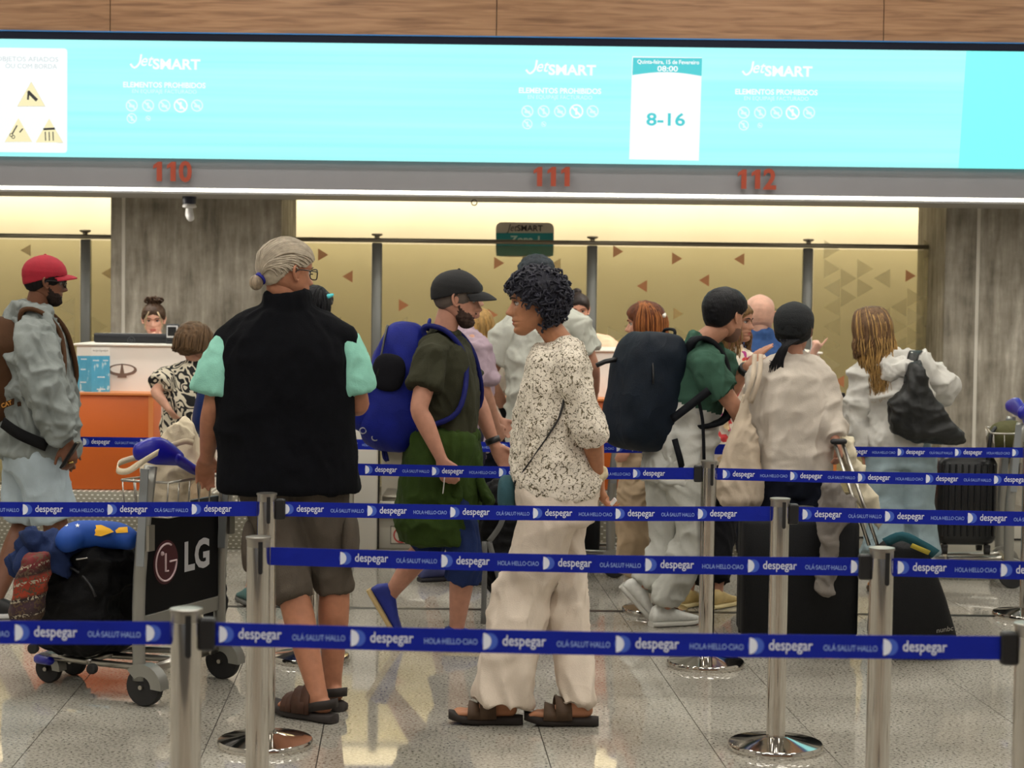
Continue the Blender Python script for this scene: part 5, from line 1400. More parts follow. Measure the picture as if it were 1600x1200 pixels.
mb = MB(); ring_band(mb, f.along('l', 1.9), f.g['wl'] - f.g['el'], .031, .02, .009)
mb.build('hair_scrunchie', fabric('scrunchie', (196, 182, 150), var=.3, vs=60), f.t, True)
mb = MB(); mb.box(f.P((958, 784, -.02)), (.012, .05, .03), Matrix.Rotation(.7, 3, 'Y'), bev=.002)
ph = mb.build('paper_slip', mat('paper', (226, 222, 220), .6), f.t)
# cross-body bag at her front
t = thing('crossbody_bag', 'small teal cross-body bag on a black strap at the front of the leaf-print blouse', 'bag', f.P((797, 775, 0)))
mb = superell(MB(), f.P((792, 772, 0)), Matrix.Identity(3), (.035, .09, .07), 3, 3, 20, 12, warp=.006); mb.build('pouch', fabric('teal_canvas', (52, 84, 92)), t, True)
C_, _ = resample([f.P((906, 545, -.03)), f.P((899, 562, -.13)), f.P((884, 610, -.165)), f.P((872, 655, -.175)), f.P((835, 710, -.165)), f.P((803, 756, -.1))], [1] * 6, 5)
MB().strip(C_, .013, [V(.5, -1, .3)] * len(C_), .004).build('strap', BLACKP, t, True)

# ================================================================== 3 the man in the black cap
f = Fig('bearded person in a black cap, olive T-shirt and green jacket tied at the waist, walking', 8.44, 88,
  dict(hip=(692, 698), chest=(700, 598), neck=(692, 526), head=(713, 467), sr=(674, 552, -.17), er=(655, 640, -.25), wr=(690, 718, -.24), sl=(706, 552, .17), el=(744, 622, .25), wl=(773, 696, .22),
       kr=(726, 868, -.09), ar=('g', 713, 1014), kl=(668, 850, .09), al=(610, 928, .1), Tl=(640, 978, .1)), ht=1.75, skin_c=(186, 134, 112), vox=.0065,
  head=dict(yaw=86, pitch=7, scale=1.03), hands={'r': dict(dir=(.3, -.1, -.8), palm=(.2, 1, 0), curl=[.75, .8, .85, .9], thumb=(1, 0, 0)), 'l': dict(dir=(.5, 0, -.8), palm=(0, -1, 0), curl=.4)})
capman = f
f.body(ears='r'); f.face((52, 40, 32))
BEARD = hairm('dark_beard', (66, 50, 44), .8)
f.patch('beard', BEARD, lambda x, y, z: beard_fn(x, y, z, -.05, .0055), rough=.5, rs=160)
f.patch('moustache', BEARD, lambda x, y, z: np.where((z > -.0585) & (z < -.048) & (np.abs(x) < .027) & (y > .05), .0045, -1), rough=.3, rs=160)
f.hair_short(mat('cropped_hair', (92, 80, 72), .8), .03, .004, -.06, -.02, name='cropped_hair')
f.cap(mat('black_cap', (14, 14, 17), .8, var=.15, vscale=30, bump=.2, bscale=200), .07, .026, .013, .012)
OLIVE = fabric('olive_tee', (54, 54, 40))
f.top('olive_tshirt', OLIVE, [(-.05, .165, .125), (.2, .16, .13, .005), (.5, .165, .13), (.75, .17, .128), (.88, .15, .11), (.96, .1, .085), (1.02, .072, .072)], .62, (.078, .08, .082, .084), fold=.006, seed=21, collar=(.078, .07, .04), trap=.066)
GREENJ = fabric('moss_jacket', (44, 62, 20), var=.2, vs=10)
mb = MB(); f.torso(mb, [(-.86, .2, .16, -.03), (-.6, .21, .19, -.03), (-.3, .21, .185, -.02), (-.05, .2, .175, -.0), (.1, .185, .16), (.17, .175, .15)])
job(mb, 'tied_jacket', GREENJ, f.t, .009, 4, .008, (9, 9, 3), 22)
mb = MB(); kn = f.P((733, 680, -.05)); mb.ellipsoid(kn, .04, .05, .032)
mb.limb([kn, f.P((742, 720, -.08)), f.P((752, 765, -.09)), f.P((765, 782, -.1))], [(.02, .035), (.018, .045), (.018, .05), (.014, .05)], 12)
mb.limb([kn, f.P((722, 730, -.12)), f.P((712, 790, -.14))], [(.02, .035), (.018, .05), (.014, .06)], 12)
mb.limb([kn, f.P((712, 676, -.13)), f.P((680, 680, -.16))], [(.03, .03), (.022, .032), (.02, .03)], 12)
job(mb, 'jacket_sleeves_knot', GREENJ, f.t, .008, 3, .008, (12, 12, 6), 23)
f.pants('rolled_trousers', fabric('navy_cotton', (30, 44, 86)), {'r': 1.32, 'l': 1.2}, (.095, .094, .09, .088, .084), fold=.006, seed=24, tab=[(-.2, .15, .11), (-.08, .165, .12), (.08, .16, .118), (.15, .15, .11)])
f.shoe('l', (26, 44, 140), (196, 170, 120), 'running_shoe', extra=(196, 52, 40)); f.shoe('r', (24, 36, 110), (206, 180, 120), 'running_shoe', extra=(196, 52, 40))
mb = MB(); ring_band(mb, f.along('l', 1.9), f.g['wl'] - f.g['el'], .03, .028, .006); mb.build('wristwatch', BLACKP, f.t, True)
p = f.P((708, 748, -.24)); mb = MB(); mb.box(p + V(-.04, 0, -.02), (.004, .05, .09), Matrix.Rotation(.1, 3, 'Y')); mb.build('card', mat('paper', (226, 222, 220), .6), f.t)
BLUEP = fabric('royal_nylon', (18, 30, 122), var=.18, vs=12, rough=.6); BLUED = fabric('royal_nylon_dark', (18, 24, 92), rough=.6)
t, M_, fv, up_ = backpack(f, 'royal blue hiking backpack with black mesh pocket on the person in the black cap', (.165, .175, .295), f.P((622, 604, 0)), BLUEP, BLUEP, BLUED, lean=V(.17, 0, 1), taper=.3, nh=3.0, nv=3.0, seed=31, ytop=.55, straps='lr', pocket=True)
c_ = f.P((607, 582, -.14)); mb = superell(MB(), c_, Matrix.Rotation(.15, 3, 'Y') , (.075, .03, .085), 2.6, 2.6, 20, 12); mb.build('mesh_pocket', fabric('black_mesh', (18, 18, 24)), t, True)
MB().tube([f.P((598, 700, -.05)), f.P((600, 715, -.05)), f.P((606, 720, -.05)), f.P((602, 704, -.05))], .007, 6, sub=3).build('dangling_strap', BLUED, t, True)
for (px, py) in ((567, 673), (586, 684)):
    MB().tube([f.P((px + 5 * math.cos(a), py + 4.5 * math.sin(a), -.12)) for a in np.linspace(0, 6.28, 12)], .003, 5).build('buckle', mat('grey_buckle', (150, 150, 158), .4), t, True)
# ================================================================== 4 red cap
f = Fig('person in a red cap, grey windbreaker and pale denim shorts, phone in hand', 9.2, 72,
  dict(hip=(52, 690), chest=(52, 585), neck=(54, 494), head=(70, 441), sr=(52, 528, -.17), er=(70, 618, -.24), wr=(106, 690, -.22), sl=(75, 528, .17), el=(90, 615, .2), wl=(100, 690, .2),
       kr=(86, 815, -.08), ar=('g', 96, 958), kl=(38, 820, .1), al=('g', -8, 966)), ht=1.8, skin_c=(112, 72, 52), build=1.08, vox=.007,
  head=dict(yaw=68, pitch=3, scale=.94), hands={'r': dict(dir=(.15, -.1, -1), palm=(-.4, .8, 0), curl=[.5, .6, .6, .6], thumb=(-1, 0, 0))})
f.body(ears='r'); f.face((24, 18, 16), (1,))
f.patch('beard', hairm('black_beard', (36, 26, 22), .8), lambda x, y, z: beard_fn(x, y, z, -.048, .005), rough=.4, rs=150)
f.hair_short(hairm('black_crop', (20, 17, 17), .8), .03, .008, -.055, -.015, name='hair')
f.cap(mat('red_cap', (158, 16, 40), .75, var=.08, vscale=30, bump=.15, bscale=200), .058, .026, .011, .0, tall=.014)
f.glasses(mat('glasses_black', (24, 22, 24), .3), .003)
WIND = fabric('grey_windbreaker', (132, 138, 136), var=.06, rough=.55)
f.top('windbreaker', WIND, [(-.1, .205, .18, .02), (-.04, .212, .187, .025), (.2, .205, .18, .03), (.5, .2, .165, .01), (.75, .195, .15), (.88, .16, .125), (.97, .1, .09)], {'r': 1.96, 'l': 1.9}, (.095, .098, .09, .08, .06), fold=.011, fscale=(9, 9, 6), seed=41, collar=(.09, .08, .05), trap=.072)
mb = MB(); C_, _ = resample([f.spine(.93) + V(-.12, -.06, .02), f.spine(1.0) + V(-.07, -.05, .045), f.spine(1.02) + V(.06, -.08, .0), f.spine(.9) + V(.1, -.1, 0)], [1] * 4, 5)
mb.limb(C_, [.028] * len(C_), 10); job(mb, 'hood', WIND, f.t, .008, 3, .006, (14, 14, 8), 42)
f.pants('denim_shorts', fabric('pale_denim', (168, 182, 190), var=.12, vs=8), {'r': .98, 'l': .95}, (.125, .125, .118, .112, .105), fold=.005, seed=43, tab=[(-.22, .165, .13), (-.1, .175, .14), (.02, .165, .13)])
f.shoe('l', (34, 34, 36), (200, 200, 200), 'sneaker', extra=(210, 210, 210)); f.shoe('r', (34, 34, 36), (200, 200, 200), 'sneaker', extra=(210, 210, 210))
t = thing('phone', 'dark phone held in the hand of the person in the red cap', 'phone', f.P((107, 708, -.25)))
MB().box(f.P((109, 711, -.245)), (.012, .075, .15), Matrix.Rotation(.55, 3, 'Y'), bev=.004).build('phone_body', mat('phone_black', (18, 18, 20), .25), t)
MB().box(f.P((110, 711, -.245)) + V(.007, 0, .001), (.002, .066, .138), Matrix.Rotation(.55, 3, 'Y')).build('phone_screen', BLACKP, t)
mb = MB(); ring_band(mb, f.g['wr'] + V(.02, -.02, -.1), V(.15, -.1, -1), .011, .008, .003); mb.build('ring', mat('gold_ring', (220, 190, 110), .25, 1.0), f.t, True)
BRN = fabric('brown_canvas', (74, 48, 28), rough=.7); BRN2 = fabric('dark_brown_canvas', (38, 28, 22), rough=.7)
t, M_, fv, up_ = backpack(f, 'brown and black canvas backpack with a stitched patch on the person in the red cap', (.16, .13, .27), f.P((-2, 580, -.02)), BRN, BRN2, BRN, lean=V(.1, 0, 1), seed=44, taper=.1)
C_, _ = resample([f.P((4, 660, -.22)), f.P((30, 678, -.26)), f.P((74, 697, -.23))], [1] * 3, 5)
MB().strip(C_, .055, V(0, 0, 1), .008).build('hip_belt', fabric('black_web', (16, 16, 18)), t, True)
pc = f.P((11, 632, -.2)); s_ = PX(9.2)
mb = MB(); mb.prism([f.P((1, 640, -.205)), f.P((22, 632, -.205)), f.P((22, 622, -.205)), f.P((0, 631, -.205))][::-1], (0, .004, 0)); mb.build('patch', fabric('patch_brown', (64, 40, 20)), t)
mb = MB(); put_text(mb, 'CAT', f.P((11, 634.5, -.209)), V(.93, 0, .36), V(-.25, 0, .95), 6.5 / s_, 17 / s_, True, .03); mb.build('patch_letters', mat('patch_gold', (190, 130, 50), .6), t)

# ================================================================== 5 green and white T-shirt, big dark backpack
f = Fig('dark-haired person in a green and white T-shirt and pale grey trousers, one hand raised, walking', 9.15, 62,
  dict(hip=(1058, 720), chest=(1078, 622), neck=(1096, 538), head=(1132, 494), sr=(1102, 572, -.17), er=(1150, 640, -.15), wr=(1176, 690, .08), sl=(1118, 560, .17), el=(1140, 612, .22), wl=(1169, 572, .1),
       kr=(1084, 838, -.1), ar=('g', 1036, 978), tr=(1070, 960, 0), kl=(1048, 850, .08), al=(1002, 916, .05), Tl=(1040, 958, .05)), ht=1.74, skin_c=(190, 138, 112), vox=.0065, build=1.05,
  head=dict(yaw=48, pitch=6, scale=1.05), hands={'l': dict(dir=(.62, .1, .75), palm=(.6, .35, -.5), curl=[.12, .15, .2, .25], thumb=(.6, -.3, -.2), thumbcurl=.1)})
green = f
f.body(ears='r'); f.face((24, 20, 18), (1,))
BLKH = hairm('black_hair', (16, 16, 20), .45)
f.hair_short(BLKH, .055, .012, -.066, .012, rough=.1, top_=.01)
f.patch('stubble', mat('stubble', (120, 88, 74), .8), lambda x, y, z: np.where((z < -.05) & (y > .01), .0015, -1))
GRN = fabric('bottle_green', (58, 90, 75), var=.08); TWH = fabric('pale_grey_tee', (206, 206, 200), var=.04)
def yoke(c, f=f):
    sp = np.array(list(f.spine(.52))); rel = c - sp
    sl_ = [np.linalg.norm(c - np.array(list(f.along(sd, t))), axis=1) for sd in 'lr' for t in (.15, .3, .45, .6)]
    arm = np.min(sl_, axis=0) < .115
    return np.where((rel[:, 2] + .3 * rel[:, 0] > .03) | (arm & (rel[:, 2] > -.09)), 1, 0)
f.top('two_tone_tshirt', [TWH, GRN], [(-.16, .185, .15), (-.02, .19, .158), (.2, .185, .155), (.5, .18, .145), (.75, .18, .14), (.88, .155, .12), (.97, .095, .085)], .62, (.085, .088, .09, .092), fold=.009, fscale=(8, 8, 5), seed=51, collar=(.085, .075, .035), trap=.068, post=yoke)
PALE = fabric('pale_grey_cotton', (186, 186, 178), var=.06)
f.pants('pale_trousers', PALE, {'r': 1.93, 'l': 1.95}, (.112, .108, .095, .085, .078, .075), fold=.008, fscale=(9, 9, 6), seed=52)
WSH = (214, 214, 208)
f.shoe('l', WSH, (196, 194, 186), 'white_sneaker'); f.shoe('r', WSH, (200, 198, 190), 'white_sneaker', extra=(225, 225, 222))
mb = MB(); ring_band(mb, f.along('l', 1.86), f.g['wl'] - f.g['el'], .031, .03, .007); mb.build('wristwatch', BLACKP, f.t, True)
NVY = fabric('navy_nylon', (16, 26, 38), var=.15, rough=.6); NV2 = fabric('black_nylon', (10, 13, 20), rough=.65)
t, M_, fv, up_ = backpack(f, 'large dark navy travel backpack on the person in the green and white T-shirt', (.2, .17, .29), f.P((1010, 612, -.02)), NVY, NV2, NV2, lean=V(.12, 0, 1), nh=3.6, nv=4.2, seed=53, taper=.1, pocket=False, strap_w=.05, straps='r')
MB().strip([f.P((1054, 686, -.2)), f.P((1062, 715, -.2)), f.P((1068, 742, -.2))], .03, X3, .004).build('loose_strap', NV2, t, True)
MB().strip(resample([f.P((1050, 655, -.2)), f.P((1080, 632, -.235)), f.P((1108, 610, -.235))], [1] * 3, 5)[0], .04, [V(.4, 0, 1)] * 11, .008).build('lower_strap', NV2, t, True)
MB().strip(resample([f.P((1092, 628, -.2)), f.P((1098, 660, -.2)), f.P((1100, 718, -.2))], [1] * 3, 5)[0], .016, X3, .004).build('loose_cord', NV2, t, True)
MB().tube([f.P((932, 571, -.04)), f.P((945, 565, -.03)), f.P((972, 560, -.02))], .012, 8).build('side_buckle', BLACKP, t, True)

# ================================================================== 6 beige sweatshirt, black cap
f = Fig('person in a black head cover, beige sweatshirt and dark trousers, gripping a bag handle', 8.85, -8,
  dict(hip=(1238, 738), chest=(1238, 640), neck=(1240, 562), head=(1240, 516), sl=(1192, 592), sr=(1280, 592), el=(1184, 662, .06), wl=(1200, 725, .16), er=(1291, 652, -.04), wr=(1307, 690, -.14),
       kl=(1222, 870), al=('g', 1218, 998), kr=(1262, 870), ar=('g', 1262, 996)), ht=1.63, fem=True, skin_c=(182, 132, 110),
  head=dict(yaw=18, pitch=4, scale=1.06), hands={'r': dict(dir=(.25, -.2, -.9), palm=(-1, 0, 0), curl=.8)})
f.body(); 
f.hair_short(hairm('ink_hair', (14, 15, 18), .45), .04, .016, -.085, -.04, rough=.2)
CAPK = mat('black_beanie_cap', (14, 18, 22), .85, var=.2, vscale=30, bump=.3, bscale=160)
f.patch('cap', CAPK, lambda x, y, z: np.where(z > .012 - .35 * np.clip(-y + .01, 0, .12), .017 + .006 * np.clip(z / .1, 0, 1), -1), rough=.1, rs=30)
mb = MB(); ring_band(mb, f.H(0, 0, .128), f.HR @ V(0, 0, 1), .004, .012, .008); mb.build('cap_button', CAPK, f.t, True)
rg = random.Random(9); P_ = []
for i in range(70):
    a = rg.uniform(-.9, .9); o = rg.uniform(-.025, .025)
    P_.append([f.H(math.sin(a) * .06, -.1, -.05), f.H(-.02 + o * .6, -.115, -.085), f.H(-.05 + o, -.11, -.13) + V(0, 0, -.02), f.H(-.06 + o * 1.4, -.1, -.17 + rg.uniform(-.04, .02))])
f.strands('ponytail', hairm('ink_hair_tail', (18, 18, 22), .45), P_, .005, 5, 4)
BEIGE = fabric('beige_sweat', (198, 188, 176), var=.05)
f.top('sweatshirt', BEIGE, [(-.03, .175, .145), (.03, .192, .165), (.2, .195, .168), (.5, .192, .16), (.75, .188, .15), (.88, .16, .125), (.97, .1, .09)], {'l': 1.9, 'r': 1.9}, (.085, .084, .08, .078, .058), fold=.009, fscale=(7, 7, 5), seed=61, collar=(.082, .074, .03), trap=.075)
mb = MB(); f.torso(mb, [(-.06, .178, .143), (-.02, .182, .147), (.05, .185, .15)]); job(mb, 'ribbed_hem', BEIGE, f.t, .008, 2)
f.pants('dark_trousers', fabric('ink_cotton', (18, 22, 34)), 1.93, (.12, .115, .1, .095, .09), fold=.006, seed=62)
f.shoe('l', (30, 30, 32), (60, 60, 60)); f.shoe('r', (30, 30, 32), (60, 60, 60))
mb = MB(); mb.tube([f.H(.084, -.0, -.03), f.H(.082, .01, -.09), f.spine(.95) + V(.05, .06, 0)], .003, 5, sub=4); mb.build('earphone_cord', mat('white_cord', (225, 225, 225), .5), f.t, True)
sweat = f
# canvas tote hanging at the left side
TOTE = fabric('natural_canvas', (196, 180, 160), var=.06)
t = thing('tote_bag', 'long natural canvas tote bag hanging beside the beige sweatshirt', 'bag', f.P((1152, 788, -.1)))
mb = MB(); rg_ = []
for (py, w, d_, cx) in ((618, .012, .01, 1166), (650, .03, .02, 1163), (700, .07, .045, 1158), (750, .1, .06, 1155), (780, .1, .055, 1156), (787, .085, .04, 1157)):
    c = f.P((cx, py, -.1)); rg_.append([c + V(w * spow(math.cos(a), .8), d_ * spow(math.sin(a), .8), 0) for a in (2 * math.pi * i / 20 for i in range(20))])
mb.loft(rg_); job(mb, 'tote_body', TOTE, t, .008, 3, .008, (12, 12, 3), 63)
for dx in (-.012, .018):
    MB().strip(resample([f.P((1183, 560, -.02)) + V(dx, 0, .02), f.P((1180, 590, -.13)) + V(dx, 0, 0), f.P((1167, 630, -.115)) + V(dx, 0, 0)], [1] * 3, 4)[0], .022, X3, .004).build('tote_strap', TOTE, t, True)

# ================================================================== 7 long-haired blonde woman
f = Fig('long-haired blonde person in a white hoodie and pale wide jeans, seen from behind', 10.4, 6,
  dict(hip=(1405, 698), chest=(1400, 612), neck=(1376, 556), head=(1362, 514), sl=(1352, 578), sr=(1440, 572), el=(1341, 650, .02), wl=(1350, 712, .02), er=(1474, 606, .1), wr=(1440, 630, .3),
       kl=(1385, 782), al=('g', 1372, 928), kr=(1432, 782), ar=('g', 1436, 920)), ht=1.62, fem=True, skin_c=(190, 140, 116),
  head=dict(yaw=-12, pitch=8, scale=1.06, roll=-6))
f.body(ears='')
BLN = hairm('honey_hair', (118, 90, 56), .4); BL2 = hairm('honey_hair_light', (174, 138, 84), .4); BL3 = hairm('brown_root_hair', (104, 78, 54), .4)
f.hair_short(BL3, .05, .014, -.09, -.06, rough=.1, name='hair')
long_hair(f, 'hair_roots', BL3, 460, .12, -1.7, 1.7, .0045, .008, 3, .012)
long_hair(f, 'hair_lengths', BLN, 420, .3, -1.9, 1.9, .0042, .02, 5, .004, pull=f.P((1392, 545, -.13)))
long_hair(f, 'hair_highlights', BL2, 220, .32, -1.7, 1.7, .004, .024, 7, .012, pull=f.P((1398, 545, -.14)))
HOOD = fabric('white_fleece', (208, 206, 200), var=.04)
f.top('hoodie', HOOD, [(-.02, .18, .14), (.08, .2, .16), (.3, .195, .16), (.6, .19, .155), (.8, .18, .14), (.9, .14, .12), (.98, .1, .1)], {'l': 1.9, 'r': 1.7}, (.09, .092, .088, .078, .062), fold=.012, fscale=(8, 8, 6), seed=71, trap=.072)
mb = MB(); mb.limb([f.P((1372, 560, -.05)), f.P((1395, 580, -.13)), f.P((1425, 566, -.08))], [.05, .065, .045], 14); job(mb, 'hood', HOOD, f.t, .009, 3, .008, (12, 12, 8), 72)
DEN = fabric('washed_denim', (142, 160, 166), var=.16, vs=7)
f.pants('wide_jeans', DEN, 1.72, (.125, .125, .118, .118, .125), fold=.007, fscale=(8, 8, 4), seed=73)
f.shoe('l', (190, 122, 36), (80, 60, 40)); f.shoe('r', (190, 122, 36), (80, 60, 40))
BLT = mat('black_nylon_tote', (14, 16, 16), .5, var=.2, vscale=10, bump=.3, bscale=30)
t = thing('tote_bag', 'slouchy black nylon shoulder bag on the long-haired blonde person', 'bag', f.P((1450, 690, -.2)))
pillow([(1424, 566), (1438, 564), (1450, 598), (1474, 636), (1502, 674), (1510, 690), (1478, 697), (1425, 690), (1392, 678), (1385, 655), (1388, 628), (1408, 610)], 10.19, .085, 'bag_body', BLT, t, .009, .005, (8, 8, 8), 74)
MB().strip(resample([f.P((1420, 600, -.2)), f.P((1426, 560, -.13)), f.P((1432, 548, -.02)), f.P((1440, 560, .12))], [1] * 4, 5)[0], .06, X3, .005).build('bag_strap', BLT, t, True)

# ================================================================== 8 redhead in profile
f = Fig('red-haired person with a hair clip and beige trousers, in profile behind the dark backpack', 10.2, -78,
  dict(hip=(1003, 705), chest=(1010, 620), neck=(1018, 552), head=(1008, 506), el=(1010, 645, -.17), wl=(985, 690, -.2), er=(1010, 640, .2), wr=(975, 650, .25), kl=(992, 800, -.07), al=('g', 985, 922), kr=(1006, 800, .08), ar=('g', 1004, 914), tl=(992, 880, .4), tr=(1012, 880, .4)),
  ht=1.64, fem=True, skin_c=(202, 148, 122), head=dict(yaw=-80, pitch=2, scale=1.04))
f.body(ears='l'); f.face((120, 76, 50))
RED = hairm('auburn_hair', (96, 52, 28), .4)
f.hair_short(RED, .045, .016, -.07, -.01, rough=.15)
long_hair(f, 'hair_lengths', RED, 260, .1, -2.1, 2.1, .0055, .008, 11, .0, pull=f.H(.0, -.13, -.05))
long_hair(f, 'hair_highlights', hairm('auburn_light', (150, 92, 50), .4), 90, .09, -1.9, 1.9, .005, .008, 12, .006, pull=f.H(.0, -.13, -.05))
mb = MB(); mb.limb([f.H(-.02, -.112, .05), f.H(-.045, -.11, .042)], [.01, .012], 8); mb.build('hair_clip', MATS['pearl'], f.t, True)
f.top('cream_top', fabric('cream_knit', (214, 204, 190)), [(-.08, .17, .13), (.3, .16, .125), (.7, .165, .12), (.88, .14, .1), (.97, .08, .08)], .5, (.075, .075), seed=81)
f.pants('beige_trousers', fabric('beige_cotton', (182, 160, 132), var=.08), 1.93, (.115, .115, .105, .1, .1), fold=.007, seed=82)
f.shoe('l', (206, 200, 190), (220, 216, 206)); f.shoe('r', (206, 200, 190), (220, 216, 206))

# ================================================================== 9 grey T-shirt leaning at desk 111
f = Fig('person in a pale grey T-shirt leaning at the desk, dark cap-like hair, black wrist brace', 10.75, 6,
  dict(hip=(850, 690), chest=(846, 580), neck=(842, 490), head=(838, 440), sl=(796, 512), sr=(898, 505), el=(762, 592, .02), wl=(795, 648, .12), er=(925, 570, .05), wr=(930, 610, .35),
       kl=(830, 800), al=('g', 830, 905), kr=(872, 800), ar=('g', 872, 905)), ht=1.8, skin_c=(184, 134, 110), head=dict(yaw=0, pitch=10, scale=1.08), hands={'l': dict(curl=.6)})
f.body()
f.hair_short(hairm('slate_hair', (48, 54, 60), .6), .05, .018, -.06, -.0, rough=.3, top_=.01)
GT = fabric('pale_sage_tee', (196, 198, 188), var=.05)
f.top('grey_tshirt', GT, [(-.15, .19, .135), (.1, .195, .14), (.5, .205, .14), (.75, .21, .14), (.88, .17, .12), (.97, .09, .085)], .68, (.084, .084, .082, .084), fold=.01, fscale=(7, 7, 5), seed=91, trap=.07)
f.pants('grey_trousers', fabric('lavender_grey', (140, 134, 146)), 1.93, (.11, .105, .095, .085), seed=92)
f.shoe('l', (60, 60, 64), (120, 120, 120)); f.shoe('r', (60, 60, 64), (120, 120, 120))
mb = MB(); mb.limb([f.along('l', 1.78), f.along('l', 2.05), f.along('l', 2.3)], [.037, .042, .04], 14); mb.build('wrist_brace', fabric('black_neoprene', (16, 16, 18)), f.t, True)

# ================================================================== 10 lilac shirt behind the cap man
f = Fig('person in a lilac shirt and dark shorts, head hidden behind the black cap', 10.1, 60,
  dict(hip=(716, 690), chest=(725, 590), neck=(722, 512), head=(727, 466), sr=(738, 535, -.16), er=(756, 610, -.2), wr=(775, 665, -.05), el=(745, 612, .25), wl=(778, 655, .25), kr=(700, 800, -.06), ar=('g', 672, 908), kl=(735, 800, .1), al=('g', 728, 914)),
  ht=1.72, skin_c=(190, 142, 120), head=dict(yaw=62, scale=.96))
f.body(); f.hair_short(BLKH, .05, .01, -.05, 0.0)
f.top('lilac_shirt', fabric('lilac_cotton', (168, 148, 160), var=.07), [(-.15, .18, .14), (.2, .18, .145), (.6, .18, .14), (.8, .175, .13), (.9, .14, .11), (.98, .085, .08)], .9, (.088, .09, .088, .088), fold=.009, seed=95)
f.pants('dark_shorts', fabric('dusk_cotton', (46, 44, 62)), 1.0, (.11, .105, .1, .1), seed=96)
f.shoe('l', (70, 76, 120), (40, 40, 46)); f.shoe('r', (74, 80, 130), (40, 40, 46))

# ================================================================== 11 floral blouse, gold sneakers
f = Fig('person in a floral blouse, black trousers and gold sneakers behind the walking man', 9.85, 140,
  dict(hip=(1122, 706), chest=(1135, 618), neck=(1146, 548), head=(1150, 503), sl=(1180, 570, 0), sr=(1118, 566, 0), el=(1196, 640, .05), wl=(1180, 690, -.05), er=(1120, 640, .1), wr=(1135, 690, -.05), kl=(1128, 800), al=('g', 1120, 950), kr=(1098, 800), ar=('g', 1074, 948), tl=(1150, 960, -.03), tr=(1104, 960, -.03)),
  ht=1.62, fem=True, skin_c=(180, 130, 106), head=dict(yaw=120, scale=.96))
f.body(); f.face()
f.hair_short(BLN, .05, .012, -.09, -.05); long_hair(f, 'hair_lengths', BLN, 120, .2, -2.2, 2.2, .0055, .015, 21)
m, nt, b, tc, N, ramp, L = nodes_of('floral_print', .8)
vo = N('ShaderNodeTexVoronoi', Scale=30.0); L(tc.outputs['Object'], vo.inputs['Vector']); sx = N('ShaderNodeSeparateColor'); L(vo.outputs['Color'], sx.inputs[0])
r1 = ramp([(0.0, (230, 214, 196)), (.45, (206, 60, 62)), (.6, (236, 222, 206)), (.75, (176, 60, 130)), (.88, (226, 196, 150))], 'CONSTANT'); L(sx.outputs[0], r1.inputs[0])
r2 = ramp([(.25, (255, 255, 255)), (.32, (0, 0, 0))]); L(vo.outputs['Distance'], r2.inputs[0]); mc = N('ShaderNodeMix', data_type='RGBA'); mc.inputs[6].default_value = lin((228, 216, 200)); L(r1.outputs[0], mc.inputs[7]); mc.inputs[0].default_value = .8
n1 = N('ShaderNodeTexNoise', Scale=14.0); L(tc.outputs['Object'], n1.inputs['Vector']); r4 = ramp([(.45, (0, 0, 0)), (.5, (255, 255, 255))]); L(n1.outputs['Fac'], r4.inputs[0]); L(r4.outputs[0], mc.inputs[0]); L(mc.outputs[2], b.inputs['Base Color'])
f.top('floral_blouse', m, [(-.1, .18, .14), (.2, .175, .145), (.6, .175, .145), (.8, .17, .13), (.9, .14, .11), (.98, .08, .08)], 1.2, (.08, .085, .085, .08), fold=.008, seed=97)
f.pants('black_trousers', fabric('black_cotton', (16, 16, 20)), 1.88, (.11, .105, .09, .08, .075), seed=98)
GOLD = (196, 172, 116)
for sd in 'lr': f.shoe(sd, GOLD, (214, 198, 150), 'gold_sneaker', extra=(206, 186, 130), rough=.3)

# ================================================================== 12 bald man at desk 112
f = Fig('bald person in a blue shirt at the desk, pointing to the side with one hand', 11.1, 2,
  dict(hip=(1190, 690), chest=(1188, 600), neck=(1187, 530), head=(1187, 494), sr=(1228, 552), sl=(1146, 552), el=(1138, 620, .1), wl=(1160, 600, .35), er=(1256, 600, .1), wr=(1266, 556, .1), kl=(1175, 790), al=('g', 1172, 895), kr=(1206, 790), ar=('g', 1206, 895)),
  ht=1.72, skin_c=(220, 172, 150), head=dict(yaw=4, pitch=6, scale=1.12), build=1.1, hands={'r': dict(dir=(.55, 0, .75), palm=(-.5, .5, .3), curl=[-.0, 1.25, 1.3, 1.3], thumb=(.6, 0, -.6), thumbcurl=.9)})
f.body()
f.top('blue_shirt', fabric('denim_blue', (58, 88, 140), var=.06), [(-.15, .2, .15), (.2, .2, .155), (.6, .2, .15), (.8, .195, .14), (.9, .16, .12), (.98, .095, .09)], {'l': .8, 'r': 1.75}, (.092, .09, .08, .06), fold=.008, seed=101, collar=(.082, .078, .05), trap=.072)
f.pants('dark_trousers', fabric('ink_cotton', (18, 22, 34)), 1.93, (.115, .11, .1, .09), seed=102)
f.shoe('l', (40, 34, 30), (30, 30, 30)); f.shoe('r', (40, 34, 30), (30, 30, 30))

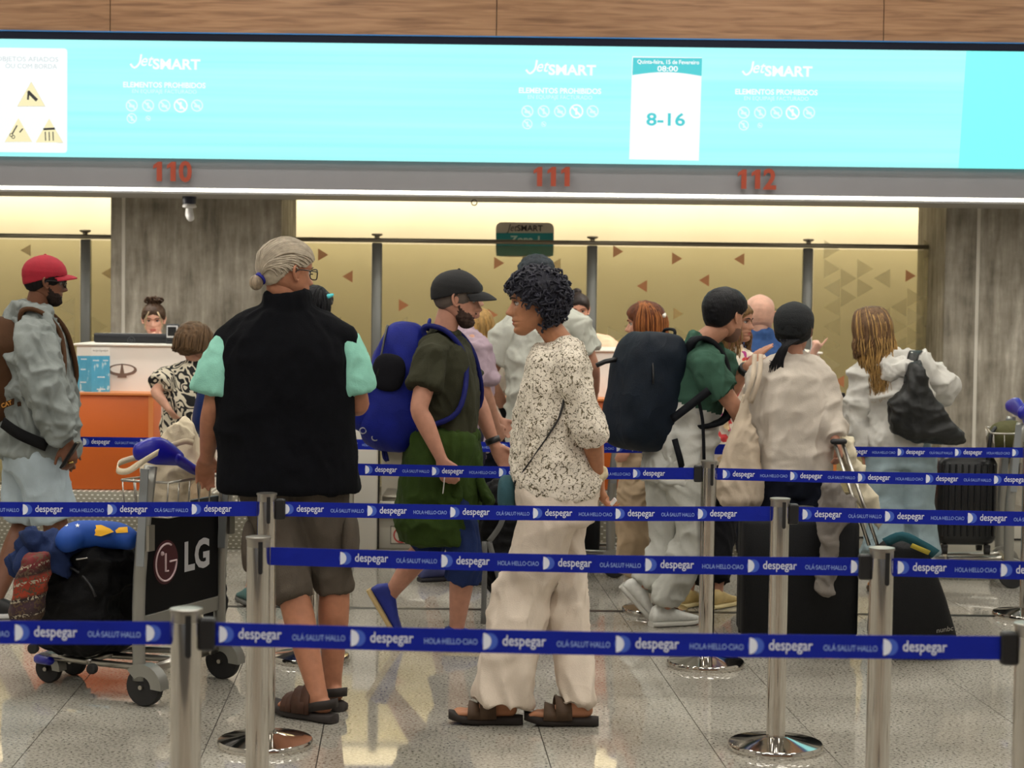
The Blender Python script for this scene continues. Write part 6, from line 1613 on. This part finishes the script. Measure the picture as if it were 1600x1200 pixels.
# ================================================================== 13 desk agent with hand at the chin
f = Fig('desk agent in a white blouse, hair pinned up, hand at the chin', 13.28, 174,
  dict(hip=(250, 610), chest=(250, 575), neck=(246, 533), head=(240, 499), el=(272, 580, -.15), wl=(250, 541, -.13), er=(225, 590, -.1), wr=(235, 560, -.25), kl=(258, 715, 0), al=('g', 260, 812), kr=(240, 712, 0), ar=('g', 240, 812)),
  ht=1.62, fem=True, skin_c=(226, 172, 150), head=dict(yaw=172, pitch=8, scale=1.02), hands={'l': dict(dir=(-.5, -.1, .6), palm=(0, .8, .5), curl=.7)})
f.body(); f.face((70, 48, 38))
BRH = hairm('brown_updo_hair', (70, 52, 40), .45)
f.hair_short(BRH, .05, .012, -.06, -.01, rough=.2)
rg = random.Random(14); P_ = []
for i in range(60):
    a = rg.uniform(0, 6.28); r_ = rg.uniform(.0, .05); c = V(r_ * math.cos(a) * 1.3, -.02 + r_ * math.sin(a), .128 + rg.uniform(0, .03)); q = rg.uniform(.01, .018); ph = rg.uniform(0, 6)
    P_.append([f.H(*(c + V(q * math.cos(ph + k), q * .6 * math.sin(ph * 1.3 + k), q * math.sin(ph + k)))) for k in np.linspace(0, 5, 7)])
f.strands('pinned_curls', BRH, P_, .007, 5, 2)
f.strands('front_locks', hairm('highlight_lock', (206, 184, 150), .45), [[f.H(x * .6, .09, .07), f.H(x, .1, .03), f.H(x * 1.25, .075, -.03), f.H(x * 1.2, .06, -.07)] for x in (.045, .05, -.05, -.056)], .004, 5, 4)
f.top('white_blouse', fabric('white_poplin', (228, 226, 222)), [(-.15, .18, .14), (.4, .17, .135), (.75, .17, .125), (.9, .13, .1), (.98, .07, .07)], 1.6, (.075, .078, .07, .06), seed=111, collar=(.075, .085, .03))
f.pants('dark_trousers', fabric('black_cotton', (16, 16, 20)), 1.9, (.11, .1, .09, .08), seed=112)
for sd in 'lr': f.shoe(sd, (24, 22, 24), (20, 20, 20))
# ================================================================== 14 agent at desk 111
f = Fig('desk agent in a peach blouse with dark hair tied back and a lanyard', 13.28, 176,
  dict(hip=(918, 620), chest=(918, 575), neck=(912, 528), head=(902, 484), el=(962, 590, -.05), wl=(948, 610, -.15), er=(880, 590, -.05), wr=(890, 610, -.15), kl=(930, 722, 0), al=('g', 930, 820), kr=(906, 718, 0), ar=('g', 906, 820)),
  ht=1.68, fem=True, skin_c=(206, 150, 126), head=dict(yaw=176, pitch=9, scale=1.06))
f.body(); f.face((40, 30, 26))
f.hair_short(hairm('dark_brown_hair', (38, 30, 28), .45), .05, .01, -.06, -.01, rough=.1)
mb = MB(); mb.ellipsoid(f.H(0, -.06, .12), .035, .035, .025, f.HR); mb.build('hair_bun', MATS['dark_brown_hair'], f.t, True)
f.top('peach_blouse', fabric('peach_cotton', (238, 196, 166), var=.05), [(-.15, .19, .14), (.4, .18, .14), (.75, .185, .13), (.88, .15, .105), (.94, .1, .08)], .6, (.085, .085, .088), seed=121)
f.pants('dark_trousers', MATS['black_cotton'], 1.9, (.11, .1, .09, .08), seed=122)
for sd in 'lr': f.shoe(sd, (24, 22, 24), (20, 20, 20))
MB().strip([f.spine(.98) + V(.04, -.06, 0), f.spine(.8) + V(.02, -.15, 0), f.spine(.6) + V(0, -.16, 0)], .012, X3, .003).build('lanyard', BLACKP, f.t, True)
# ================================================================== 15 swirl blouse
f = Fig('short-haired person in a black and cream swirl blouse, hand on hip', 11.05, 20,
  dict(hip=(292, 690), chest=(296, 620), neck=(304, 566), head=(303, 538), sl=(268, 588), el=(243, 612, -.12), wl=(264, 640, -.15), sr=(336, 588), er=(345, 640, 0), wr=(340, 680, .1), kl=(282, 790), al=('g', 282, 895), kr=(305, 790), ar=('g', 305, 893)),
  ht=1.52, fem=True, skin_c=(206, 156, 132), head=dict(yaw=32, pitch=12, scale=1.1), hands={'l': dict(dir=(.4, .4, -.6), palm=(.5, .6, 0), curl=.5)})
f.body(); f.hair_short(hairm('brown_bob_hair', (92, 70, 48), .45), .04, .024, -.085, -.05, rough=.22)
long_hair(f, 'bob_strands', MATS['brown_bob_hair'], 170, .02, -2.2, 2.2, .005, .006, 31, .01)
mb = MB(); mb.ellipsoid(f.H(-.09, .03, -.03), .012, .03, .035, f.HR); mb.build('sunglasses', BLACKP, f.t, True)
m, nt, b, tc, N, ramp, L = nodes_of('swirl_print', .8)
wv = N('ShaderNodeTexNoise', Scale=6.0, Detail=1.0, Distortion=2.2); L(tc.outputs['Object'], wv.inputs['Vector'])
mt_ = N('ShaderNodeMath', operation='MULTIPLY'); mt_.inputs[1].default_value = 6.5; L(wv.outputs['Fac'], mt_.inputs[0]); fr_ = N('ShaderNodeMath', operation='FRACT'); L(mt_.outputs[0], fr_.inputs[0])
r1 = ramp([(0, (18, 17, 18)), (.48, (18, 17, 18)), (.5, (214, 204, 182)), (.98, (214, 204, 182))]); L(fr_.outputs[0], r1.inputs[0]); L(r1.outputs[0], b.inputs['Base Color'])
f.top('swirl_blouse', m, [(-.2, .18, .14), (.1, .175, .15), (.5, .17, .15), (.75, .17, .135), (.9, .14, .11), (.98, .075, .075)], .72, (.08, .085, .09, .098), fold=.006, seed=131)
f.pants('beige_slacks', fabric('beige_cotton', (182, 160, 132)), 1.9, (.11, .1, .09, .085), seed=132)
f.shoe('l', (60, 50, 44), (40, 40, 40)); f.shoe('r', (60, 50, 44), (40, 40, 40))
# ================================================================== 16 behind the vest man, with blue pack
f = Fig('dark-haired person with a turquoise hair clip, mostly hidden behind the fleece vest', 9.95, 80,
  dict(hip=(425, 712), chest=(435, 615), neck=(462, 528), head=(488, 482), er=(440, 625, -.2), wr=(470, 680, -.2), el=(470, 620, .2), wl=(490, 680, .2), kr=(425, 820, -.1), ar=('g', 392, 945), kl=(440, 820, .1), al=('g', 445, 938), tr=(372, 925, -.1)),
  ht=1.62, fem=True, skin_c=(196, 144, 120), head=dict(yaw=78, pitch=14, scale=1.02))
f.body(); f.face((30, 24, 22), (1,)); f.hair_short(BLKH, .045, .018, -.07, -.02, rough=.35, rs=50)
long_hair(f, 'loose_curls', BLKH, 90, .01, -2.4, 2.4, .005, .01, 41, .008)
mb = MB(); mb.limb([f.H(.04, .085, .1), f.H(.065, .06, .085)], [.009, .013], 8); mb.build('hair_clip', mat('turquoise', (80, 200, 206), .35), f.t, True)
f.top('navy_shirt', fabric('navy_jersey', (30, 40, 72)), [(-.15, .17, .13), (.3, .165, .13), (.7, .165, .125), (.9, .13, .1), (.98, .08, .08)], 1.5, (.078, .08, .07, .06), seed=141)
f.pants('grey_shorts', fabric('ash_cotton', (90, 88, 86)), 1.05, (.11, .105, .1, .095), seed=142)
f.shoe('l', (70, 112, 112), (96, 96, 92)); f.shoe('r', (70, 112, 112), (96, 96, 92))
backpack(f, 'slate blue backpack showing beside the mint sleeve of the vest wearer', (.15, .13, .33), f.P((353, 608, 0)), fabric('slate_nylon', (40, 74, 124), rough=.55), fabric('slate_nylon_dark', (26, 44, 96), rough=.55), lean=V(.18, 0, 1), seed=143, taper=.3)
# ================================================================== 17 far blonde by desk 111
f = Fig('blonde person in a pale top at the desk behind the lilac shirt', 11.2, 10,
  dict(hip=(748, 690), chest=(750, 610), neck=(750, 550), head=(748, 512), el=(728, 640), wl=(735, 690, .1), er=(775, 640), wr=(770, 690, .1), kl=(740, 790), al=('g', 740, 890), kr=(762, 790), ar=('g', 762, 890)), ht=1.58, fem=True, skin_c=(200, 150, 126), head=dict(yaw=20, scale=1.0))
f.body(); f.hair_short(BL2, .04, .014, -.09, -.05); long_hair(f, 'hair_lengths', BL2, 160, .16, -2.2, 2.2, .0055, .012, 51)
f.top('pale_top', fabric('cream_knit', (214, 204, 190)), [(-.1, .17, .13), (.4, .165, .13), (.8, .165, .12), (.97, .08, .08)], .6, (.075, .075), seed=151)
f.pants('dark_trousers', MATS['ink_cotton'], 1.93, (.11, .1, .09, .08), seed=152)
f.shoe('l', (60, 50, 44), (40, 40, 40)); f.shoe('r', (60, 50, 44), (40, 40, 40))
# ================================================================== bags on the near cart
BLKC = fabric('black_cordura', (12, 12, 14), var=.2, rough=.7)
t = thing('duffel_bag', 'big black soft travel bag with steel zip pull lying on the near cart', 'bag', tuple(W(130, 1030, 7.5)))
Mc = Matrix((fw1, lt1, V(0, 0, 1))).transposed()
cb = q1(.44, 0.0, .345)
mb = MB(); superell(mb, cb, Mc, (.2, .27, .2), 3.2, 3.0, 30, 18); superell(mb, cb + fw1 * -.12 + V(0, 0, .15) - lt1 * .05, Mc, (.1, .2, .12), 2.6, 2.4, 24, 14)
job(mb, 'bag_body', BLKC, t, .01, 4, .01, (8, 8, 8), 201)
C_ = [cb + Mc @ V(.19 * math.cos(a), -.245, .175 * math.sin(a) + .0) for a in np.linspace(.3, 2.8, 16)]
MB().tube(C_, .006, 6).build('zip', mat('zip_dark', (40, 40, 42), .5), t, True)
zp = W(120, 874, 7.28); MB().limb([zp, zp + V(.04, 0, .006)], [(.007, .004), (.005, .003)], 8).build('zip_pull', STEEL, t, True)
for (px, py) in ((52, 1013), (144, 1045)):
    p = W(px, py, 7.32); MB().lathe([(.01, -.012), (.02, -.012), (.022, 0), (.02, .012), (.01, .012)], 18, p, frame(fw1, lt1)).build('bag_wheel', RUBBER, t, True)
t = thing('woven_bag', 'colourful woven bag with red and orange ethnic bands hanging at the cart front', 'bag', tuple(W(45, 975, 7.45)))
m, nt, b, tc, N, ramp, L = nodes_of('woven_bands', .85)
sx = N('ShaderNodeSeparateXYZ'); L(tc.outputs['Object'], sx.inputs[0]); ax_ = N('ShaderNodeMath', operation='MULTIPLY_ADD'); L(sx.outputs[0], ax_.inputs[0]); ax_.inputs[1].default_value = -.22; L(sx.outputs[2], ax_.inputs[2])
sc_ = N('ShaderNodeMath', operation='MULTIPLY'); sc_.inputs[1].default_value = 3.4; L(ax_.outputs[0], sc_.inputs[0])
r1 = ramp([(0, (120, 32, 34)), (.1, (74, 54, 34)), (.24, (46, 32, 30)), (.36, (66, 42, 52)), (.46, (28, 20, 18)), (.5, (146, 50, 24)), (.72, (132, 42, 26)), (.76, (30, 22, 18)), (.86, (88, 24, 28)), (1, (108, 28, 30))]); L(sc_.outputs[0], r1.inputs[0])
vo = N('ShaderNodeTexNoise', Scale=55.0, Detail=1.0, Distortion=1.5); L(tc.outputs['Object'], vo.inputs['Vector']); r2 = ramp([(.52, (0, 0, 0)), (.56, (255, 255, 255))]); L(vo.outputs['Fac'], r2.inputs[0])
w2 = N('ShaderNodeMath', operation='MULTIPLY'); w2.inputs[1].default_value = 16.0; L(ax_.outputs[0], w2.inputs[0]); fr_ = N('ShaderNodeMath', operation='FRACT'); L(w2.outputs[0], fr_.inputs[0]); lt_ = N('ShaderNodeMath', operation='LESS_THAN'); L(fr_.outputs[0], lt_.inputs[0]); lt_.inputs[1].default_value = .22
md = N('ShaderNodeMath', operation='MULTIPLY'); L(lt_.outputs[0], md.inputs[0]); L(r2.outputs[0], md.inputs[1])
mx1 = N('ShaderNodeMix', data_type='RGBA'); L(r2.outputs[0], mx1.inputs[0]); L(r1.outputs[0], mx1.inputs[6]); r5 = ramp([(0, (40, 30, 24)), (1, (104, 80, 56))]); L(vo.outputs['Color'], r5.inputs[0]); L(r5.outputs[0], mx1.inputs[7])
mx2 = N('ShaderNodeMix', data_type='RGBA'); L(md.outputs[0], mx2.inputs[0]); L(mx1.outputs[2], mx2.inputs[6]); mx2.inputs[7].default_value = lin((158, 148, 128)); L(mx2.outputs[2], b.inputs['Base Color'])
pillow([(40, 866), (74, 862), (78, 900), (64, 965), (52, 980), (20, 970), (14, 955), (24, 915)], 7.24, .06, 'bag_body', m, t, .008, .004, seed=202)
t = thing('folded_jacket', 'dark blue fleece jacket bundled on top of the woven bag', 'jacket', tuple(W(65, 890, 7.45)))
JB = fabric('slate_blue_fleece', (34, 48, 86), var=.1)
pillow([(50, 826), (66, 830), (90, 842), (118, 852), (116, 884), (96, 898), (74, 878), (48, 884), (30, 892), (25, 880), (38, 850)], [7.4] * 11, .1, 'jacket_body', JB, t, .008, .016, (14, 14, 12), 203)
MB().limb([W(48, 856, 7.33), W(38, 872, 7.3), W(32, 886, 7.28)], [.03, .034, .032], 14).build('jacket_sleeve', JB, t, True)
t = thing('neck_pillow', 'blue travel pillow with yellow patches and white stars on the black travel bag', 'pillow', tuple(W(150, 850, 7.5)))
PB = mat('pillow_blue', (20, 74, 164), .7, var=.06)
pts = [W(106, 844, 7.3), W(120, 836, 7.36), W(150, 835, 7.4), W(184, 837, 7.42), W(200, 842, 7.4)]
MB().limb(pts, [.05, .056, .056, .054, .045], 18).build('pillow_body', PB, t, True)
YL = mat('pillow_yellow', (246, 186, 40), .7); PWH = mat('pillow_white', (240, 240, 238), .7)
def surf_patch(outline, c, R_, lift):   # bulging patch lying on the round pillow
    P = []
    for (px, py) in outline:
        d_ = ray(px, py); best = None
        # first hit of the pixel's ray with the ball of radius R_ round c
        oc = CAM - c; oc.x = 0; d_ = ray(px, py); dz = Vector((0, d_.y, d_.z)); a_ = dz.dot(dz); b2 = oc.dot(dz); cc_ = oc.dot(oc) - (R_ + lift) ** 2; disc = b2 * b2 - a_ * cc_
        tt_ = (-b2 - math.sqrt(max(disc, 0))) / a_; P.append(CAM + d_ * tt_)
    return P
for (ol, c_, nm, q_) in (([(134, 828), (144, 821), (158, 820), (172, 826), (178, 831), (158, 838), (138, 835)], W(156, 836, 7.4), 'yellow_patch', YL), ([(180, 829), (186, 824), (199, 823), (200, 832), (182, 833)], W(190, 838, 7.42), 'yellow_patch', YL)):
    mb = MB(); P = surf_patch(ol, c_, .0565, .0015); cen = sum(P, Vector()) / len(P); P.append(cen + (CAM - cen).normalized() * .003); k = len(ol)
    mb.add(P, [(i, (i + 1) % k, k) for i in range(k)]); mb.build(nm, q_, t)
for (px, py) in ((121, 821), (105, 822)):
    ol = [(px + (4.2 if i % 2 == 0 else 1.8) * math.sin(i * math.pi / 5), py - (3.6 if i % 2 == 0 else 1.5) * math.cos(i * math.pi / 5)) for i in range(10)]
    mb = MB(); P = surf_patch(ol, W(116, 837, 7.35), .0555, .002); cen = sum(P, Vector()) / 10; P.append(cen + (CAM - cen).normalized() * .001); mb.add(P, [(i, (i + 1) % 10, 10) for i in range(10)]); mb.build('star', PWH, t)
# canvas tote sitting in the basket
CANV = fabric('ecru_canvas', (214, 200, 174), var=.05)
t = thing('tote_bag', 'ecru canvas tote bag with long strap slumped in the near cart basket', 'bag', tuple(W(262, 800, 7.45)))
pillow([(286, 648), (300, 660), (310, 690), (318, 722), (306, 744), (292, 772), (282, 806), (232, 806), (226, 765), (228, 728), (240, 708), (262, 680)], 7.45, .11, 'tote_body', CANV, t, .008, .009, (10, 10, 6), 204)
C_, _ = resample([W(302, 692, 7.33), W(286, 690, 7.26), W(252, 704, 7.13), W(222, 722, 7.02), W(200, 736, 7.02), W(184, 735, 7.05), W(186, 724, 7.1), W(204, 717, 7.16), W(216, 714, 7.2)], [1] * 9, 4)
MB().strip(C_, .024, [V(.2, 0, 1)] * len(C_), .003).build('strap', CANV, t, True)
C_, _ = resample([W(262, 682, 7.4), W(250, 700, 7.3), W(238, 712, 7.32)], [1] * 3, 4)
MB().strip(C_, .02, [V(.6, 0, .6)] * len(C_), .003).build('strap', CANV, t, True)
t = thing('daypack', 'small black bag with a looped strap hanging behind the advertising board', 'bag', tuple(W(342, 950, 7.85)))
pillow([(332, 850), (344, 862), (350, 890), (350, 950), (348, 1030), (330, 1046), (322, 960), (322, 880)], 7.95, .07, 'bag_body', BLKC, t, .009, .006, seed=205)
MB().tube([W(338, 870, 7.9), W(349, 876, 7.86), W(350, 892, 7.86), W(340, 900, 7.9)], .008, 6, sub=3).build('looped_strap', BLKC, t, True)

# ================================================================== suitcases and rolling bags
def suitcase(label, px0, px1, ptop, pbot, Y, depth, m, ribs=0, handle=True, group=None, yaw=0.0):
    A = W(px0, (ptop + pbot) / 2, Y); B = W(px1, (ptop + pbot) / 2, Y); zt_ = W((px0 + px1) / 2, ptop, Y).z; zb_ = max(.0, W((px0 + px1) / 2, pbot, Y).z)
    w = B.x - A.x; cx = (A.x + B.x) / 2; R_ = Matrix.Rotation(yaw, 3, 'Z'); c0 = V(cx, Y + depth / 2, 0)
    t = thing('suitcase', label, 'suitcase', (cx, Y + depth / 2, zb_), group)
    wl = .055; h = zt_ - zb_ - wl
    def q(x, y, z): return c0 + R_ @ V(x, y, 0) + V(0, 0, z)
    sh_ = MB().box(q(0, 0, zb_ + wl + h / 2), (w, depth, h), R_, bev=.045).build('shell', m, t, True)
    for i in range(ribs):
        x = -w / 2 + w * (i + .7) / (ribs + .4)
        MB().limb([q(x, -depth / 2 - .001, zb_ + wl + .06), q(x, -depth / 2 - .001, zb_ + wl + h - .05)], [.007, .007], 8).build('rib', m, sh_, True)
        MB().limb([q(x, -depth / 2 + .05, zt_ + .001), q(x, depth / 2 - .05, zt_ + .001)], [.006, .006], 8).build('rib', m, sh_, True)
    MB().box(q(0, 0, zb_ + wl + h / 2), (w + .004, .014, h - .05), R_).build('zip_seam', BLACKP, sh_)
    MB().tube([q(-.07, -.02, zt_ - .004), q(-.06, -.02, zt_ + .022), q(.06, -.02, zt_ + .022), q(.07, -.02, zt_ - .004)], .011, 8, sub=3).build('top_handle', BLACKP, t, True)
    for sx_ in (-1, 1):
        for sy in (-1, 1):
            p = q(sx_ * (w / 2 - .05), sy * (depth / 2 - .04), zb_ + .024)
            MB().lathe([(.008, -.014), (.024, -.014), (.024, .014), (.008, .014)], 18, p, Matrix.Rotation(math.pi / 2, 3, 'Y')).build('wheel', RUBBER, t, 40)
            MB().box(p + V(0, 0, .022), (.036, .036, .026), None, bev=.006).build('wheel_fork', BLACKP, t)
    return t, q, zt_, zb_, w
INK = mat('ink_polyester', (5, 6, 9), .6, spec=.25, var=.25, vscale=40, bump=.2, bscale=200)
suitcase('large black suitcase standing at the feet of the beige sweatshirt wearer', 1161, 1344, 806, 1026, 8.36, .27, INK)
RIB = mat('ribbed_black_shell', (20, 21, 24), .35, var=.05)
# ribbed case on the far cart
c_ = G(1598, 918)
farcart, q2, R32, fw2, lt2 = cart(V(c_.x - .02, c_.y + .26, 0), (-.985, .17, 0), 'steel luggage cart with blue handle carrying the ribbed suitcase', board=False)
ts, qs, zt_, zb_, w_ = suitcase('ribbed black hard suitcase standing on the far luggage cart', 1466, 1560, 713, 868, 10.62, .26, RIB, 9)
OLV = fabric('olive_canvas', (86, 84, 54), var=.12)
t = thing('shoulder_bag', 'olive bag with dark strap lying in the far cart basket', 'bag', tuple(q2(.02, 0, .76)))
mb = superell(MB(), q2(.02, 0, .84), Matrix((fw2, lt2, V(0, 0, 1))).transposed(), (.1, .22, .09), 3, 2.6, 24, 14, warp=.012, seed=211); mb.build('bag_body', OLV, t, True)
MB().tube([q2(.1, -.15, .9), q2(.13, -.2, .85), q2(.14, -.2, .72)], .012, 8, sub=4).build('strap', BLACKP, t, True)
# cart by desk 111
midcart, q3, R33, fw3, lt3 = cart(V(W(985, 800, 10.95).x, 10.95, 0), (-.93, .36, 0), 'steel luggage cart parked by the desk behind the beige trousers', board=False)
suitcase('slim black suitcase on the cart by the desk, half hidden by off-white trousers', 893, 938, 800, 890, 10.98, .2, INK)
# black rolling bag with raised handle
t = thing('rolling_bag', 'tapered black rolling bag with raised steel handle and bright tag', 'rolling bag', tuple(G(1425, 1027)))
RBK = mat('rolling_black', (6, 6, 8), .65, spec=.25, var=.2, vscale=30, bump=.2, bscale=160)
rg_ = []
for (py, a, c_, d_) in ((1016, 1372, 1484, .1), (1008, 1360, 1491, .13), (985, 1358, 1490, .14), (930, 1362, 1474, .135), (880, 1366, 1456, .12), (856, 1372, 1446, .1), (846, 1382, 1436, .07)):
    P0, P1 = W(a, py, 8.4), W(c_, py, 8.4); cx, w, z = (P0.x + P1.x) / 2, (P1.x - P0.x) / 2, P0.z
    rg_.append([V(cx + w * spow(math.cos(q), .55), 8.4 + d_ * spow(math.sin(q), .55), z) for q in (2 * math.pi * i / 28 for i in range(28))])
MB().loft(rg_).build('bag_body', RBK, t, True)
for px in (1385, 1437):
    p = W(px, 1020, 8.36); p.z = .03; MB().lathe([(.01, -.014), (.03, -.014), (.03, .014), (.01, .014)], 18, p, Matrix.Rotation(math.pi / 2, 3, 'Y')).build('wheel', RUBBER, t, 40)
for (a, c_) in (((1304, 692), (1358, 852)), ((1317, 692), (1371, 852))):
    MB().tube([W(*a, 8.62), W(*c_, 8.42)], .0085, 10).build('handle_rod', STEEL, t, True)
MB().limb([W(1302, 690, 8.62), W(1319, 690, 8.62)], [(.016, .014)] * 2, 10).build('handle_grip', BLACKP, t, True)
MB().strip(resample([W(1383, 848, 8.33), W(1410, 838, 8.3), W(1440, 852, 8.3), W(1462, 866, 8.34)], [1] * 4, 4)[0], .05, V(0, -.6, 1), .004).build('tag_strap', fabric('tag_teal', (46, 92, 104)), t, True)
MB().strip([W(1424, 852, 8.27), W(1452, 864, 8.28)], .022, V(0, -.4, 1), .004).build('yellow_tag', mat('tag_yellow', (188, 170, 60), .7), t, True)
mb = MB(); put_text(mb, 'nunbc', W(1465, 978, 8.4) + V(0, -.145, 0), V(.985, 0, .17), Z3, .022, .075, True, .0); mb.build('bag_lettering', mat('letter_grey', (150, 146, 140), .4, .5), t)
# cloth hung over the handles
t = thing('draped_jacket', 'long grey jacket draped over the large black suitcase', 'jacket', tuple(W(1300, 930, 8.3)))
pillow([(1287, 748), (1300, 752), (1328, 772), (1336, 800), (1318, 822), (1305, 845), (1303, 880), (1306, 905), (1294, 934), (1276, 924), (1284, 870), (1284, 800)], 8.28, .035, 'jacket_cloth', fabric('ash_grey_cloth', (118, 112, 106)), t, .008, .01, (14, 14, 5), 221)
t = thing('draped_sweater', 'cream sweater hanging beside the raised steel handle', 'sweater', tuple(W(1350, 820, 8.75)))
pillow([(1304, 668), (1316, 668), (1328, 684), (1346, 730), (1366, 780), (1378, 812), (1374, 832), (1356, 815), (1338, 775), (1320, 725), (1306, 692)], 8.72, .035, 'sweater_cloth', fabric('cream_wool', (206, 196, 172)), t, .008, .009, (14, 14, 6), 222)
# black pack with grey straps between the walkers
t = thing('trekking_pack', 'black trekking pack with dangling grey straps between the walker and the off-white trousers', 'backpack', tuple(W(775, 950, 9.0)))
pillow([(755, 775), (775, 745), (798, 752), (814, 800), (806, 880), (796, 930), (784, 948), (764, 925), (746, 880), (743, 815)], 9.0, .12, 'pack_body', BLKC, t, .01, .009, seed=231)
GST = fabric('grey_webbing', (112, 112, 110))
for P in ([(802, 742), (794, 780), (782, 820), (764, 846)], [(764, 846), (776, 890), (786, 930)], [(757, 846), (757, 900), (755, 975)]):
    MB().strip(resample([W(a, c_, 8.86) for a, c_ in P], [1] * len(P), 4)[0], .026, X3, .005).build('webbing_strap', GST, t, True)
finish_jobs()
